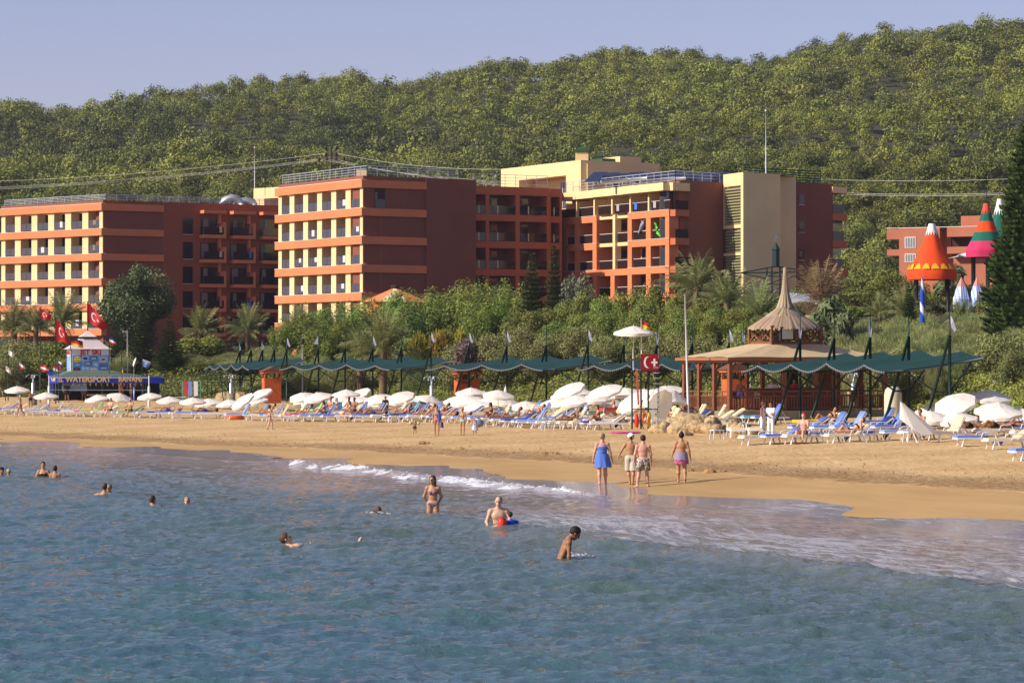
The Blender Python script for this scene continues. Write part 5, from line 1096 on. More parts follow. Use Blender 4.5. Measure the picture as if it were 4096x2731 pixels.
q = wl(502.5, 531.6); mb = MB(); mb.tube([(q.x-.02,q.y-.35,.05),(q.x-.02,q.y-.35,.12),(q.x,q.y-.35,.32),(q.x,q.y-.35,.38)], [.08,.12,.12,.08], 12); mb.build('armband', mat('red_vinyl', (.75,.04,.02,1), .3), None, label='red inflatable armband on the small child beside the balding man', cat='armband')
q = wl(517, 532); mb = MB(); mb.tube([(q.x-.45,q.y-.2,.06),(q.x-.15,q.y-.2,.10),(q.x+.15,q.y-.2,.03),(q.x+.26,q.y-.2,.0)], [.06,.12,.10,.02], 10); oo = mb.build('float_toy', mat('red_vinyl', (.75,.04,.02,1), .3), None, label='red and white inflatable toy trailing behind the small child', cat='float'); mb = MB(); mb.tube([(q.x-.30,q.y-.24,.14),(q.x+.02,q.y-.24,.12)], [.05,.06], 8); mb.build('white_panel', mat('white_vinyl', (.8,.8,.8,1), .3), oo)
b = Body(H=1.86, spine=(0,.42,1), head=(0,.75,.8), face=(0,.75,-.85), armL=((-.12,.0,-1),(0,.12,-1)), armR=((.12,-.05,-1),(0,.12,-1)), legL=((0,-.1,-1),(0,-.1,-1)), legR=((0,-.1,-1),(0,-.1,-1)), fat=.86)
bather(b, 'wet black haired boy bending forward waist deep, looking down to the right', 559, 558.6, 528, R(-80), BROWN, ('short', BLK), [(shorts(b, .4, .01, .03), (.03,.05,.12,1))], .0115, False)
b = Body(H=1.66, fem=True, fat=1.15, armL=((-.45,.1,-1),(-.2,.4,-.8)), armR=((.42,.1,-1),(.1,.4,-.8)), head=(.05,.05,1), face=(-.15,1,0))
bather(b, 'woman in a black bikini with sunglasses on her head, chest deep on the left', 43.5, 477.7, 462.2, R(178), TAN, ('short', DKB), [(bra(b), (.012,.012,.02,1))], .018, False)
b = Body(H=1.55, fem=True); bather(b, 'bather with dark curly hair seen from behind beside the woman in black', 55.3, 477.8, 466, 0, TAN, ('bob', DKB), [], .02)
b = Body(H=1.7, fem=False, armL=((-1,.3,-.25),(.3,1,-.1)), armR=((1,.3,-.25),(-.3,1,-.1))); bather(b, 'short haired bather seen from behind, embraced shoulder deep in the water', 104.6, 497.2, 483.8, R(-5), TAN, ('short', BRN), [], .018)
b = Body(H=1.68, head=(.1,.1,1), armL=((-.6,.8,-.2),(.4,1,0)), armR=((.6,.8,-.2),(-.4,1,0))); p = wl(109.8, 496.2); bather(b, 'bald bather with arms round the other, mostly hidden behind', 110, 496.0, 485, R(165), TAN, ('bald', DKB), [], .018, False)
b = Body(H=1.64, fem=True); bather(b, 'brown haired woman with lime green straps, shoulder deep, looking right', 152.4, 510, 496, R(-50), TAN, ('bob', BRN), [(bra(b), (.35,.6,.05,1)), ], .018)
mb = MB(); q = wl(152.4, 510)
b = Body(H=1.6, fem=True, face=(0,1,.25)); bather(b, 'short blond haired woman facing the camera with water up to her neck', 187.2, 507, 497.7, R(180), PINKY, ('bob', BLOND), [(bra(b), (.02,.03,.12,1))], .018, False)
b = Body(H=1.6, fem=True); bather(b, 'brown haired head just above the water left of the patterned bikini', 378.3, 513.6, 507.2, R(20), TAN, ('bob', BRN), [], .02)
b = Body(H=1.7); bather(b, 'bather in a dark cap cut by the left edge of the view', 1.8, 477.3, 467.6, R(200), BROWN, ('short', BLK), [(b.shell([('e', b.hc(0,-.01,.04), (.085,.105,.09), b.HM)], .01, [(b.hc(0,0,.03), b.HM@V3(0,0,-1))], .014, name='cap'), (.012,.012,.03,1))], .02)
b = Body(H=1.5, fem=True); bather(b, 'fair haired bather with a low knot beside the dark cap at the left edge', 8.8, 477.6, 469.2, R(30), TAN, ('clip', BLOND), [], .02)
b = Body(H=1.95, spine=(0,-1,.22), head=(0,-.45,1), face=(0,.9,.35), right=(1,0,0), armL=((-.5,.8,-.3),(-.2,1,.0)), armR=((.5,.8,-.3),(.2,1,-.1)), legL=((-.03,1,.10),(-.03,1,.22)), legR=((.03,1,-.22),(.03,1,-.25)), footL=(0,.35,1), footR=(0,.6,1))
p = wl(318, 547.8); person(b, 'man floating on his back with head at the left and one foot raised', (p.x-.10, p.y, 0), R(-90), FAIR, ('short', BRN), [(shorts(b, .6, .01, .05), (.02,.03,.06,1))],   .0125, zoff=.09, glasses=False)
M_FOAM = MATS['foam']
for k, (u, v) in enumerate(((304, 546.5), (325, 545), (577, 556.5), (380,513.8))):
    p = wl(u, v); r = np.random.default_rng(k); mb = MB()
    for j in range(26): a = Vector((p.x+r.normal(0,.14), p.y+r.normal(0,.15), .01+abs(r.normal(0,.035)))); s_ = .010+.02*r.random(); mb.tube([a-Vector((s_,0,0)), a+Vector((s_*.3,0,s_)), a+Vector((s_*2,0,0))], [.004, s_*.7, .003], 5)
    mb.build('splash', M_FOAM, None, kind='stuff', label='small white splash '+('by the shoulder','by the hips','behind the bending boy','round the swimming head')[k])
# ---- people standing on the sand
def stander(b, label, u, v, vtop, rz, skin, hair, wearf, res=.02, glasses=None, hgt=None, z=None, Y=None):
    p = hit(u, v) if Y is None else Vector((X(u, Y), Y, z)); H = (v-vtop)*p.y/F if hgt is None else hgt; return p, H
def stand(label, u, v, vtop, rz, skin, hair, mk, wear, res=.022, glasses=None, Y=None, z=None):
    p = hit(u, v) if Y is None else Vector((X(u, Y), Y, z if z is not None else gz(X(u,Y), Y)))
    H = min(1.9, max(.8, (v-vtop)*p.y/F)) if vtop else 1.72; b = Body(H=H, **mk); return person(b, label, p, rz, skin, hair, wear(b), res, glasses=glasses)
WALK = dict(legL=((-.03,.42,-1),(0,.10,-1)), legR=((.03,-.30,-1),(0,-.62,-1)), armL=((-.2,-.30,-1),(-.1,.1,-1)), armR=((.2,.35,-1),(.1,.6,-.8)))
STND = dict(legL=((-.08,.06,-1),(-.02,0,-1)), legR=((.08,-.04,-1),(.02,-.04,-1)))
stand('light haired woman in black bottoms walking left along the left part of the beach', 20.2, 416, 394.4, R(80), TAN, ('bob', GREY), dict(WALK, fem=True, fat=1.1), lambda b: [(briefs(b), BLK), (bra(b), (.6,.6,.6,1))])
stand('tanned person in black trunks standing by the leftmost umbrellas', 30.7, 407.5, 390.3, R(200), BROWN, ('short', DKB), STND, lambda b: [(shorts(b, .3, .01), BLK)])
stand('pale woman in a black bikini walking right in front of the middle loungers', 269.8, 428.8, 404, R(-75), FAIR, ('long', DKB), dict(WALK, fem=True, legR=((.03,-.12,-1),(0,-.45,-1))), lambda b: [(briefs(b), BLK), (bra(b), BLK)], .017)
o = stand('toddler with yellow green armbands standing on the sand', 414.7, 434.9, 421.1, R(190), TAN, ('short', BLOND), dict(STND, armL=((-.9,0,-.5),(-.5,.2,-.8)), armR=((.9,0,-.5),(.5,.2,-.8)), fat=1.15), lambda b: [(shorts(b, .3, .01), (.03,.04,.15,1))], .015)
for sg in (-1, 1): mb = MB(); mb.lathe([(.05,-.06),(.085,-.03),(.085,.03),(.05,.06)], 12); q = mb.build('armband', mat('lime_vinyl', (.45,.62,.12,1), .4), None, loc=(o.location.x+sg*.21, o.location.y-.02, o.location.z+.22), label='yellow green armband on the toddler, '+('left one' if sg < 0 else 'right one'), cat='armband')
o = stand('slim woman in sunglasses and a pink bikini bottom facing the sea', 436.7, 435, 405.4, R(176), TAN, ('short', BLK), dict(STND, fem=True, legL=((-.05,0,-1),(.03,0,-1)), legR=((.05,.05,-1),(-.02,-.04,-1)), armR=((.22,0,-1),(.0,.25,-1))), lambda b: [(briefs(b), (.62,.16,.25,1)), (bra(b), (.30,.30,.30,1))], .0155, True)
mb = MB(); q = o.location; mb.tube([(q.x+.10,q.y-.10,q.z+.50),(q.x+.14,q.y-.12,q.z+.30),(q.x+.15,q.y-.1,q.z+.0),(q.x+.14,q.y-.08,q.z-.15)], [.03,.055,.06,.04], 8); mb.build('towel', mat('royal_blue_towel', (.03,.08,.45,1)), None, label='royal blue towel over the shoulder of the woman in sunglasses', cat='towel')
mb = MB(); mb.tube([(q.x+.27,q.y-.05,q.z-.42),(q.x+.27,q.y-.05,q.z-.15)], [.09,.07], 8); mb.build('striped_bag', mat('navy_bag', (.04,.06,.2,1), noise=.6, nscale=14), None, label='navy patterned bag hanging from the hand of the woman in sunglasses', cat='bag')
stand('teenage girl in a pale green bikini standing beside the striped towel', 462.5, 435, 407.2, R(160), TAN, ('bob', BLOND), dict(STND, fem=True, fat=.92, legL=((-.02,0,-1),(.02,0,-1)), legR=((.04,.05,-1),(-.01,-.04,-1)), armR=((.45,.1,-1),(.4,.2,-1))), lambda b: [(briefs(b), (.25,.55,.50,1)), (bra(b), (.25,.50,.45,1))], .0155, False)
o = stand('child wrapped in a white striped towel at the front of the loungers', 474.5, 435, 416, R(190), TAN, ('short', BLOND), dict(STND, armL=((-.1,.3,-1),(.2,.9,.2)), armR=((.1,.3,-1),(-.2,.9,.2))), lambda b: [(shorts(b, .3, .01), (.03,.04,.15,1))], .018)
b = Body(H=1.15); m = bpy.data.materials.new('striped_towel'); m.use_nodes = True; t = m.node_tree; wv = t.nodes.new('ShaderNodeTexWave'); wv.inputs['Scale'].default_value = 4.5; tcx = t.nodes.new('ShaderNodeTexCoord'); t.links.new(tcx.outputs['Object'], wv.inputs['Vector']); t.links.new(mixc(t, mapr(t, wv.outputs['Fac'], .35, .5), (.12,.16,.45,1), (.82,.82,.84,1)), t.nodes['Principled BSDF'].inputs['Base Color'])
link('beach_towel', loopskirt(b, .36, -.36, .10, .25, .10, 'beach_towel', m, (.05,0), 48, 4), None, (o.location.x, o.location.y-.01, o.location.z), 0, 'white towel with blue stripes wrapped round a child', 'towel')
WH = (.80,.80,.82,1)
stand('woman in a white top and trousers talking in front of the gazebo wall', 763, 436.2, 401.5, R(-120), BROWN, ('bob', BRN), dict(STND, fem=True, armL=((-.1,.2,-1),(.2,.9,-.5)), armR=((.25,0,-1),(.2,.5,-.8))), lambda b: [(shirt(b, sleeve=0), WH), (trousers(b), WH)], .016)
stand('man in a white shirt and trousers holding a phone in front of the gazebo wall', 770.8, 434.6, 402, R(150), TAN, ('short', BLK), dict(STND, armL=((-.1,.25,-1),(.4,.9,.0)), armR=((.15,.2,-1),(-.4,.9,.1))), lambda b: [(shirt(b), WH), (trousers(b), WH)], .016, True)
stand('sunbather in bright blue shorts standing under the umbrellas left of the tower', 584, 417, 397, R(10), TAN, ('short', DKB), STND, lambda b: [(shorts(b, .5), (.02,.05,.6,1))])
stand('person in black clothes standing under the umbrellas of the second canopy', 385.5, 416, 396, R(180), BROWN, ('short', BLK), STND, lambda b: [(shirt(b), BLK), (shorts(b, .9, .03), BLK)])
for i, (u, Y_, wc) in enumerate(((67, 262.5, BLK), (84, 264, BROWN), (121, 263, (.3,.05,.03,1)), (131, 263.5, (.5,.45,.3,1)))):
    stand(['dark clad person at the left end of the kiosk counter','person inside the kiosk behind the counter','bare chested man under the kiosk awning, left of two','bare chested man under the right end of the kiosk awning'][i], u, 0, 0, R(180+30*i), BROWN, ('short', BLK), STND, lambda b: [(shorts(b, .6), wc)]+([(shirt(b), wc)] if i < 2 else []), .03, Y=Y_)
# ---- reclining and sitting sunbathers: four poses, reused
def lie(**k): return Body(**k)
POSES = {}
def pose_obj(key, b, wear, hair):
    me = b.skin(.026); o = (me, hair_mesh(b, hair, .02), [w for w in wear if w is not None]); POSES[key] = (o, b)
b = Body(H=1.68, fem=True, spine=(0,-.78,.62), head=(0,-.6,.8), face=(0,.8,.6), armL=((-.5,.2,-.6),(-.2,1,.0)), armR=((.5,.2,-.6),(.2,1,.0)), legL=((-.08,1,.02),(-.05,1,-.03)), legR=((.08,1,.62),(.02,.75,-.85)), footL=(0,.3,1), footR=(0,1,0)); pose_obj('recline', b, [briefs(b, res=.02), bra(b, .02)], 'bob')
b = Body(H=1.76, spine=(0,-1,.05), head=(0,-1,.1), face=(0,0,1), armL=((-.7,-.5,.3),(.3,-.9,.2)), armR=((.4,.9,.0),(.1,1,.0)), legL=((-.08,1,.5),(-.02,.8,-.75)), legR=((.08,1,.0),(.05,1,0)), footL=(0,1,0), footR=(0,.3,1)); pose_obj('flat', b, [shorts(b, .4, .012, .05, .02)], 'short')
b = Body(H=1.72, spine=(0,-.12,1), head=(0,.15,1), face=(0,1,-.1), armL=((-.2,.5,-.8),(.1,1,-.2)), armR=((.2,.5,-.8),(-.1,1,-.2)), legL=((-.12,1,.1),(-.05,.35,-1)), legR=((.12,1,.1),(.05,.3,-1)), footL=(0,1,0), footR=(0,1,0)); pose_obj('sit', b, [shorts(b, .4, .012, .05, .02)], 'short')
b = Body(H=1.64, fem=True, spine=(0,.10,1), head=(0,.2,1), face=(0,1,-.1), armL=((-.2,.6,-.7),(.1,1,.1)), armR=((.35,-.4,-.8),(.1,-.3,-1)), legL=((-.1,1,.62),(-.03,.7,-.9)), legR=((.1,1,.5),(.03,.8,-.8)), footL=(0,1,0), footR=(0,1,0)); pose_obj('sitwoman', b, [briefs(b, res=.02), bra(b, .02)], 'long')
LOUNGED = []
def sunbather(key, label, x, y, z, rz, skin, haircol, wcol, group='sunbathers on the loungers'):
    (me, hm, wear), b = POSES[key]; zz = z+.10*b.k
    o = link('person', me, None, (x, y, zz), rz, label, 'person', group, None, skin); h = link('hair', hm, o); h.color = haircol
    for w in wear: q = link(w.name.split('.')[0], w, o); q.color = wcol
    return o
# ---------------------------------------------------------------- beach furniture
ORD = ['first','second','third','fourth','fifth','sixth','seventh','eighth','ninth','tenth','eleventh','twelfth','thirteenth','fourteenth','fifteenth','sixteenth','seventeenth','eighteenth','nineteenth','twentieth']
def ordn(i):
    if i < 20: return ORD[i]
    tens = ['','','twenty','thirty','forty','fifty','sixty','seventy','eighty','ninety'][(i+1)//10]; r_ = (i+1) % 10
    return tens[:-1]+'ieth' if r_ == 0 else tens+'-'+ORD[r_-1]
M_UMB = mat('umbrella_canvas', srgb(240,235,222), .85, .05, 2, trans=.2); M_WPL = mat('white_plastic', srgb(226,226,228), .4, .04, 2); M_POLE = mat('white_pole', srgb(205,205,205), .4)
m = bpy.data.materials.new('check_cushion'); m.use_nodes = True; t = m.node_tree; ck = t.nodes.new('ShaderNodeTexChecker'); ck.inputs['Scale'].default_value = 12; tcx = t.nodes.new('ShaderNodeTexCoord'); t.links.new(tcx.outputs['Object'], ck.inputs[0])
ck.inputs[1].default_value = srgb(226,196,130); ck.inputs[2].default_value = srgb(228,214,178); t.links.new(ck.outputs[0], t.nodes['Principled BSDF'].inputs['Base Color']); t.nodes['Principled BSDF'].inputs['Roughness'].default_value = .9; M_CUSH = m
# umbrellas -----------------------------------------------------------
def umbrella_meshes(R_=1.06, n=8):
    V = []; rings = [(0,.37),(.25,.31),(.5,.225),(.75,.125),(1,.02)]; sub = 3; N = n*sub
    for rr, z in rings:
        for j in range(N):
            f = (j % sub)/sub; sc_ = 1-.085*math.sin(math.pi*f)*rr if rr else 1; a = 2*math.pi*j/N; V.append((R_*rr*sc_*math.cos(a), R_*rr*sc_*math.sin(a), z-.075*math.sin(math.pi*f)*rr*(1-rr)*2+.03*math.sin(math.pi*f)*rr**3))
    Q = [(i*N+j, i*N+(j+1)%N, (i+1)*N+(j+1)%N, (i+1)*N+j) for i in range(4) for j in range(N)]
    can = npmesh('canopy', V, np.array(Q)[:, ::-1], M_UMB, False)
    V = []; 
    for i in range(2):
        for j in range(N): a = 2*math.pi*j/N; f = (j % sub)/sub; s_ = (1-.085*math.sin(math.pi*f))*(1+.01*i); V.append((R_*s_*math.cos(a), R_*s_*math.sin(a), .02+.028*math.sin(math.pi*f)-i*(.13+.035*math.sin(math.pi*f))))
    val = npmesh('valance', V, [(j, (j+1)%N, N+(j+1)%N, N+j) for j in range(N)], M_UMB)
    mb = MB()
    for j in range(n): a = 2*math.pi*j/n; mb.bar((0,0,.33), (R_*.98*math.cos(a), R_*.98*math.sin(a), .0), .018); mb.bar((0,0,-.25), (R_*.5*math.cos(a), R_*.5*math.sin(a), .27), .014)
    mb.tube([(0,0,.34),(0,0,.47)], [.02,.012], 6); return can, val, mb.mesh('ribs', M_POLE)
UMB = umbrella_meshes()
def umbrella(label, x, y, ztop, tilt, tx, sc=1.0, group='white beach umbrellas', zg=None, rz=None):
    zg = gz(x, y) if zg is None else zg; t = thing('beach_umbrella', label, 'umbrella', (x, y, zg), 0, group)
    h = max(.6, ztop-zg-.4*sc); k = min(h, .9)
    a = R(tilt); d = Vector((math.sin(a), -math.sin(R(tx)), math.cos(a)))
    e = d.normalized(); top = Vector((0,0,ztop-zg))-e*.4*sc; mid = top-e*.45
    c = link('canopy', UMB[0], t, top); c.rotation_euler = e.to_track_quat('Z', 'Y').to_euler(); c.scale = (sc,sc,sc); v = link('valance', UMB[1], c); link('ribs', UMB[2], c)
    mb = MB(); mb.tube([(0,0,-.15), (0,0,max(.05,mid.z*.55)), tuple(mid), tuple(top+e*.3)], .022, 6); mb.build('pole', M_POLE, t); return t
UL = []
def addu(cid, x0, x1, y0, y1, tilt=0, tx=8):
    ox, oy, k = {0:(0,1150,2.851), 1:(750,1250,2.613), 2:(1500,1250,2.613), 3:(2200,1200,2.851), 4:(3300,1250,2.613)}[cid]
    UL.append(((ox+(x0+x1)/2/k)/4, (oy+y0/k)/4, (x1-x0)/k/4, tilt, tx))
for a in [(0,70,320,1098,1175),(0,385,665,1168,1245),(0,965,1245,1197,1290,-6),(0,1235,1525,1182,1280,14,12),(0,1560,1845,1172,1258,-3),(0,1810,2050,1215,1300),
          (1,-20,130,862,945),(1,70,360,875,950,-5),(1,330,530,885,965,-5),(1,450,640,868,1020,-34,20),(1,605,870,790,925,-22,16),(1,590,815,868,945,-14),(1,1065,1330,815,935,-6,18),(1,1205,1510,815,915,-9,14),(1,1110,1415,900,1000,6,-14),(1,1555,1765,780,840),(1,1505,1695,838,912,-6),(1,1620,1900,795,955,-24,20),(1,1835,2120,835,950,-10,18),(1,1860,2100,880,985,-6,12),(1,1950,2230,870,975,-4),(1,2115,2305,820,905,-14,24),
          (2,160,460,895,1055,-20,22),(2,450,722,840,940,15,4),(2,620,900,880,1040,-26,20),(2,800,1090,850,960,-10,12),(2,875,1130,760,830),(2,880,1110,803,870,-4),(2,1065,1215,795,850,8),(2,1125,1470,785,865,5,10),(2,1030,1418,840,965,-8,14),(2,1160,1500,905,1070,26,14),(2,1855,2150,735,865,-22,20),(2,1945,2280,755,840),(2,1690,2040,875,1000,-9,14),(2,1900,2120,860,950,6,10),
          (3,300,720,1035,1140,-2),(3,470,752,950,1055,-15,18),(3,700,1010,970,1085,-4,10),(3,990,1160,985,1060),(3,1180,1450,955,1050,-8,18),(3,1290,1555,1000,1160,24,16),(3,1030,1330,990,1130,-8,16),(3,830,1000,1085,1180,-30,26),(2,330,470,905,985,0,8),(2,700,840,945,1010,0,10),(1,1730,1850,905,985,0,10),(1,1400,1540,935,1010,0,12),(3,560,760,1075,1160,6,10),(3,60,330,1010,1110,0,8),(1,1240,1400,870,940,-8,12),(1,1500,1640,905,975,4,10),(1,1640,1800,860,940,-14,14),(2,540,700,905,985,-6,10),(2,980,1130,905,985,-12,14),(2,1300,1440,860,950,8,10),(2,1500,1660,900,985,0,10),(3,180,400,1060,1140,-8,12),(3,1150,1330,1060,1150,-6,12),(4,1000,1200,1000,1090,0,10),(4,1700,1960,960,1060,-6,10),
          (4,960,1280,945,1140,-16,22),(4,1150,1530,862,1110,-18,26),(4,1270,1458,1015,1115,-6,8),(4,1510,1955,785,935,4,14),(4,1555,2070,912,1060,2,12),(4,1860,2240,975,1105,-4,14)]: addu(*a)
UL.sort(); ZN = [(190, 'in front of the kiosk'), (330, 'between kiosk and second canopy'), (460, 'below the second canopy'), (560, 'below the third canopy'), (700, 'beside the lifeguard tower'), (2000, 'at the right edge')]
cnt = {}
for u, v, w, tl, tx in UL:
    zn = next(b for a, b in ZN if u < a); i = cnt.get(zn, 0); cnt[zn] = i+1
    Y = float(np.interp(u, [0,300,450,600,700,900,1100], [246,224,200,174,167,139,136]))+((i*5) % 3-1)*3.5; big = w
    sc = max(.96, min(1.22, big*Y/F/2.10)); ln = 'left leaning' if tl < -12 else ('right leaning' if tl > 12 else 'upright')
    umbrella('%s white beach umbrella %s, %s from left' % (ln, zn, ordn(i)), X(u, Y), Y, Z(v+1.5, Y), tl, tx, sc)
for (u, v, Y, nm) in ((505.5, 396, 192, 'closed cream umbrella standing between loungers left of the lifeguard tower'),):
    x = X(u, Y); zg = gz(x, Y); t = thing('closed_umbrella', nm, 'umbrella', (x, Y, zg)); mb = MB(); mb.lathe([(.02,2.0),(.09,1.75),(.16,1.2),(.20,.5),(.13,.42),(.0,.44)], 10); mb.build('canopy', M_UMB, t); mb = MB(); mb.tube([(0,0,-.1),(0,0,2.1)], .02, 6); mb.build('pole', M_POLE, t)
def hanging_canopy(name, label, x, y, z, pts, top):
    t = thing(name, label, 'umbrella', (x, y, z)); n = len(pts); mb = MB(); mb.add([top]+pts+[(p[0]*.97,p[1]+.03,p[2]-.03) for p in pts], [(0,i,i+1) for i in range(1,n)]+[(i,i+n,i+n+1,i+1) for i in range(1,n)]); mb.build('canopy', M_UMB, t); mb = MB(); mb.tube([(0,0,-.1),top], .025, 6); mb.build('pole', M_POLE, t)
q = hit(918, 442); hanging_canopy('folded_umbrella', 'half closed cream umbrella leaning left over a white side table', q.x, q.y, q.z, [(-.80,-.2,1.0),(-.55,-.35,.8),(-.2,-.45,.5),(.2,-.4,.3),(.6,-.2,.36),(.85,.1,.42)], (-.75,0,1.75))
q = hit(664, 427); hanging_canopy('collapsed_umbrella', 'big white umbrella laid on its side right behind the lifeguard tower', q.x, q.y+1.5, q.z, [(-.7,-.2,.1),(-.85,-.5,.7),(-.75,-.6,1.35),(-.4,-.6,1.8),(.1,-.5,2.0),(.5,-.3,1.8),(.5,-.2,1.2),(.25,-.2,.6),(-.1,-.1,.1)], (-.2,.6,1.0))
# loungers --------------------------------------------------------------
def lounger_meshes(back):
    b = R(back); mb = MB(); hx, L = 1.22, .76; ex, ez = hx+L*math.cos(b), .36+L*math.sin(b)
    for s in (-.31, .31): mb.bar((0,s,.34), (1.95,s,.34), .06, .07); mb.bar((hx,s*.93,.36), (ex,s*.93,ez), .045, .05)
    mb.bar((0,-.31,.34), (0,.31,.34), .06, .07); mb.bar((1.95,-.31,.34), (1.95,.31,.34), .06, .07)
    for i in range(7): mb.box(.08+i*.165, .17+i*.165, -.28, .28, .345, .365)
    for i in range(5): c = .08+i*.15; mb.bar((hx+c*math.cos(b),-.27,.365+c*math.sin(b)), (hx+c*math.cos(b),.27,.365+c*math.sin(b)), .09, .015)
    if back > 10: mb.bar((hx+.5*math.cos(b),-.2,.36+.5*math.sin(b)), (hx+.62,-.2,.34), .03); mb.bar((hx+.5*math.cos(b),.2,.36+.5*math.sin(b)), (hx+.62,.2,.34), .03)
    fr = mb.mesh('frame', M_WPL); legs = []
    for x, s, dx in ((.28,-1,-.10),(.28,1,-.10),(1.62,-1,.12),(1.62,1,.12)):
        m1 = MB(); m1.bar((x,s*.31,.34), (x+dx,s*.33,0), .07, .045); legs.append(m1.mesh('leg', M_WPL))
    arm = MB()
    for s in (-.36, .36): arm.tube([(.95,s,.34),(1.02,s,.54),(1.12,s,.58),(1.42,s,.58),(1.52,s,.52),(1.60,s,.34)], .022, 5)
    m2 = MB(); pts = [(.02,.375),(hx-.02,.375),(hx+.02,.38),(ex,ez+.02)]; th = .06; V = []
    n_ = [Vector((0,0,1)), Vector((0,0,1)), Vector((-math.sin(b/2),0,math.cos(b/2))), Vector((-math.sin(b),0,math.cos(b)))]
    for y in (-.29, .29):
        for (x, z), nn in zip(pts, n_): V += [(x,y,z), (x+nn.x*th, y*.97, z+nn.z*th)]
    fs = []; 
    for i in range(3): a = 2*i; fs += [(a,a+2,a+10,a+8), (a+1,a+9,a+11,a+3), (a,a+1,a+3,a+2), (a+8,a+10,a+11,a+9)]
    fs += [(0,8,9,1), (6,7,15,14)]; m2.add(V, fs); cu = m2.mesh('cushion', M_CUSH)
    m3 = MB(); tw = .022; V = []; P_ = [(-.03,.28),(.0,.44),(.5,.445),(hx-.03,.445),(hx+.02-.06*math.sin(b),.45),(ex-(th)*math.sin(b),ez+.02+(th)*math.cos(b)+.01),(ex+.04,ez-.02),(ex+.03-.2*math.cos(b),ez-.28)]
    r = random.Random(back); 
    for i, (x, z) in enumerate(P_):
        for j in range(6): y = -.30+.12*j; V.append((x+r.uniform(-.01,.01), y*(1+r.uniform(-.03,.03)), z+.012+r.uniform(0,.014)))
    m3.add(V, [(i*6+j, i*6+j+1, (i+1)*6+j+1, (i+1)*6+j) for i in range(len(P_)-1) for j in range(5)], True)
    # side hang of the towel
    o = [(i*6) for i in range(1, 5)]; V2 = [V[i] for i in o]+[(V[i][0], V[i][1]-.03, V[i][2]-.13) for i in o]; m3.add(V2, [(i, i+1, i+5, i+4) for i in range(3)], True)
    return fr, legs, arm.mesh('armrest', M_WPL), cu, m3.mesh('towel', M_CLOTH)
LM = {a: lounger_meshes(a) for a in (0, 32, 58)}
LOUNGERS = []
def lounger(x, y, rz, back, towel=None, row='front', z=None, arm=False):
    fr, legs, armr, cu, tw = LM[back]; z = gz(x, y)+.01 if z is None else z; t = thing('sun_lounger', 'x', 'sun lounger', (x, y, z), rz, 'white sun loungers on the sand'); link('frame', fr, t)
    for l in legs: link('leg', l, t)
    if arm: link('armrests', armr, t)
    link('cushion', cu, t); tt = None
    if towel: tt = link('towel', tw, None, (x, y, z), rz, 'x', 'towel', 'towels spread on the sun loungers', None, towel)
    LOUNGERS.append([512+F*x/y, row, back, t, tt, towel]); return t
BLUE, LBLUE, NAVY = (.13,.22,.60,1), (.22,.34,.74,1), (.03,.06,.33,1)
TOW = [BLUE, BLUE, LBLUE, BLUE, LBLUE, NAVY, BLUE, (.70,.20,.04,1), (.62,.12,.25,1), (.10,.45,.60,1), (.25,.6,.12,1), (.7,.65,.6,1), BLUE, LBLUE]
TN = {BLUE:'blue', LBLUE:'light blue', NAVY:'navy', TOW[7]:'orange', TOW[8]:'pink', TOW[9]:'turquoise', TOW[10]:'green', TOW[11]:'pale'}
inl = math.atan2(.415, .91); rr = random.Random(21)
FV = np.array([(-20,413.5),(0,414.3),(60,416),(120,417.2),(200,418.7),(270,420.8),(330,421.4),(420,421.8),(470,424.2),(520,428),(590,429.6)], float)
us = np.linspace(-18, 600, 500); PF = np.array([hit(u, np.interp(u, FV[:,0], FV[:,1]))[:] for u in us]); cum = np.concatenate([[0], np.cumsum(np.hypot(*np.diff(PF[:,:2], axis=0).T))])
nxt = .3; k = 0; SPOTS = []
while nxt < cum[-1]:
    i = np.searchsorted(cum, nxt); i = min(i, len(PF)-1); p = PF[i]; u = us[i]
    rows_ = 1 if u < 200 else (3 if u < 330 else 4)
    for r_ in range(rows_):
        if r_ and rr.random() < (.3, .3, .38, .45)[r_]: continue
        if r_ == 0 and rr.random() < (.14 if u > 200 else .04): continue
        off = r_*3.25+rr.uniform(-.15,.15)+(3.2 if (r_ == 1 and u < 330) else 0); j = rr.uniform(-.12,.12)
        x, y = p[0]+math.cos(inl)*off, p[1]+math.sin(inl)*off
        if 252 < u < 262 and r_ == 1: continue
        bk = rr.choice([0,32,32,58,58] if r_ else [0,0,32,32,58]); tw = rr.choice(TOW) if rr.random() < (.62 if u < 400 else .5) else None
        lounger(x, y, inl+j-.25, bk, tw, ('front row','second row','third row','back row')[r_]); SPOTS.append((u, r_, x, y, inl+j-.25, bk))
    k += 1; nxt += 1.02 if k % 2 else (1.55 if u > 200 else 1.9)
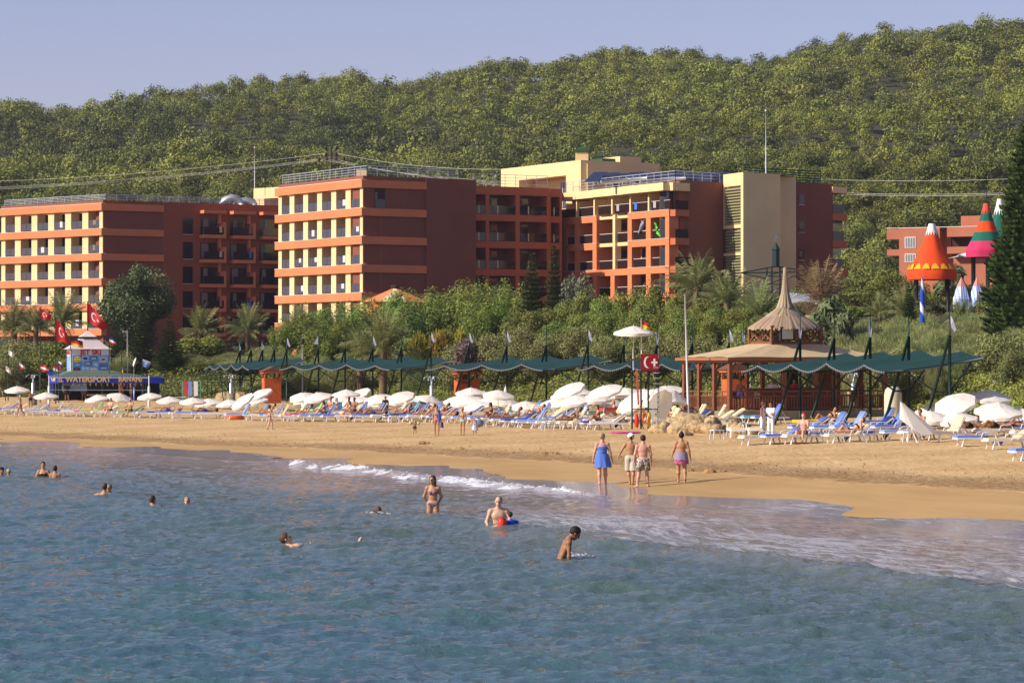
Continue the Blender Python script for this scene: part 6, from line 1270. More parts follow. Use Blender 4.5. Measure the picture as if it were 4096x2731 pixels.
# right-hand group, read from the photograph: picture column and row of the near feet, direction, back, towel
for (u, v, rz, bk, tw) in ((738,437.6,92,0,None),(756,437.2,90,0,None),(741,445,20,0,None),(763,444.6,20,32,BLUE),(784,444.2,18,0,None),(804,443,14,0,BLUE),(826,443.4,16,32,None),(843,441.6,14,0,NAVY),(790,434.5,15,32,BLUE),(812,434.8,15,58,BLUE),(832,434.6,18,58,LBLUE),(853,434.8,15,32,NAVY),(872,434.4,20,58,BLUE),(889,433.2,16,32,NAVY),
                           (882,440.3,14,0,LBLUE),(900,440.6,15,0,None),(930,441.3,30,58,None),(950,438.5,14,32,None),(955,446.8,10,0,BLUE),(985,449.2,14,32,None),(1012,461.4,16,0,BLUE),(975,438.5,14,0,None),(996,437.2,12,32,BLUE),(1012,440.5,10,0,None),(962,430.8,15,58,(.10,.16,.12,1)),(985,430.5,14,58,(.10,.16,.12,1)),(1008,431,14,32,BLUE),(1022,433,14,0,None),(805,429.5,20,32,None),(862,429.6,20,58,BLUE),(893,428.5,20,32,BLUE),(1036,443,14,32,LBLUE)):
    q = hit(u, v); lounger(q.x, q.y, R(rz), bk, tw, 'right group', arm=True); SPOTS.append((u, 9, q.x, q.y, R(rz), bk))
TN[(.10,.16,.12,1)] = 'dark green'
BN = {0: 'flat', 32: 'half raised', 58: 'upright backed'}
grp = {}
for L in LOUNGERS:
    zone = 'left of the kiosk umbrellas' if L[0] < 60 else 'before the kiosk' if L[0] < 190 else 'right of the kiosk' if L[0] < 300 else 'before the second canopy' if L[0] < 440 else 'left of the lifeguard tower' if L[0] < 610 else ('before the gazebo wall' if L[0] < 880 else 'by the right edge'); L.append(zone); grp.setdefault((zone, L[1]), []).append(L)
for (zone, row), ls in grp.items():
    ls.sort(key=lambda l: l[0])
    for i, L in enumerate(ls):
        rw = 'there' if row == 'right group' else row; pos = 'leftmost' if i == 0 else ('rightmost' if i == len(ls)-1 else ordn(i)+' from left')
        L[3]['label'] = '%s white sun lounger %s, %s, %s' % (BN[L[2]], zone, rw, pos)
        if L[4]: L[4]['label'] = '%s towel on the %s lounger %s, %s' % (TN[L[5]], pos, zone, rw)
# sunbathers on them
rs = random.Random(5); SP = sorted(SPOTS); used = set()
def sun_at(u, rowset, key, label, skin, hair, cloth, side=1):
    best = min((s for s in SP if s[1] in rowset and s not in used and (key == 'flat') <= (s[5] < 40)), key=lambda s: abs(s[0]+8-u)); used.add(best); _, r_, x, y, rz, bk = best
    z = gz(x, y)+.44+.01; fx, fy = math.cos(rz), math.sin(rz); d = {'recline': 1.18, 'flat': .95, 'sit': .9, 'sitwoman': .95}[key]; rot = rz+math.pi/2 if key != 'sit' else rz+math.pi/2+side*.8
    if key == 'recline' and bk == 0: key = 'flat'; d = .95
    sunbather(key, label, x+fx*d, y+fy*d, z, rot, skin, hair, cloth)
for a in [(104,(0,),'sit','white haired person sitting on a lounger in front of the kiosk',PINKY,GREY,BLK),(122,(0,),'sit','person sitting on a lounger below the second kiosk umbrella',TAN,GREY,BLK),(166,(0,),'flat','sunbather lying on an orange towel right of the kiosk',TAN,BRN,NAVY),
          (198,(0,1),'recline','sunbather with raised knees near the orange towel',BROWN,DKB,NAVY),(258,(0,1),'recline','sunbather leaning back just left of the walking pale woman',TAN,BRN,(.5,.05,.05,1)),(262,(1,2),'sit','person in purple sitting under the tilted umbrella pair',BROWN,DKB,(.12,.03,.25,1)),
          (300,(0,1),'recline','sunbather lying beside the green towel',TAN,DKB,BLK),(322,(0,1),'sitwoman','dark haired woman sitting up with bent knees under the second canopy',TAN,DKB,BLK),(342,(0,),'sitwoman','woman in a white bikini sitting upright in the front row',PINKY,BRN,(.7,.7,.7,1)),(352,(0,),'recline','dark tanned sunbather beside the woman in the white bikini',BROWN,DKB,(.6,.6,.6,1)),
          (365,(0,1),'flat','sunbather lying on a navy towel in the front row',BROWN,BLK,NAVY),(398,(0,),'recline','sunbather with legs toward the sea right of the pink towel',TAN,BRN,(.6,.3,.3,1)),(415,(0,1),'recline','sunbather reclining behind the toddler',TAN,DKB,BLK),(427,(0,),'recline','sunbather with raised knees left of the woman in sunglasses',TAN,DKB,BLK),
          (448,(0,),'recline','sunbather between the woman in sunglasses and the teenage girl',PINKY,BRN,BLK),(482,(0,),'sitwoman','sunbather sitting behind the child in the striped towel',BROWN,DKB,BLK),(490,(0,1),'recline','deeply tanned sunbather with raised knees right of the striped towel',BROWN,GREY,(.1,.3,.6,1)),(503,(0,),'recline','sunbather in a turquoise top lying on a lounger',BROWN,BRN,(.02,.35,.6,1)),
          (512,(2,3),'sitwoman','fair woman seen from behind under the third canopy',PINKY,BLOND,(.4,.5,.8,1)),(531,(2,3),'sit','bare backed man sitting beside the closed umbrella',TAN,BRN,BLK),(560,(0,),'recline','tanned woman lying with bent knee on a blue towel left of the tower',BROWN,BRN,BLK),(586,(0,),'sitwoman','woman in a black bikini sitting up on the last lounger left of the tower',TAN,BRN,BLK),
          (233,(1,2),'sit','person sitting behind the front umbrellas, left of three',TAN,BRN,BLK),(243,(1,2),'sitwoman','person sitting behind the front umbrellas, middle of three',PINKY,GREY,(.5,.5,.5,1)),(252,(1,2),'sit','person sitting behind the front umbrellas, right of three',BROWN,DKB,BLK),(545,(1,2),'recline','sunbather in the second row left of the tower',TAN,DKB,BLK),(470,(1,2),'recline','sunbather in the second row behind the teenage girl',TAN,DKB,(.5,.05,.2,1)),(390,(1,2),'recline','sunbather in the second row behind the pink towel',BROWN,DKB,BLK),(310,(1,2),'flat','sunbather lying face down in the second row of the second canopy',TAN,DKB,(.03,.3,.4,1)),
          (792,(9,),'sit','person with a red cap sitting in front of the gazebo wall',PINKY,(.6,.02,.02,1),BLK),(815,(9,),'recline','sunbather reclining in front of the gazebo wall, middle of three',TAN,DKB,BLK),(836,(9,),'recline','sunbather reclining beside the tall blue towel backs',PINKY,BRN,BLK),(914,(9,),'sit','bare backed man sitting left of the half closed umbrella',TAN,DKB,BLK),(958,(9,),'flat','tanned man lying face up on a blue towel near the right edge',BROWN,BRN,BLK),
          (985,(9,),'recline','tanned sunbather with raised knees under the right umbrellas',BROWN,DKB,BLK),(1003,(9,),'recline','fair haired sunbather behind the tanned man at the right edge',TAN,BLOND,BLK),(972,(9,),'recline','sunbather on a dark green towel under the right umbrellas',BROWN,DKB,BLK)]: sun_at(*a)
# side tables
def table(label, u, v, rz=.3):
    q = hit(u, v); t = thing('side_table', label, 'table', (q.x, q.y, q.z), rz, 'white plastic side tables'); mb = MB(); mb.box(-.26,.26,-.26,.26,.42,.46); mb.build('tabletop', M_WPL, t)
    for sx in (-1,1):
        for sy in (-1,1): mb = MB(); mb.bar((sx*.22,sy*.22,.42), (sx*.25,sy*.25,0), .045); mb.build('leg', M_WPL, t)
for u, v, l in ((717,439.2,'alone left of the two end-on loungers'),(867,440.4,'between loungers below the right canopy'),(911,442,'under the half closed umbrella'),(548,430,'left of the woman on the blue towel'),(481,426.5,'behind the striped towel child'),(394,422.6,'in the front row left of the toddler'),(297,421.8,'right of the walking pale woman'),(176,419.8,'right of the orange towel')): table('white plastic side table '+l, u, v)
# ---------------------------------------------------------------- canopies
M_CAN = mat('green_canopy', srgb(20,60,58), .85, .25, .8, trans=.04); M_DGR = mat('dark_green_steel', srgb(28,52,46), .45, .1, 3); M_ROPE = mat('grey_lacing', srgb(104,110,114), .8); M_PEN = mat('white_pennant', srgb(190,190,202), .8, trans=.3)
def canopy(label, u0, Y0, u1, Y1, n, tips, flags, G=(4.75,.9), fo=-3.2, sect=''):
    P0 = Vector((X(u0,Y0), Y0, 0)); P1 = Vector((X(u1,Y1), Y1, 0)); D = (P1-P0)/(n-1); g = Vector((G[0],G[1],0)); gl = g.length; gn = g/gl
    t = thing('shade_canopy', label, 'canopy', (P0.x, P0.y, 0)); o = P0
    bays = n-1; sub = 16; W_ = 6; V = []
    N = bays*sub+1
    st = -.0
    for i in range(N):
        tt = i/sub; fr_ = tt % 1; w_ = (1-abs(2*fr_-1))**1.75; P = P0+D*tt-o
        for j in range(W_+1):
            q = j/W_; x = P+gn*(fo+gl*q); V.append((x.x, x.y, 3.93+.66*q+.36*w_*(1-.12*q)*(.85+.3*((i//sub*7) % 5)/4)-.10*math.sin(math.pi*q)))
    Q = grid_quads(N, W_+1); Vb = [(a, b_, c-.03) for a, b_, c in V]; me = npmesh('fabric', V+Vb, np.concatenate([Q, Q[:, ::-1]+len(V)]), M_CAN, True); link('fabric', me, t)
    mb = MB()
    for e in (0, W_): mb.tube([(V[i*(W_+1)+e][0], V[i*(W_+1)+e][1], V[i*(W_+1)+e][2]-.06) for i in range(N)], .04, 5)
    for i in range(0, N, 1):
        for e in (0, W_): a = Vector(V[i*(W_+1)+e]); mb.tube([a+Vector((0,0,.03)), a+Vector((0,-.05,-.14))], .022, 4)
    for e in (0, N-1): mb.tube([(V[e*(W_+1)+j][0], V[e*(W_+1)+j][1], V[e*(W_+1)+j][2]-.05) for j in range(W_+1)], .05, 5)
    mb.build('edge_lacing', M_ROPE, t)
    for i in range(n):
        P = P0+D*i; gg = gz(P.x, P.y)-.2; c = P-o; tz = tips[i] if isinstance(tips, list) else tips
        mb = MB(); mb.tube([(c.x,c.y,gg), (c.x,c.y,5.6)], .075, 7); mb.tube([(c.x,c.y,5.55), (c.x,c.y,tz)], [.045,.018], 6)
        sl_ = gn*-1.05; k1 = c+sl_; mb.tube([(k1.x-.45,k1.y,gg), (k1.x,k1.y,gg+1.0), (c.x-.04, c.y-.02, 5.45)], .075, 7)
        mid = 2.95; m1 = c+sl_*.62; mb.bar((c.x,c.y,mid), (m1.x,m1.y,mid+.02), .08); e1 = c+gn*(fo+.9); e2 = c+gn*(fo+gl-.5)
        mb.bar((m1.x,m1.y,mid), (e1.x,e1.y,3.98), .07); mb.bar((c.x,c.y,mid), (e2.x,e2.y,4.45), .07); a = c+gn*fo; b_ = c+gn*(fo+gl); mb.tube([(a.x,a.y,3.82),(b_.x,b_.y,4.48)], .05, 6)
        mb.build('post_frame', M_DGR, t)
        if i in flags:
            s = flags[i]; mb = MB(); z = tz-.35; L_ = .55
            if s == 0: mb.add([(c.x+.02,c.y,z),(c.x+.02,c.y,z-.55),(c.x+.22,c.y-.05,z-.85),(c.x+.30,c.y-.05,z-.72),(c.x+.14,c.y-.1,z-.3)], [(0,1,2,3,4)])
            elif s == 1: mb.add([(c.x-.02,c.y,z),(c.x-.10,c.y-.03,z-.4),(c.x-.08,c.y-.08,z-.9),(c.x+.02,c.y-.06,z-1.0),(c.x+.08,c.y-.04,z-.6),(c.x+.02,c.y,z-.3)], [(0,1,2,3,4,5)])
            else: mb.add([(c.x-.02,c.y,z),(c.x-.4,c.y,z-.7),(c.x-.02,c.y,z-.75)], [(0,1,2)])
            link('pennant', mb.mesh('pennant', M_PEN), None, P0, None, 'small white pennant on the %s post of the %s canopy' % (ordn(i), sect), 'flag', 'white pennants on the canopy posts')
    return t
canopy('farthest dark green wavy canopy right of the kiosk', 240, 268, 286.8, 251, 5, [6.75,6.75,6.85,6.9,6.95], {0:1, 2:1, 4:0}, sect='farthest')
canopy('second dark green wavy canopy in front of the broad palm', 318.5, 246, 431, 229, 5, [7.05,7.05,6.95,7.0,7.15], {0:2, 2:0, 4:0}, sect='second')
canopy('third dark green wavy canopy above the wooden cabin', 469, 221, 588, 205, 4, 7.05, {0:0, 1:0, 3:0}, sect='third')
canopy('fourth dark green wavy canopy behind the lifeguard tower', 624, 205, 729, 190, 4, 6.9, {1:1, 3:0}, sect='fourth')
canopy('short dark green canopy bay hidden behind the gazebo roof', 743.5, 196, 748, 191, 2, 7.05, {0:1}, sect='hidden')
canopy('nearest dark green wavy canopy in front of the gazebo', 800.2, 159, 949.8, 140, 5, [6.95,6.9,6.9,6.85,6.95], {0:1, 2:1, 4:0}, sect='nearest')
canopy('dark green canopy end at the left edge behind the small flags', -16, 296, 8, 284, 3, 6.3, {2:1}, sect='left edge')
# ---------------------------------------------------------------- gazebo bar
M_WOOD = mat('red_brown_wood', srgb(128,78,54), .7, .25, 5); M_TENT = mat('beige_canvas', srgb(216,192,150), .85, .08, 1.2, trans=.2); M_CONC = mat('concrete', srgb(150,136,112), .95, .25, 1.5, bump=.01, bscale=6)
gb = thing('gazebo', 'wooden beach bar gazebo with beige canvas roof and thatched spire', 'gazebo', (12.2, 168, 1.67), R(30))
LX, LY = 10.8, 4.6
mb = MB(); mb.box(-.35,LX+.35,-.35,LY+.35,-1.9,-.02); mb.build('platform', M_CONC, gb)
def post(mb, x, y, h=2.72):
    mb.box(x-.11,x+.11,y-.11,y+.11,0,h)
    for dx, dy in ((.4,0),(-.4,0),(0,.4),(0,-.4)):
        if -.3 < x+dx < LX+.3 and -.3 < y+dy < LY+.3: mb.bar((x,y,h-.55), (x+dx,y+dy,h-.05), .09)
for x, y in [(0,0),(0,1.53),(0,3.07),(0,LY),(3.7,0),(7.2,0),(LX,0),(LX,LY),(5.4,LY),(LX,2.3)]: mb = MB(); post(mb, x, y); mb.build('post', M_WOOD, gb)
mb = MB(); 
for a, b_ in (((-.2,-.2),(LX+.2,-.2)),((-.2,-.2),(-.2,LY+.2)),((-.2,LY+.2),(LX+.2,LY+.2)),((LX+.2,-.2),(LX+.2,LY+.2))): mb.bar((*a,2.86), (*b_,2.86), .10, .30)
mb.build('beam', M_WOOD, gb)
def balustrade(a, b_, n):
    mb = MB(); a = Vector((*a,0)); b_ = Vector((*b_,0)); d = b_-a
    for z, h in ((.12,.07),(.82,.06),(1.08,.08)): mb.bar(a+Vector((0,0,z)), b_+Vector((0,0,z)), .06, h)
    for i in range(1, n): p = a+d*i/n; mb.bar(p+Vector((0,0,.15)), p+Vector((0,0,.80 if i % 5 else 1.05)), .045, .045, (0,1,0))
    mb.build('balustrade', M_WOOD, gb)
for y in (0,1.53,3.07): balustrade((0,y+.12), (0,y+1.41), 10)
for x0, x1 in ((.12,3.58),(3.82,7.08),(7.32,LX-.12)): balustrade((x0,0), (x1,0), int((x1-x0)/.19))
balustrade((LX,.12), (LX,LY-.12), 22)
cx, cy, ax_, ay_ = 5.4, 2.3, 1.72, 1.12; ez, rz_ = 2.98, 3.78
# canvas roof: four sagging panels
def roof_panel(A, B, Cc, Dd, name='roof_canvas', n=14, m_=6, sag=.07):
    V = []; 
    for i in range(n+1):
        for j in range(m_+1): s, q = i/n, j/m_; p = Vector(A).lerp(B, s).lerp(Vector(Dd).lerp(Cc, s), q); V.append((p.x, p.y, p.z-sag*math.sin(math.pi*q)*(.6+.4*math.sin(s*25))+.05*abs(math.sin(s*math.pi*3))*(1-q)))
    link(name, npmesh(name, V, grid_quads(n+1, m_+1), M_TENT, True), gb)
e = [(-.4,-.4,ez),(LX+.4,-.4,ez),(LX+.4,LY+.4,ez),(-.4,LY+.4,ez)]; c_ = [(cx-ax_,cy-ay_,rz_),(cx+ax_,cy-ay_,rz_),(cx+ax_,cy+ay_,rz_),(cx-ax_,cy+ay_,rz_)]
for i in range(4): roof_panel(e[i], e[(i+1)%4], c_[(i+1)%4], c_[i])
mb = MB(); q = e
for i in range(4): a, b_ = e[i], e[(i+1)%4]; mb.add([a, b_, (b_[0],b_[1],ez-.16), (a[0],a[1],ez-.16)], [(0,1,2,3)])
mb.build('canvas_hem', mat('brown_hem', srgb(150,100,66)), gb)
# cupola with crossed bracing
for x in (-1,1):
    for y in (-1,1): mb = MB(); mb.box(cx+x*ax_-.08,cx+x*ax_+.08,cy+y*ay_-.08,cy+y*ay_+.08,rz_-.1,4.78); mb.build('cupola_post', M_WOOD, gb)
mb = MB()
def xs(a, b_, n):
    for i in range(n):
        p, q = Vector(a).lerp(b_, i/n), Vector(a).lerp(b_, (i+1)/n); mb.bar((p.x,p.y,rz_+.1), (q.x,q.y,4.72), .07); mb.bar((q.x,q.y,rz_+.1), (p.x,p.y,4.72), .07); mb.bar((q.x,q.y,rz_+.1), (q.x,q.y,4.72), .07, .07, (0,1,0))
    for z in (rz_+.06, 4.74): mb.bar((a[0],a[1],z), (b_[0],b_[1],z), .09, .14)
xs((cx-ax_,cy-ay_,0), (cx+ax_,cy-ay_,0), 3); xs((cx-ax_,cy+ay_,0), (cx+ax_,cy+ay_,0), 3); xs((cx-ax_,cy-ay_,0), (cx-ax_,cy+ay_,0), 2); xs((cx+ax_,cy-ay_,0), (cx+ax_,cy+ay_,0), 2); mb.build('lattice', M_WOOD, gb)
def thatch(name, prof, n, seed, lob=.05, c=(cx,cy,0), ex=(1.0,.82), par=None):
    r = np.random.default_rng(seed); V = []; m_ = len(prof); jit = r.normal(size=(n,)); j2 = r.normal(size=n)
    for i, (rad, z) in enumerate(prof):
        for k in range(n): a = 2*math.pi*k/n; q = rad*(1+lob*.35*jit[k]); V.append((c[0]+q*math.cos(a)*ex[0], c[1]+q*math.sin(a)*ex[1], c[2]+z+(.06*j2[k] if i == 0 else .01*jit[(k*7)%n])))
    Q = [(i*n+k, i*n+(k+1)%n, (i+1)*n+(k+1)%n, (i+1)*n+k) for i in range(m_-1) for k in range(n)]; lv = np.repeat(np.tile(np.clip(.5+.3*jit,0,1), m_), 1)
    link(name, npmesh(name, V, Q, M_THATCH, False, lv=lv), par or gb)
M_THATCH = leafmat('straw_thatch', (.19,.135,.08,1), (.44,.35,.23,1), .02, 0)
thatch('thatch_skirt', [(2.28,4.60),(2.2,4.74),(1.6,5.12),(1.05,5.46)], 150, 1); thatch('thatch_cap', [(1.25,5.28),(1.18,5.40),(.75,5.68),(.42,5.95)], 110, 2)
thatch('thatch_spire', [(.52,5.80),(.36,6.2),(.22,6.7),(.16,7.2),(.12,7.7),(.10,8.16),(.0,8.2)], 44, 3, .3, ex=(1,1))
mb = MB(); mb.box(cx-ax_+.35,cx-ax_+1.25,cy-ay_-.42,cy-ay_-.12,rz_+.18,rz_+.95); fl = mb.build('floodlight', mat('black_housing', srgb(30,30,32)), gb); mb = MB(); mb.box(cx-ax_+.43,cx-ax_+1.17,cy-ay_-.435,cy-ay_-.422,rz_+.26,rz_+.87); mb.build('lens', mat('lens', srgb(190,190,170), .2), fl)
mb = MB(); mb.box(3.0,8.4,2.0,2.6,0,1.15); mb.box(2.9,8.5,1.9,2.7,1.152,1.24); mb.build('bar_counter', M_WOOD, gb); mb = MB(); mb.box(6.2,7.1,3.4,3.9,0,2.3); mb.build('drinks_fridge', mat('dark_cabinet', srgb(30,26,26), .4), gb)
mb = MB(); mb.box(8.7,10.2,3.6,4.1,0,2.45); mb.build('bar_cabinet', M_WOOD, gb)
for i, (x, y) in enumerate(((1.0,.9),(1.9,1.2),(2.5,.8),(4.4,1.2),(5.8,1.1),(9.4,1.2))):
    mb = MB(); mb.box(-.2,.2,-.2,.2,.68,.73); [mb.bar((sx*.17,sy*.17,.68), (sx*.2,sy*.2,0), .035) for sx in (-1,1) for sy in (-1,1)]; mb.box(-.2,.2,.17,.2,.73,1.1)
    w_ = gb.matrix_basis; p = Matrix.Translation(gb.location) @ Matrix.Rotation(R(30), 4, 'Z') @ Vector((x, y, 0)); mb.build('bar_chair', mat('dark_wood', srgb(60,44,34), .6), None, loc=p, rz=R(30+60*i), label=['first','second','third','fourth','fifth','last'][i]+' dark bar chair from the left inside the gazebo', cat='chair', group='dark bar chairs in the gazebo')
for i, (x, y, sk, cl) in enumerate(((2.3,2.3,BROWN,(.03,.03,.2,1)),(5.0,3.0,TAN,(.7,.7,.72,1)),(6.6,3.1,TAN,(.55,.03,.02,1)))):
    p = Matrix.Translation(gb.location) @ Matrix.Rotation(R(30), 4, 'Z') @ Vector((x, y, 0)); bb = Body(H=1.75, **STND); person(bb, ['bare chested man standing inside the gazebo at the left','barman in a white shirt behind the gazebo counter','barman in a red shirt behind the gazebo counter'][i], (p.x, p.y, p.z), R(170), sk, ('short', DKB), [(shorts(bb, .6, res=.02), cl)]+([(shirt(bb, .02), cl)] if i else []), .03)
# rocks at the foot of the wall
M_ROCK = mat('tan_rock', srgb(196,166,120), .95, .3, 2.6, bump=.14, bscale=4, col2=srgb(138,122,98))
def rock(label, x, y, z, s, seed, group='tan rocks at the foot of the gazebo wall', m=None):
    r = np.random.default_rng(seed); bm_ = MB(); n = 16; V = []; s = [q_*.62 for q_ in s]
    for i in range(n//2+1):
        th = math.pi*i/(n//2)
        for k in range(n): a = 2*math.pi*k/n; d = np.array([math.sin(th)*math.cos(a), math.sin(th)*math.sin(a), math.cos(th)]); q = .6+.75*vnoise(np.array([d[0]*1.9+seed*3.1+5]), np.array([d[1]*1.9+d[2]*1.7+9]), seed)[0]+.35*vnoise(np.array([d[0]*4+20]), np.array([d[1]*4+d[2]*5+20]), seed+1)[0]+.10*r.normal()*(i % (n//2) > 0); V.append(d*q*np.array(s))
    Q = [(i*n+k, i*n+(k+1)%n, (i+1)*n+(k+1)%n, (i+1)*n+k) for i in range(n//2) for k in range(n)]; return link('rock', npmesh('rock', V, Q, m or M_ROCK, False), None, (x, y, z), None, label, 'rock', group)
for i, (u, v, s) in enumerate(((690,431,(1.5,1.0,1.05)),(676,429,(.9,.7,.8)),(704,431,(1.1,.9,.75)),(661,431,(.75,.6,.55)),(712,424,(.5,.45,.45)),(714,432,(.8,.6,.5)),(731,430,(.75,.6,.6)),(740,432,(.85,.6,.55)),(750,433,(.6,.5,.4)),(684,434,(.5,.4,.25)),(668,424,(.8,.5,.6)),(697,424,(.6,.5,.5)))):
    q = hit(u, v+1.5); rock(['largest golden rock','grey tan rock left of the largest','rounded rock right of the largest','leftmost low rock','small pale boulder on top','low rock at the corner of the wall','dark shadowed rock under the wall','jagged rock beside the white dressed couple','rightmost small rock','small rock in front of the largest','rock at the upper left of the heap','rock behind the largest'][i]+' at the foot of the gazebo wall', q.x, q.y, q.z+s[2]*.25, s, i)
for i, (u, v, Y, s) in enumerate(((322,388,236,(1.6,1,1.5)),(345,390,232,(1.3,1,1.2)),(370,391,228,(1.0,.8,.9)),(302,392,243,(1.4,1,1.1)),(392,390,226,(.8,.7,.9)),(405,391,224,(.9,.7,.8)),(225,396,262,(1.2,.9,1)),(240,394,262,(.9,.8,1.1)),(596,392,206,(.9,.7,.8)),(566,396,207,(1.0,.7,.7)),(893,419,146,(.5,.5,.9)),(908,423,145,(.9,.6,.7)),(925,424,144,(.6,.5,.7)),(360,384,238,(1.0,.8,1.0)),(1010,424,141,(.7,.5,.6)))):
    x = X(u, Y); rock(['tall tan rock on the bank behind the second canopy','tan rock right of the tall one on the bank','rock on the bank below the broad palm','rock beside the second canopy\'s first post','small rock left of the shower column','rock just left of the shower column','rock right of the drying rack','rock behind the thin green frame','rock behind the tower umbrellas','rock left of the tower umbrellas','upright rock right of the gazebo','rock below the right canopy\'s last post','small rock beside the last post','upper rock behind the second canopy','rock at the right edge behind the umbrellas'][i], x, Y, gz(x, Y)+s[2]*.05, (s[0], s[1], s[2]*.8), 40+i, 'tan rocks on the green bank')
# water heater tank behind the gazebo
q = Vector((X(893, 168), 168, gz(X(893,168),168))); t = thing('water_tank', 'cream upright water tank right of the gazebo', 'tank', q); mb = MB(); zt = Z(386,168)-q.z; mb.lathe([(.0,zt),(.3,zt-.03),(.45,zt-.2),(.5,zt-.45),(.5,-.2)], 16); mb.build('tank_body', mat('cream_enamel', srgb(205,200,170), .5), t); mb = MB(); mb.tube([(0,0,zt-.02),(0,0,zt+.12)], .06, 8); mb.build('cap', M_DGR, t)
# ---------------------------------------------------------------- lifeguard tower
tw = hit(634, 429); TY = tw.y; tz0 = tw.z; t = thing('lifeguard_tower', 'tall dark green steel lifeguard tower with red emblem board', 'lifeguard tower', (tw.x, TY, 0))
sx = TY/F; ux = lambda c: ((2200+c/2.851)/4-634)*sx; vz = lambda c: Z((1200+c/2.851)/4, TY)
mb = MB()
for x, y in ((ux(935),0),(ux(1035),-.3),(ux(1235),-.15),(ux(1130),1.0)): mb.tube([(x,y,tz0-.2),(x,y,vz(800))], .045, 6)
for z in (vz(1240), ): mb.bar((ux(935),0,z), (ux(1235),-.15,z), .06); mb.bar((ux(935),0,z), (ux(1130),1,z), .05); mb.bar((ux(1130),1,z), (ux(1235),-.15,z), .05)
mb.bar((ux(1035),-.3,tz0+.5), (ux(1070),.2,tz0), .04); mb.build('leg_frame', M_DGR, t)
mb = MB(); mb.box(ux(930),ux(1240),-.35,1.05,vz(812),vz(797)); mb.build('platform', M_DGR, t)
mb = MB()
for a, b_ in (((ux(935),-.32),(ux(1238),-.32)),((ux(935),-.32),(ux(935),1.02)),((ux(1238),-.32),(ux(1238),1.02))):
    for z in (vz(668), vz(680)): mb.bar((*a,z), (*b_,z), .035)
    for i in range(9): p = Vector((*a,0)).lerp(Vector((*b_,0)), i/8); mb.bar((p.x,p.y,vz(800)), (p.x,p.y,vz(668)), .025, .025, (0,1,0))
mb.build('railing', M_DGR, t)
mb = MB(); lx0, lx1 = ux(1170), ux(1235)
for x in (lx0, lx1): mb.bar((x,-.55,tz0-.1), (x,-.42,vz(1000)), .035)
for i in range(12): z = tz0+.15+i*.28; mb.bar((lx0,-.54,z), (lx1,-.54,z), .028)
mb.build('ladder', mat('white_ladder', srgb(190,190,190), .5), t)
mb = MB(); mb.tube([(ux(1042),-.3,vz(800)),(ux(1038),-.3,vz(205))], .03, 6); mb.build('flag_pole', M_POLE, t); mb = MB(); mb.tube([(ux(945),-.3,vz(790)),(ux(945),-.3,vz(540))], .035, 6); mb.tube([(ux(1238),.2,vz(790)),(ux(1238),.2,vz(545))], .03, 6); mb.build('white_post', M_POLE, t)
M_RED = mat('signal_red', srgb(176,20,26), .6, .08, 4); M_WHT = mat('white_paint', srgb(220,218,214), .7); M_YE = mat('signal_yellow', srgb(225,185,30), .7)
mb = MB(); mb.box(ux(1030),ux(1232),-.42,-.38,vz(800),vz(612)); bd = mb.build('emblem_board', mat('deep_red', srgb(140,16,24), .6, .12, 4), t)
def crescent(R1, R2, off, n=28, gap=1.0):
    """outline of a crescent opening to the right"""
    h = (R1*R1-R2*R2+off*off)/(2*off); a1 = math.acos(h/R1); a2 = math.acos((h-off)/R2); A = [(R1*math.cos(t_), R1*math.sin(t_)) for t_ in np.linspace(a1, 2*math.pi-a1, n)]; B = [(off+R2*math.cos(t_), R2*math.sin(t_)) for t_ in np.linspace(a2, 2*math.pi-a2, n)]; return A, B
A, B = crescent(.26, .24, .11); mb = MB(); cxx, czz = ux(1108), vz(705); n = len(A); mb.add([(cxx+a[0]*.75, -.424, czz+a[1]*1.15) for a in A]+[(cxx+b_[0]*.75, -.424, czz+b_[1]*1.15) for b_ in B], [(i,i+1,n+i+1,n+i) for i in range(n-1)]); mb.m = 0
cxx = ux(1186); mb.box(cxx-.05,cxx+.05,-.428,-.422,vz(750),vz(664)); mb.box(cxx-.16,cxx-.052,-.428,-.422,vz(717),vz(697)); mb.box(cxx+.052,cxx+.16,-.428,-.422,vz(717),vz(697)); mb.build('emblem', M_WHT, bd)
umbrella('white umbrella high on top of the lifeguard tower', tw.x+ux(953), TY, vz(283), 0, 6, .98, None, vz(800))
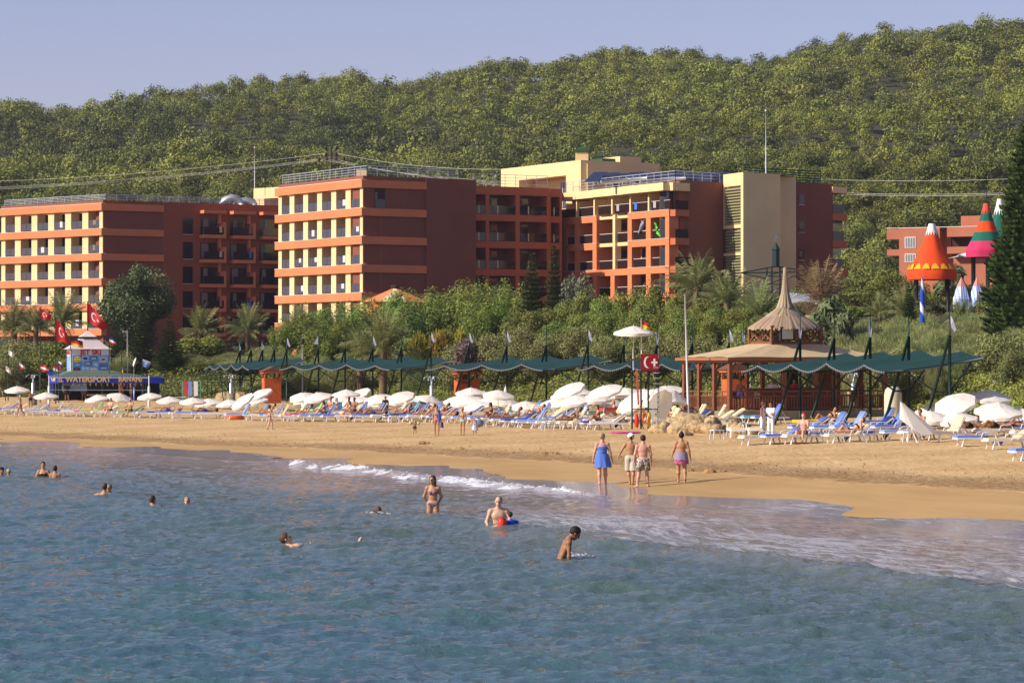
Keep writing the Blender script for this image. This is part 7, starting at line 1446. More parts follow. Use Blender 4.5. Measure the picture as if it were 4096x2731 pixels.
def flag(name, label, x, y, ztop, pts, cols, cat='flag', mark=None, group=None):
    """wind-blown flag: pts = four corners (dx,dz): hoist top, hoist bottom, fly bottom, fly top; cols = stripes top to bottom"""
    n, m_ = 14, 9*len(cols); V = []; P4 = [Vector((p[0], 0, p[1])) for p in pts]; L_ = (P4[3]-P4[0]).length
    f = lambda s, q: P4[0].lerp(P4[3], s).lerp(P4[1].lerp(P4[2], s), q)+Vector((0, .12*L_*math.sin(s*6.5+q*1.2)*s, .04*L_*math.sin(s*5+q)*s))
    for i in range(n+1):
        for j in range(m_+1): V.append(f(i/n, j/m_))
    Q = grid_quads(n+1, m_+1); mi = ((np.arange(len(Q)) % m_)//9).tolist(); o = link(name, npmesh(name, V, Q, None, True, mats=cols, midx=mi), None, (x, y, ztop), None, label, cat, group)
    if mark == 'crescent':
        A, B = crescent(.25, .20, .0625*1.0); n_ = len(A); mb = MB()
        for d in (-.015, .015): mb.add([f(.36+a[0]*.66, .5-a[1])+Vector((0,d,0)) for a in A]+[f(.36+b_[0]*.66, .5-b_[1])+Vector((0,d,0)) for b_ in B], [(i,i+1,n_+i+1,n_+i) for i in range(n_-1)]); S_ = []
        for d in (-.015, .015): st = [(.585+(.085 if i % 2 == 0 else .034)*math.cos(math.pi+i*math.pi/5), (.125 if i % 2 == 0 else .05)*math.sin(math.pi+i*math.pi/5)) for i in range(10)]; mb.add([f(a, .5-b_)+Vector((0,d,0)) for a, b_ in st], [tuple(range(10))])
        mb.build('crescent_and_star', M_WHT, o)
    return o
flag('flag', 'red and yellow lifeguard flag on top of the tower', tw.x+ux(1044), TY-.3, vz(222), [(0,0),(0,-(vz(222)-vz(325))),(.42,-(vz(222)-vz(328))),(.95*(ux(1140)-ux(1044)),-(vz(222)-vz(280)))], [M_RED, M_YE])
# rescue gear hanging on the tower
mb = MB(); mb.bar((ux(985),-.45,vz(795)), (ux(1005),-.45,vz(1190)), .09, .22); mb.build('rescue_board', mat('faded_red', srgb(196,76,60), .6), None, loc=(tw.x,TY,0), label='long faded red rescue board hanging on the tower leg', cat='rescue board')
mb = MB(); mb.tube([(ux(985),-.45,vz(1300)),(ux(985),-.45,vz(1320)),(ux(985),-.45,vz(1430)),(ux(985),-.45,vz(1450))], [.05,.10,.10,.05], 10); mb.build('rescue_buoy', mat('bright_red', srgb(220,50,36), .5), None, loc=(tw.x,TY,0), label='bright red rescue buoy at the foot of the tower', cat='buoy')
mb = MB(); mb.tube([(ux(1128),-.2,vz(1270)),(ux(1128),-.2,vz(1300)),(ux(1128),-.2,vz(1430)),(ux(1128),-.2,vz(1448))], [.04,.09,.09,.04], 10); mb.build('rescue_buoy', M_YE, None, loc=(tw.x,TY,0), label='yellow rescue buoy at the foot of the tower', cat='buoy')
mb = MB(); mb.tube([(ux(1045),-.4,vz(1400)),(ux(1060),-.42,vz(1280)),(ux(1080),-.42,vz(1280)),(ux(1105),-.4,vz(1390))], .05, 8); mb.build('life_belt', mat('orange_red', srgb(214,96,66), .6), None, loc=(tw.x,TY,0), label='orange red belt looped over the tower brace', cat='life belt')
q = hit(625, 433); mb = MB(); mb.lathe([(0,.10),(.5,.09),(.62,.05),(.5,.01),(0,.0)], 16); link('air_mat', mb.mesh('air_mat', mat('pink_vinyl', srgb(225,80,160), .4, noise=.3)), None, q, .2, 'pink and pale air mat lying on the sand before the tower', 'air mat', sc=(1.4,.6,1))
# tall white flagpole left of the gazebo
mb = MB(); x = X(688,169); mb.tube([(x,168.5,1.0),(x-.2,168.5,Z(294,168.5))], [.07,.045], 8); mb.build('flagpole', M_POLE, None, label='tall bare white flagpole left of the gazebo roof', cat='flagpole')
# ---------------------------------------------------------------- kiosk
KY = 262; kx = X(58.3, KY); ks = KY/F; kz0 = gz(kx+3, KY+2); kr = R(17)
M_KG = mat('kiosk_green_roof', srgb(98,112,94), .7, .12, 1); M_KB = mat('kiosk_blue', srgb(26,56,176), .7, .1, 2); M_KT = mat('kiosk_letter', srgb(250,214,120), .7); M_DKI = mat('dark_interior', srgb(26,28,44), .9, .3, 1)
kk = thing('kiosk', 'watersports kiosk with green roof, blue lettered valance and white sign tower', 'kiosk', (kx, KY, 0), kr); KW, KD = 7.75, 5.2
zt0, zt1, zap = 3.30, 2.72, 3.78
mb = MB(); c4 = [(0,0),(KW,0),(KW,KD),(0,KD)]; ic = [(1.4,1.5),(5.0,1.5),(5.0,4.0),(1.4,4.0)]
mb.add([(x,y,zt0) for x,y in c4]+[(x,y,zap) for x,y in ic], [(i,(i+1)%4,(i+1)%4+4,i+4) for i in range(4)]+[(4,5,6,7)]); mb.build('roof', M_KG, kk)
mb = MB(); n = 40
for (a, b_) in (((0,0),(KW,0)),((0,KD),(0,0)),((KW,0),(KW,KD))):
    for i in range(n): p = Vector((*a,0)).lerp(Vector((*b_,0)), i/n); q = Vector((*a,0)).lerp(Vector((*b_,0)), (i+1)/n); w1, w2 = .05*abs(math.sin(i*.8)), .05*abs(math.sin((i+1)*.8)); mb.add([(p.x,p.y,zt0),(q.x,q.y,zt0),(q.x,q.y,zt1-w2),(p.x,p.y,zt1-w1)], [(0,1,2,3)])
va = mb.build('valance', M_KB, kk)
for s, x, wd in (('EL', .22, .42), ('WATERSPORT', 2.62, 4.0), ('BANANA', 6.45, 2.35)):
    me_ = text_mesh(s, .62, .004, 'lettering', M_KT, .020); ww = max(v.co.x for v in me_.vertices)-min(v.co.x for v in me_.vertices); o = link('lettering', me_, va, (x, -.02, (zt0+zt1)/2-.01)); o.rotation_euler = (R(90), 0, 0); o.scale = (wd/ww, 1, 1)
o = link('lettering', text_mesh('WATERSPORT', .42, .004, 'lettering', M_KT, .01), va, (-.02, KD*.5, (zt0+zt1)/2)); o.rotation_euler = (R(90), 0, R(-90))
mb = MB(); [mb.tube([(x,y,kz0-.2),(x,y,zt0)], .05, 6) for x in (.05,KW/2,KW-.05) for y in (.05,KD-.05)]; mb.build('posts', M_DGR, kk)
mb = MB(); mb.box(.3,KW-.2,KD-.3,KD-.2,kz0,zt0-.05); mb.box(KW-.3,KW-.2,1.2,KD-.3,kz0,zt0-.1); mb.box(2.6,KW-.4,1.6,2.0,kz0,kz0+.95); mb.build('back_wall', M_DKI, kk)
mb = MB(); mb.box(.4,2.6,.5,.55,kz0+.9,kz0+1.9); mb.build('notice_board', mat('notice_blue', srgb(130,165,205), .8, noise=.3, nscale=6), kk)
mb = MB(); mb.box(KW-1.3,KW-.9,.4,.45,kz0,zt1); mb.build('side_curtain', M_KB, kk)
mb = MB(); mb.bar((2.5,-.2,kz0+.55),(5.7,-.1,kz0+.6),.12); mb.bar((2.3,-.5,kz0+.2),(4.2,-.5,kz0+.22),.16); mb.build('plank_bench', mat('pale_plank', srgb(190,170,120)), kk)
mb = MB(); 
for i in range(13): x = 1.2+i*.5; mb.add([(x,.1,zt1-.02),(x+.24,.1,zt1-.02),(x+.12,.1,zt1-.34)], [(0,1,2)])
mb.build('pennant_string', mat('multi_pennant', srgb(200,170,120), noise=.5, nscale=2), kk)
# sign tower
SX, SY, SW, SD = 1.35, 1.7, 3.45, 1.9; z0, z1 = zap-.12, Z(348.6, KY+2)
mb = MB(); [mb.tube([(x,y,z0),(x,y,z1+.05)], .045, 6) for x in (SX,SX+SW) for y in (SY,SY+SD)]; tw_ = mb.build('sign_tower', M_POLE, kk)
M_BW = mat('banner_white', srgb(208,218,232), .7, .05, 1); M_BB = mat('banner_blue', srgb(110,165,220), .7, .25, 1.2); M_RL = mat('banner_red', srgb(190,30,36), .7); M_SM = mat('smiley_yellow', srgb(236,214,70), .6)
def banner(par, A_, W_, H_, rz, name):
    b_ = thing(name, None, None, A_, rz); b_.parent = par; mb = MB(); mb.box(.12,W_-.04,-.02,0,.02,H_-.04); mb.build('sheet', M_BW, b_); return b_
bn = MB(); bn.box(SX+.1,SX+SW-.05,SY-.06,SY-.03,z0+.06,z1-.04); bno = bn.build('front_banner', M_BW, tw_)
def sub(par, m_, x0, x1, za, zb, y=SY-.065, name='picture'):
    mb = MB(); mb.box(x0,x1,y-.006,y,za,zb); return mb.build(name, m_, par)
bw = SW-.15; bh = z1-z0-.1; bx = lambda f: SX+.1+bw*f; bz = lambda f: z0+.06+bh*f
# pictures: everything on the banner is one part two levels down, so it stays inside the sheet part
mbp = MB(); mats_ = [M_BB, mat('pic_navy', srgb(40,60,100), noise=.4, nscale=3), mat('pic_sea', srgb(70,140,200), noise=.4, nscale=4), M_SM, mat('pic_red', srgb(180,70,60)), M_WHT, mat('pic_pale', srgb(170,205,235), noise=.3, nscale=4), mat('pic_black', srgb(20,20,24))]
def pic(m_, x0, x1, za, zb, k): mbp.m = m_; mbp.box(bx(x0), bx(x1), SY-.066-.004*k, SY-.062-.004*k, bz(za), bz(zb))
pic(0, .02,.98,.02,.74,0)
for (x0, x1, za, zb, m_) in ((.27,.44,.48,.72,6),(.47,.68,.50,.70,2),(.72,.95,.40,.68,6),(.06,.24,.22,.40,2),(.32,.53,.24,.44,2),(.56,.70,.24,.42,6),(.73,.97,.06,.34,2),(.04,.22,.04,.18,1),(.26,.34,.05,.2,6),(.37,.45,.05,.2,6),(.48,.68,.04,.18,6)): pic(m_, x0, x1, za, zb, 1)
for (x0, x1, za, zb, m_) in ((.30,.41,.54,.64,1),(.52,.64,.56,.62,5),(.36,.50,.27,.33,4),(.38,.48,.33,.37,5),(.60,.66,.28,.36,5),(.10,.20,.27,.31,5),(.77,.93,.12,.18,5),(.79,.91,.18,.22,4),(.07,.18,.07,.13,4),(.52,.64,.08,.12,3),(.80,.88,.50,.60,4)): pic(m_, x0, x1, za, zb, 2)
mbp.m = 3; n = 20; r_ = .30; mbp.add([(bx(.14), SY-.075, bz(.55))]+[(bx(.14)+r_*math.cos(6.283*i/n), SY-.075, bz(.55)+r_*math.sin(6.283*i/n)) for i in range(n)], [(0,i+1,(i+1)%n+1) for i in range(n)])
mbp.m = 7
for ex in (-.11,.11): mbp.box(bx(.14)+ex-.02,bx(.14)+ex+.02,SY-.082,SY-.078,bz(.55)+.05,bz(.55)+.14)
for i in range(6): a = math.pi+.5+i*(math.pi-1)/6; a2 = math.pi+.5+(i+1)*(math.pi-1)/6; mbp.bar((bx(.14)+.19*math.cos(a), SY-.08, bz(.55)+.19*math.sin(a)), (bx(.14)+.19*math.cos(a2), SY-.08, bz(.55)+.19*math.sin(a2)), .035, .035)
mm = mbp.mesh('front_banner', mats_); bno.data.materials.clear()
import bmesh
bm_ = bmesh.new(); bm_.from_mesh(mm); base = len(mats_); bm2 = bmesh.new(); bm2.from_mesh(bno.data)
mm.materials.append(M_BW); V_ = [tuple(v.co) for v in bno.data.vertices]; Fp = [tuple(p.vertices) for p in bno.data.polygons]; vs = [bm_.verts.new(v) for v in V_]
for f_ in Fp: nf_ = bm_.faces.new([vs[i] for i in f_]); nf_.material_index = base
bm_.to_mesh(mm); bno.data = mm
o = link('lettering', text_mesh('JET SKi', .62, .006, 'lettering', M_RL, .022), tw_, (bx(.5), SY-.075, bz(.865))); o.rotation_euler = (R(90),0,0)
mb = MB(); mb.box(SX-.06,SX-.03,SY+.08,SY+SD-.05,z0+.06,z1-.04); sb = mb.build('side_banner', M_BW, tw_); mb = MB(); mb.box(SX-.075,SX-.062,SY+.15,SY+SD-.12,z0+.1,z0+1.45); mb.build('side_picture', mat('side_pic', srgb(130,175,215), noise=.5, nscale=3), tw_); o = link('lettering', text_mesh('BANANA', .42, .004, 'lettering', M_RL, .014), tw_, (SX-.078, SY+SD*.5, z1-.35)); o.rotation_euler = (R(90),0,R(-90))
M_WR = mat('white_pink_roof', srgb(222,206,204), .7, .05, 1)
def pyr(name, x0, x1, y0, y1, za, ix, iy, zb, par):
    mb = MB(); cx_, cy_ = (x0+x1)/2, (y0+y1)/2; st_ = 6; rings = []
    for i in range(st_+1): t_ = i/st_; w_ = (x1-x0)/2*(1-t_)+ix*t_; d_ = (y1-y0)/2*(1-t_)+iy*t_; z = za+(zb-za)*(t_**1.25); rings.append([(cx_-w_,cy_-d_,z),(cx_+w_,cy_-d_,z),(cx_+w_,cy_+d_,z),(cx_-w_,cy_+d_,z)])
    V_ = [p for r__ in rings for p in r__]; mb.add(V_, [(i*4+k, i*4+(k+1)%4, (i+1)*4+(k+1)%4, (i+1)*4+k) for i in range(st_) for k in range(4)]); return mb.build(name, M_WR, par)
pyr('pagoda_roof', SX-.35, SX+SW+.15, SY-.3, SY+SD+.3, z1, .75, .6, Z(338.3,KY+2), tw_); pyr('pagoda_cap', SX+SW/2-.85, SX+SW/2+.65, SY+SD/2-.7, SY+SD/2+.7, Z(336.2,KY+2), .04, .04, Z(330.2,KY+2), tw_); mb = MB(); mb.box(SX+SW/2-.6,SX+SW/2+.4,SY+SD/2-.4,SY+SD/2+.4,Z(338.5,KY+2),Z(336,KY+2)); mb.build('pagoda_neck', M_DGR, tw_)
# blue side tent
t = thing('side_tent', 'low blue side tent at the right end of the kiosk', 'tent', (X(143,264),264,0), kr); mb = MB(); zz = Z(376.5,264); mb.add([(0,0,zz),(1.9,0,zz-.12),(1.9,2.2,zz),(0,2.2,zz+.1),(0,0,zz-.5),(1.9,0,zz-.6)], [(0,1,2,3),(0,1,5,4)]); mb.build('awning', M_KB, t); mb = MB(); mb.box(.1,1.7,1.2,1.25,gz(X(150,264),264),zz-.1); mb.build('back_panel', M_DKI, t); mb = MB(); [mb.tube([(x,0,gz(X(150,264),264)-.1),(x,0,zz-.05)], .03, 6) for x in (.05,1.85)]; mb.build('pole', M_DGR, t)
t = thing('side_tent', 'low blue tent behind the flags left of the kiosk', 'tent', (X(46,275),275,0), 0); zz = Z(368,275); mb = MB(); mb.box(.2,1.7,0,2,gz(X(50,275),275),zz-.25); mb.build('tent_wall', M_KB, t)
# flags round the kiosk
def pole_flag(label, u, Y, vtop, vbot, pts_px, cols, mark=None, r_=.035, polel=None, name='flag'):
    x = X(u, Y); k = Y/F; zt_ = Z(vtop, Y); mb = MB(); mb.tube([(x, Y, Z(vbot, Y)-.1), (x, Y, zt_+.1)], [r_*1.3, r_], 6); mb.build('flagpole', M_DGR, None, label='slim dark flagpole carrying the '+(polel or label), cat='flagpole')
    p0 = pts_px[0]; return flag(name, label, x+.02, Y-.03, zt_, [((p[0]-p0[0])*k, -(p[1]-p0[1])*k) for p in pts_px], cols, mark=mark)
s_ = lambda *p: [(a/2.851/4, b/2.851/4) for a, b in p]
pole_flag('small red crescent flag above the left palms', 40.2, 262, 308, 402, s_((462,232),(462,345),(570,368),(592,300)), [M_RED], 'crescent')
pole_flag('large red crescent flag hanging in front of the sign tower', 55.8, 259, 318, 403, s_((642,345),(648,590),(822,648),(760,500)), [M_RED], 'crescent', .045)
pole_flag('large red crescent flag flying above the kiosk pagoda', 87.6, 266, 302, 331, s_((1003,160),(1000,385),(1190,475),(1220,400)), [M_RED], 'crescent', .05)
M_BKF, M_GLD, M_GNF, M_BLF, M_LBF = mat('flag_black', srgb(28,26,28)), mat('flag_gold', srgb(230,180,40)), mat('flag_green', srgb(30,110,60)), mat('flag_blue', srgb(36,52,140)), mat('flag_light_blue', srgb(60,120,190))
pole_flag('black, red and gold flag beside the pagoda roof', 70.6, 260, 337, 348, s_((805,560),(815,650),(945,680),(940,600)), [M_BKF, M_RED, M_GLD])
pole_flag('red, white and red striped flag left of the sign tower', 40.3, 261, 363.5, 376, s_((462,865),(462,945),(550,965),(562,900)), [M_RED, M_WHT, M_RED])
pole_flag('red, white and green striped flag left of the sign tower', 52.6, 260.5, 364.5, 378, s_((605,880),(605,970),(692,978),(680,920)), [M_RED, M_WHT, M_GNF])
pole_flag('white, blue and red striped flag beside the sign tower', 58.1, 260.3, 360, 376, s_((662,820),(664,905),(715,922),(705,850)), [M_WHT, M_BLF, M_RED])
pole_flag('blue, white and red flag right of the pagoda roof', 109.2, 264, 336.5, 372, s_((1250,560),(1250,638),(1332,660),(1310,590)), [M_BLF, M_WHT, M_RED])
pole_flag('blue and yellow flag half hidden behind the pagoda roof', 104.5, 266, 338, 349, s_((1190,560),(1180,650),(1210,660),(1205,600)), [M_LBF, M_GLD])
pole_flag('blue and yellow flag low beside the satellite dish', 121.7, 264, 330, 402, s_((1390,900),(1386,970),(1408,975),(1404,930)), [M_LBF, M_GLD]).location.z = Z(366, 264)
yf = pole_flag('white and blue lettered flag right of the satellite dish', 142.4, 262, 358.5, 404, s_((1630,815),(1630,900),(1690,920),(1722,860)), [mat('flag_pale', srgb(120,140,190)), mat('flag_mid', srgb(90,110,170))])
o = link('lettering', text_mesh('YAMAHA', .17, .003, 'lettering', M_WHT, .004), yf, (.36,-.09,-.2)); o.rotation_euler = (R(90), R(20), 0)
for i, (u, v) in enumerate(((5.5, 370), (19, 367), (8.2, 354))): 
    f_ = pole_flag(['small white and red lettered flag at the left edge','small white and red flag left of the kiosk','small white pennant on the leftmost canopy mast'][i], u, 268, v-5, 404, s_((0,0),(0,60),(60,100),(62,50)), [M_WHT, M_WHT if i == 2 else M_RED] if i else [M_WHT])
    if i == 0: o = link('lettering', text_mesh('EFES', .16, .003, 'lettering', M_RL, .004), f_, (.24,-.08,-.32)); o.rotation_euler = (R(90), R(30), 0)
# goal-like frame, satellite dish, volleyball net
mb = MB(); x0, x1 = X(122.5,266), X(127.4,266); mb.tube([(x1,266,1),(x1,266,Z(331,266))], .05, 6); mb.bar((x0,266,Z(331,266)),(x1,266,Z(331,266)),.04); mb.bar((X(110,266),266,Z(357.5,266)),(x0,266,Z(357.5,266)),.05); mb.build('light_pole', M_POLE, None, label='pale pole with a short arm right of the sign tower', cat='pole')
q = (X(134,264),264,0); t = thing('satellite_dish', 'white satellite dish on a thin pole right of the kiosk', 'satellite dish', q); mb = MB(); mb.lathe([(0,.06),(.25,.03),(.44,-.06)], 18); d_ = mb.build('dish', M_WHT, t, loc=(0,0,Z(361.5,264))); d_.rotation_euler = (R(10), R(-72), 0); mb = MB(); mb.tube([(0,0,1),(0,0,Z(361.5,264))], .03, 6); mb.tube([(0,0,Z(364,264)),(-.6,-.3,Z(361,264))], .015, 5); mb.build('pole', M_ST, t)
t = thing('volleyball_net', 'beach volleyball net between two padded white posts before the kiosk', 'net', (X(49,248),248,0)); wN = X(149,243)-X(49,248); z_ = gz(X(90,246),246)
for x, y in ((0,0),(wN,-5)): mb = MB(); mb.lathe([(.10,z_-.1),(.10,z_+1.7),(.04,z_+1.75),(.04,z_+2.6)], 10, (x,y,0)); mb.build('post', M_WHT, t)
mb = MB(); mb.bar((0,0,z_+2.42),(wN,-5,z_+2.42),.02,.09); mb.bar((0,0,z_+1.4),(wN,-5,z_+1.4),.015,.03); 
for i in range(60): f_ = i/60; mb.bar((wN*f_,-5*f_,z_+1.4),(wN*f_,-5*f_,z_+2.4),.006)
mb.build('net', mat('net_grey', srgb(120,120,120)), t)
# drying rack with towels, thin frame, shower columns, lamp, cabins
q = Vector((X(191.5,250),250,gz(X(191.5,250),250))); t = thing('clothes_rack', 'turquoise clothes rack hung with red, blue and white towels', 'clothes rack', q); k = 250/F; zr_ = Z(381,250)-q.z; mb = MB(); [mb.bar((x,y,0),(x,y,zr_),.03) for x in (-.75,.75) for y in (-.2,.2)]; [mb.bar((-.8,y,zr_),(.8,y,zr_),.035) for y in (-.2,0,.2)]; mb.build('frame', mat('turquoise_steel', srgb(80,185,170), .5), t)
for i, (x, c) in enumerate(((-.5,(.5,.05,.03,1)),(-.1,(.2,.26,.6,1)),(.38,(.7,.68,.66,1)))): mb = MB(); mb.add([(-.17,-.24,0),(.17,-.24,0),(.19,-.26,-1.2),(-.15,-.25,-1.25),(-.17,-.18,0),(.17,-.18,0),(.17,-.14,-.8),(-.17,-.14,-.8)], [(0,1,2,3),(4,5,6,7),(0,1,5,4)]); link('hanging_towel', mb.mesh('hanging_towel', M_CLOTH), None, (q.x+x, q.y, q.z+zr_+.02), None, ['red towel hanging on the clothes rack','blue towel hanging on the clothes rack','white towel hanging on the clothes rack'][i], 'towel', None, None, c)
mb = MB(); x0, x1 = X(208,246), X(224,246); z_ = gz(x0,246); zt_ = Z(372.5,246)
for a, b_ in (((x0,246,z_),(x0-.1,246,zt_)),((x1,246,z_),(x1-.3,246,zt_)),((x0-.1,246,zt_),(x1-.3,246,zt_)),((x0,246,Z(382,246)),(x1,246,Z(381.5,246))),((x1,246,Z(382,246)),(x1+1,246.5,z_)),((x0+.2,247.5,z_),(x0+.1,247.5,Z(382,246))),((x0,246,Z(375,246)),(x1-.2,246,Z(374,246)))): mb.bar(a, b_, .07)
mb.build('chair_frame', M_DGR, None, label='thin dark green umpire chair frame right of the clothes rack', cat='umpire chair')
def shower(label, u, v0, v1, Y):
    x = X(u, Y); z0_ = Z(v1, Y); zt_ = Z(v0, Y); t = thing('beach_shower', label, 'shower', (x, Y, 0), 0, 'silver four armed beach showers'); mb = MB(); mb.lathe([(.13,z0_-.3),(.13,zt_-.7),(.05,zt_-.65)], 10); mb.build('column', M_ST, t); mb = MB()
    for i in range(4): a = i*math.pi/2+.4; c, s = math.cos(a), math.sin(a); mb.tube([(c*.04,s*.04,zt_-.65),(c*.12,s*.12,zt_-.12),(c*.35,s*.35,zt_),(c*.58,s*.58,zt_-.15),(c*.62,s*.62,zt_-.32)], .025, 6)
    mb.build('arms', M_ST, t); mb = MB(); mb.lathe([(.36,z0_-.3),(.36,z0_+.75),(0,z0_+.76)], 14); mb.build('base', M_CONC, t)
shower('silver beach shower with four curved arms under the second canopy', 431.5, 375.5, 407, 216); shower('silver beach shower right of the first canopy frame', 231, 374, 402, 242); shower('silver beach shower inside the right gazebo bay', 853, 372, 402, 186); shower('silver beach shower left of the kiosk', 33, 374, 404, 255)
def lamp(label, u, v0, Y):
    x = X(u,Y); t = thing('lamp_post', label, 'lamp', (x,Y,0)); mb = MB(); mb.tube([(0,0,gz(x,Y)-.1),(0,0,Z(v0,Y)-.4)], .05, 6); mb.build('pole', M_POLE, t); mb = MB(); z = Z(v0,Y); mb.lathe([(0,z),(.22,z-.05),(.22,z-.12)], 8); mb.lathe([(.14,z-.12),(.14,z-.5),(0,z-.52)], 8); mb.build('lantern', mat('lantern_grey', srgb(60,66,70)), t)
lamp('lantern lamp post behind the gap of first and second canopies', 302.5, 337.8, 256)
def cabin(label, u, Y, vtop, w_, rz=.25):
    x = X(u,Y); z = gz(x,Y-1.0)-.2; H_ = Z(vtop,Y)-z; k = w_*Y/F/1.05; t = thing('wooden_cabin', label, 'cabin', (x,Y,z), rz); mb = MB(); h = H_*.70; mb.box(-k*.42,k*.42,-k*.42,k*.42,0,h); bd_ = mb.build('plank_wall', M_CAB, t); mb = MB()
    for i in range(int(h/.14)): mb.box(-k*.43,-k*.422,-k*.36,k*.36,.05+i*.14,.13+i*.14)
    mb.build('louvres', M_CAB2, t)
    mb = MB(); [mb.bar((sx_*k*.40,sy*k*.40,h),(sx_*k*.40,sy*k*.40,h+H_*.12),.09) for sx_ in (-1,1) for sy in (-1,1)]; mb.box(-k*.5,k*.5,-k*.5,k*.5,h+H_*.12,h+H_*.12+.16); mb.build('frame', M_CAB2, t)
    mb = MB(); e_ = h+H_*.12+.165; q_ = k*.58; mb.add([(-q_,-q_,e_),(q_,-q_,e_),(q_,q_,e_),(-q_,q_,e_),(0,-q_,H_),(0,q_,H_)], [(0,4,5,3),(1,2,5,4),(0,1,4),(3,5,2)]); mb.build('roof', mat('brown_tiles', srgb(112,78,62), .85, .2, 5), t)
M_CAB = mat('orange_planks', srgb(186,92,46), .7, .2, 4); M_CAB2 = mat('orange_planks_light', srgb(200,104,54), .7, .15, 4)
cabin('orange wooden cabin with brown roof behind the dense umbrellas', 467, 222, 366, 27); cabin('orange wooden cabin under the first canopy', 271.5, 248, 366, 21); cabin('wooden cabin seen through the gazebo', 734, 188, 362, 25)
# ---------------------------------------------------------------- play tents and small tents
def play_tent(name, label, u, Y, vt, vb, w_, bands, teeth, z0v, tooth_m, n=8, posts=True):
    x = X(u,Y); k = Y/F; t = thing(name, label, 'play tent', (x,Y,0), .2); R0 = w_*k/2; zt_, zb_ = Z(vt,Y), Z(vb,Y); H_ = zt_-zb_
    prof = [(0,.98),(.04,1.0),(.12,1.0),(.20,.93)][:0]+[(.13,1.0),(.22,.85),(.33,.70),(.52,.50),(.77,.30),(.90,.20),(1.0,.155),(.985,0.0)]
    for bi, (f0, f1, m_) in enumerate(bands):
        mb = MB(); ps = [(0 if False else r_, z) for r_, z in prof]; fs = np.linspace(f1, f0, 7); zs = [p[1] for p in prof][::-1]; rs_ = [p[0] for p in prof][::-1]; V_ = []; N_ = n*4
        for f_ in fs:
            r_ = np.interp(f_, zs, rs_)
            for j in range(N_): a = 2*math.pi*j/N_; q_ = (j % 4)/4; s_2 = 1-.05*math.sin(math.pi*q_)+.008*math.sin(j*2.3); V_.append((R0*r_*s_2*math.cos(a)*(1+.0006*bi), R0*r_*s_2*math.sin(a)*(1+.0006*bi), zb_+f_*H_))
        mb.add(V_, [(i*N_+j, (i+1)*N_+j, (i+1)*N_+(j+1)%N_, i*N_+(j+1)%N_) for i in range(6) for j in range(N_)], True); mb.build('canvas', m_, t)
    if teeth:
        fa, fb, m_, cnt_, rnd = teeth; mb = MB(); zs = [p[1] for p in prof][::-1]; rs_ = [p[0] for p in prof][::-1]
        for j in range(cnt_):
            a0, a1 = 2*math.pi*j/cnt_, 2*math.pi*(j+1)/cnt_; am = (a0+a1)/2; pt = lambda a, f_: (R0*np.interp(f_, zs, rs_)*1.02*math.cos(a), R0*np.interp(f_, zs, rs_)*1.02*math.sin(a), zb_+f_*H_)
            if rnd: P_ = [pt(a0+(a1-a0)*q_, fa) for q_ in np.linspace(0,1,7)]+[pt(a0+(a1-a0)*q_, fa+(fb-fa)*math.sin(math.pi*q_)**.6) for q_ in np.linspace(1,0,7)[1:-1]]; mb.add(P_, [(i, i+1, 11-i, 12-i) if i else (0,1,11) for i in range(5)]+[(5,6,7)])
            else: mb.add([pt(a0, fa), pt(a1, fa), pt(am, fb)], [(0,1,2)])
        mb.build('trim', m_, t)
    if posts:
        mb = MB(); [mb.tube([(R0*.82*math.cos(a), R0*.82*math.sin(a), gz(x,Y)-.3), (R0*.82*math.cos(a), R0*.82*math.sin(a), zb_+.1*H_)], .13, 8) for a in (.5,2.1,3.6,5.2)]; mb.build('legs', M_BST, t)
    mb = MB(); mb.tube([(0,0,zt_-.05),(0,0,zt_+H_*.55)], .03, 5); mb.build('spike', M_BST, t); return t
M_BST = mat('black_steel', srgb(26,28,30), .5); M_TOR = mat('tent_orange', srgb(236,80,24), .75, .08, 1.5, trans=.2); M_TW = mat('tent_white', srgb(222,222,220), .8); M_TY = mat('tent_yellow', srgb(226,164,30), .8); M_TG = mat('tent_green', srgb(16,104,86), .8, trans=.15); M_TP = mat('tent_pink', srgb(206,52,98), .8, trans=.15); M_TC2 = mat('tent_coral', srgb(206,80,64), .8)
play_tent('play_tent', 'orange conical play tent with white top and yellow scallops on black legs', 932, 243, 223.3, 279.5, 52, [(.86,1.0,M_TW),(0,.865,M_TOR)], (.865,.78,M_TW,14,False), 300, None)
t = bpy.data.objects['play_tent']; 
def scall():
    k = 243/F; R0 = 52*k/2; zb_, zt_ = Z(279.5,243), Z(223.3,243); H_ = zt_-zb_; mb = MB(); cnt_ = 16
    for j in range(cnt_):
        a0, a1 = 2*math.pi*(j+.06)/cnt_, 2*math.pi*(j+.94)/cnt_; pt = lambda a, f_: (R0*np.interp(f_, [.155,.20,.30], [1.0,.90,.78])*1.025*math.cos(a), R0*np.interp(f_, [.155,.20,.30], [1.0,.90,.78])*1.025*math.sin(a), zb_+f_*H_)
        P_ = [pt(a0+(a1-a0)*q_, .185) for q_ in np.linspace(0,1,7)]+[pt(a0+(a1-a0)*q_, .185+.10*math.sin(math.pi*q_)**.6) for q_ in np.linspace(1,0,7)[1:-1]]; mb.add(P_, [(0,1,11)]+[(i,i+1,11-i,12-i) for i in range(1,5)]+[(5,6,7)])
    mb.build('scallops', M_TY, t)
scall()
play_tent('play_tent', 'striped pink, green and orange conical play tent on black legs', 986.5, 258, 203, 257, 43, [(.86,1.0,M_TC2),(.66,.865,M_TG),(.465,.665,M_TOR),(.29,.47,M_TG),(0,.295,M_TP)], (.865,.79,M_TOR,12,False), 290, None)
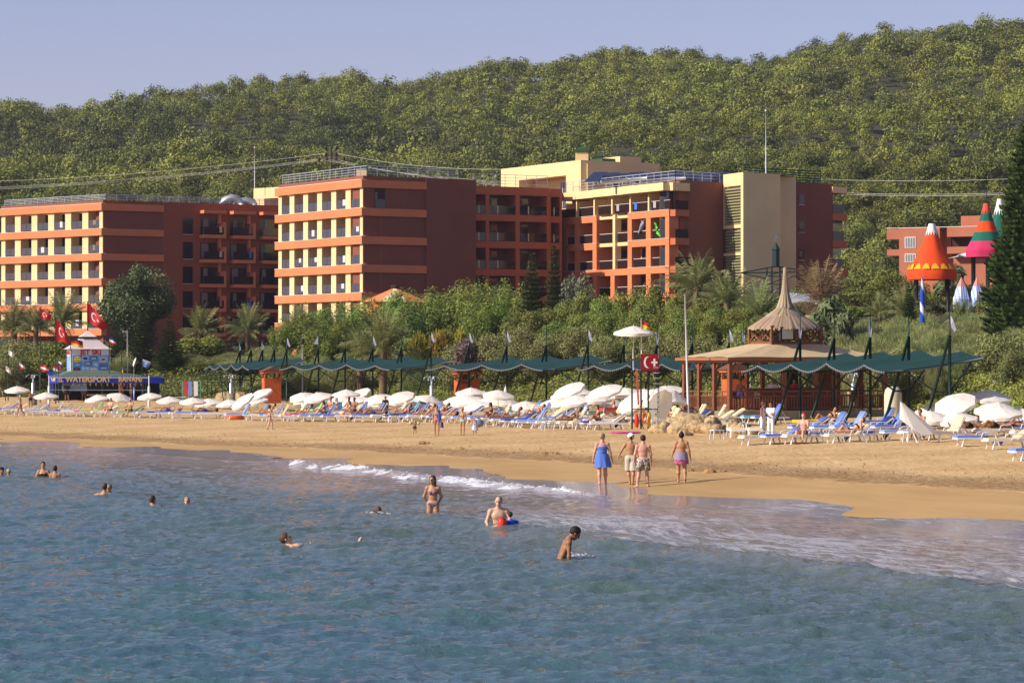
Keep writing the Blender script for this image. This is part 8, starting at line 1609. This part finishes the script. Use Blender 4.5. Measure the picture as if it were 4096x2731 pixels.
play_tent('play_tent', 'green conical play tent with a white jagged top behind the striped one', 1000, 272, 198.5, 255, 40, [(.80,1.0,M_TW),(0,.805,M_TG)], (.81,.70,M_TW,14,False), 290, None)
M_PK = mat('small_tent_pink', srgb(214,136,128), .8); m = bpy.data.materials.new('stripe_canvas'); m.use_nodes = True; t_ = m.node_tree; gr_ = t_.nodes.new('ShaderNodeTexCoord'); wv = t_.nodes.new('ShaderNodeTexWave'); wv.inputs['Scale'].default_value = 1.6; t_.links.new(gr_.outputs['Object'], wv.inputs['Vector']); t_.links.new(mixc(t_, mapr(t_, wv.outputs['Fac'], .4, .6), srgb(120,150,215), srgb(215,220,232)), t_.nodes['Principled BSDF'].inputs['Base Color']); M_STR = m
for i, (u, vt, vb, w_) in enumerate(((961.5,277,299,17),(977,277,298,15))):
    Y = 236; x = X(u,Y); k = Y/F; t = thing('small_tent', ['small pink topped tent with blue stripes, left one','small pink topped tent with blue stripes, right one'][i], 'tent', (x,Y,0), .3, 'small striped tents'); za, zb_ = Z(vt,Y), Z(vb,Y); zm = za-(za-zb_)*.42; r1 = w_*k*.30; r2 = w_*k*.55; mb = MB(); mb.lathe([(.03,za),(r1,zm)], 6, smooth=False); mb.build('top_canvas', M_PK, t); mb = MB(); mb.lathe([(r1*1.005,zm),(r2,zb_),(r2,zb_-.8)], 6, smooth=False); mb.build('striped_canvas', M_STR, t)
# striped blue and white pole, white roof sliver, weather vane frame
Y = 205; x = X(922.5,Y); r0 = .17; V_ = []; N_ = 14; mb0 = MB(); za, zb_ = Z(276.5,Y), Z(322,Y); mb1 = MB(); rows_ = 46
for q_, mbx in ((0, mb0), (1, mb1)):
    for i in range(rows_):
        for j in range(N_):
            if (((j+i*.55) % N_) < 4.5) != bool(q_): continue
            a, b_ = 2*math.pi*j/N_, 2*math.pi*(j+1)/N_; z_a = zb_+(za-zb_)*i/rows_; z_b = zb_+(za-zb_)*(i+1)/rows_; ra = r0*min(1,.25+(1-i/rows_)*2.2); rb = r0*min(1,.25+(1-(i+1)/rows_)*2.2); mbx.add([(ra*math.cos(a),ra*math.sin(a),z_a),(ra*math.cos(b_),ra*math.sin(b_),z_a),(rb*math.cos(b_),rb*math.sin(b_),z_b),(rb*math.cos(a),rb*math.sin(a),z_b)], [(0,1,2,3)])
t = thing('striped_pole', 'blue and white spiral striped pole below the orange play tent', 'pole', (x,Y,0)); mb0.build('blue_stripe', mat('pole_blue', srgb(24,72,180), .5), t); mb1.build('white_stripe', M_WHT, t)
Y = 250; t = thing('weather_vane_tower', 'dark green lattice frame with a lantern top and weather vane behind the thatched spire', 'tower', (X(776,Y),Y,0)); k = Y/F; mb = MB(); z_ = lambda v: Z(v,Y)
mb.bar((-37*k*.95,0,z_(272.5)),(37*k*.95,0,z_(271.5)),.10); mb.bar((-37*k*.95,0,z_(272.5)),(0,0,z_(266)),.10); mb.bar((37*k*.95,0,z_(271.5)),(0,0,z_(266)),.10); mb.bar((-37*k*.95,0,z_(272.5)),(-6*k,0,z_(279)),.08); mb.bar((37*k*.95,0,z_(271.5)),(6*k,0,z_(279)),.08)
for x_ in (-9,-4,4,9): mb.bar((x_*k,0,z_(267)),(x_*k,0,z_(310)),.12)
for v_ in (276,284,292): mb.bar((-9*k,0,z_(v_)),(9*k,0,z_(v_-6)),.07); mb.bar((-9*k,0,z_(v_)),(9*k,0,z_(v_)),.07)
mb.build('lattice', M_DGR, t); mb = MB(); mb.lathe([(3.9*k,z_(266)),(3.9*k,z_(249.5)),(4.5*k,z_(249)),(0.3*k,z_(242))], 8, smooth=False); mb.build('lantern_top', M_DGR, t); mb = MB(); mb.bar((0,0,z_(243)),(0,0,z_(236)),.04); mb.bar((-2.5*k,0,z_(240)),(3*k,0,z_(238.5)),.06); mb.bar((.5*k,0,z_(239)),(0,0,z_(234.5)),.10); mb.build('vane', mat('vane_grey', srgb(110,125,135), .4), t)
Y = 240; t = thing('white_roof', 'white sloping roof edge seen behind the thatched spire', 'roof', (X(790,Y),Y,0)); k = Y/F; mb = MB(); mb.add([(-6*k,0,Z(293,Y)),(30*k,0,Z(300,Y)),(34*k,0,Z(304,Y)),(-6*k,0,Z(303,Y)),(-6*k,2,Z(291,Y)),(24*k,2,Z(293,Y))], [(0,1,2,3),(0,4,5,1)]); mb.build('roof_sheet', mat('white_roof_sheet', srgb(205,212,222), .5), t); mb = MB(); mb.box(-6*k,30*k,.5,2,8,Z(303,Y)); mb.build('wall', M_CR, t)
# street light by the tents
t = thing('street_light', 'silver street light arm between the orange and striped tents', 'street light', (X(957,262),262,0)); mb = MB(); mb.tube([(-4*262/F*2,0,8),(-4*262/F*2,0,Z(258,262)),(.2,0,Z(255.5,262))], .06, 6); mb.build('pole', M_ST, t); mb = MB(); mb.tube([(.1,0,Z(255.5,262)),(.8,0,Z(254.8,262))], [.12,.2], 8); mb.build('lamp_head', M_WHT, t)
# ---------------------------------------------------------------- power pole and cables
Y = 420; k = Y/F; t = thing('power_pole', 'grey utility pole with two crossarms and insulators behind the central hotel block', 'utility pole', (X(331,Y),Y,0)); zz_ = lambda v: Z(v,Y); mb = MB(); mb.tube([(0,0,5),(0,0,zz_(145.5))], [.30,.2], 8); mb.build('pole', mat('weathered_pole', srgb(140,132,118), .8), t)
mb = MB(); mb.bar((-5.5*k,0,zz_(152.5)),(5.5*k,0,zz_(152.5)),.22); mb.bar((-12*k,0,zz_(158)),(13*k,0,zz_(158.5)),.25); mb.build('crossarm', mat('arm_brown', srgb(110,96,84)), t); mb = MB()
for x_, v_ in ((-5,147),(-5,153),(5.5,147),(5.5,153),(-12,158),(-4,158),(5,158),(13,158)):
    mb = MB(); mb.lathe([(0,0),(.22,.0),(.12,.18),(.22,.2),(.12,.4),(.22,.42),(.05,.65)], 8, (x_*k,0,zz_(v_)-.45)); mb.build('insulator', mat('insulator_brown', srgb(72,60,56), .3), t)
M_CAB_ = mat('cable', srgb(196,192,180), .5)
def cable(label, pts, r_=.024):
    P_ = [Vector((X(u,Y_),Y_,Z(v,Y_))) for u, v, Y_ in pts]; out = []
    for a, b_ in zip(P_[:-1], P_[1:]):
        for i in range(12): s = i/12; q_ = a.lerp(b_, s); q_.z -= (a-b_).length*.012*4*s*(1-s); out.append(q_)
    out.append(P_[-1]); mb = MB(); mb.tube(out, r_, 5); mb.build('power_cable', M_CAB_, None, label=label, cat='cable')
cable('power cable sagging from the left edge to the utility pole', [(-40,182,440),(326,153,420)])
for i in range(3): cable(['upper','middle','lower'][i]+' power cable of the three from the left edge to the lower crossarm', [(-40,188+i*1.2,435),(319+i*7,158.6,420)], .018)
for i in range(3): cable(['upper','middle','lower'][i]+' power cable of the three from the lower crossarm to the middle wing roof', [(320+i*8,159,420),(470,179+i*1.5,400),(560,184+i*1.5,390)], .018)
cable('power cable from the upper crossarm to the penthouse', [(337,153,420),(502,169,375)])
for i, v in enumerate((178,192,193.5)): cable(['upper','middle','lower'][i]+' power cable running from the right hotel block to the right edge', [(822 if i == 0 else 842,v+(1 if i == 0 else .5),400),(1070,v-2.5,385)], .03)
# ---------------------------------------------------------------- loose things on the sand
q = hit(188.5, 424.5); q = hit((750+495/2.613)/4, (1250+1105/2.613)/4+.5); mb = MB(); n = 24; R1, r1 = .52, .13
mb.add([((R1+r1*math.cos(b_))*math.cos(a), (R1+r1*math.cos(b_))*math.sin(a), .13+r1*math.sin(b_)) for a in np.linspace(0,2*math.pi,n,endpoint=False) for b_ in np.linspace(0,2*math.pi,8,endpoint=False)], [((i*8+j), ((i+1)%n)*8+j, ((i+1)%n)*8+(j+1)%8, i*8+(j+1)%8) for i in range(n) for j in range(8)], True); link('swim_ring', mb.mesh('swim_ring', mat('orange_vinyl', srgb(235,100,40), .35)), None, q, None, 'orange inflatable ring lying in front of the loungers', 'swim ring')
q = hit((1500+1090/2.613)/4, (1250+1195/2.613)/4); mb = MB(); mb.lathe([(0,.0),(.2,.08),(.27,.24),(.2,.40),(0,.48)], 14); link('beach_ball', mb.mesh('beach_ball', mat('grey_ball', srgb(120,130,145), .4, noise=.4, nscale=4)), None, q, None, 'grey ball behind the child in the striped towel', 'ball')
def airmat(label, u, v, Y, c, L_=1.7, w_=.7, rz=.1, up=.5, col=None):
    x = X(u,Y); z = gz(x,Y)+up; mb = MB(); 
    for i in range(6): mb.tube([(-L_/2,-w_/2+w_*i/5,0),(L_/2,-w_/2+w_*i/5,0)], .08, 6)
    link('air_mat', mb.mesh('air_mat', c), None, (x,Y,z), rz, label, 'air mat')
airmat('bright green air mat lying on a lounger below the second canopy', 299.5, 411.8, 196, mat('lime_mat', srgb(110,200,60), .4), up=.55); airmat('red pink air mat in the loungers left of the tower', 620, 408, 172, mat('coral_mat', srgb(232,84,96), .4), 2.6, 1.0, .35, .8); airmat('yellow air mat in front of the gazebo wall', 806, 430, 143, M_YE, 1.2, .5, .6, .55)
x = X(333,206); mb = MB(); [mb.box(-.62+i*.66,-.62+i*.66+.6,0,.12,.35,.85) for i in range(2)]; link('wind_screen', mb.mesh('wind_screen', mat('blue_print', srgb(50,140,200), .6, noise=.5, nscale=4)), None, (x,206,gz(x,206)), .05, 'blue patterned foam boards standing behind the umbrellas', 'foam boards')
r = np.random.default_rng(9)
for i, (u, v, s) in enumerate(((421,443.8,.30),(427,443.2,.2),(448,449.5,.18),(461,448.7,.22),(544,453.5,.20),(551,453.2,.18),(557,453.6,.2),(710,472.5,.28),(722,471.5,.22),(690,470.8,.2))):
    q = hit(u, v); rock(['crumbled sand castle in front of the toddler','small sand heap beside the crumbled castle','little sand turret, left of two','little sand turret, right of two','sand castle row, left turret','sand castle row, middle turret','sand castle row, right turret','dark clod of dug sand right of the sarong woman','sand clod beside the dug hole','small clod left of the dug hole'][i], q.x, q.y, q.z-.02, (s*1.1, s*.8, s*.75), 70+i, None, MATS.get('sand_clod') or mat('sand_clod', srgb(168,134,90), 1, .35, 8, bump=.05, bscale=14))
r2 = np.random.default_rng(14); V_ = []; 
for i in range(1500):      # bits of seaweed and trodden clods along the wrack line
    s_a = r2.random()*210+40; segs = np.hypot(*np.diff(SH, axis=0).T); cm = np.concatenate([[0], np.cumsum(segs)]); j = np.searchsorted(cm, s_a)-1
    if j < 0 or j >= len(segs): continue
    d_ = (SH[j+1]-SH[j])/segs[j]; off = max(2.0, s_a*.052-2.0)+abs(r2.normal(0,3.0)); p = SH[j]+d_*(s_a-cm[j])+np.array([-d_[1], d_[0]])*off; z = gz(p[0], p[1]) if i % 1 == 0 else 0
    s = .015+.035*r2.random()**2; a = r2.random()*3; c, sn = math.cos(a)*s, math.sin(a)*s; V_ += [(p[0]-c,p[1]-sn,z-.01),(p[0]+sn*.7,p[1]-c*.7,z+.01),(p[0]+c,p[1]+sn,z+.01),(p[0]-sn*.6,p[1]+c*.6,z+.03+s*.6)]
n = len(V_)//4; me = bpy.data.meshes.new('wrack'); me.from_pydata(V_, [], [f_ for i in range(n) for f_ in ((4*i,4*i+1,4*i+3),(4*i+1,4*i+2,4*i+3),(4*i+2,4*i,4*i+3))]); me.materials.append(mat('wrack_brown', srgb(128,94,58), 1, .3, 3)); link('wrack_line', me, kind='stuff', label='brown clods and weed along the wrack line of the beach')

# ---------------------------------------------------------------- light summer haze over the bay
hz = bpy.data.meshes.new('haze'); mbh = MB(); mbh.box(-470, 470, -160, 1275, -5, 150); hz = mbh.mesh('haze', [bpy.data.materials.new('haze_air')]); hm = hz.materials[0]; hm.use_nodes = True; ht = hm.node_tree; ht.nodes.remove(ht.nodes['Principled BSDF']); pv = ht.nodes.new('ShaderNodeVolumePrincipled'); pv.inputs['Density'].default_value = .00008; pv.inputs['Color'].default_value = (.82,.86,1,1); pv.inputs['Anisotropy'].default_value = .2; ht.links.new(pv.outputs[0], ht.nodes['Material Output'].inputs['Volume'])
link('haze', hz, kind='stuff', label='thin bluish summer haze over the bay and hills')
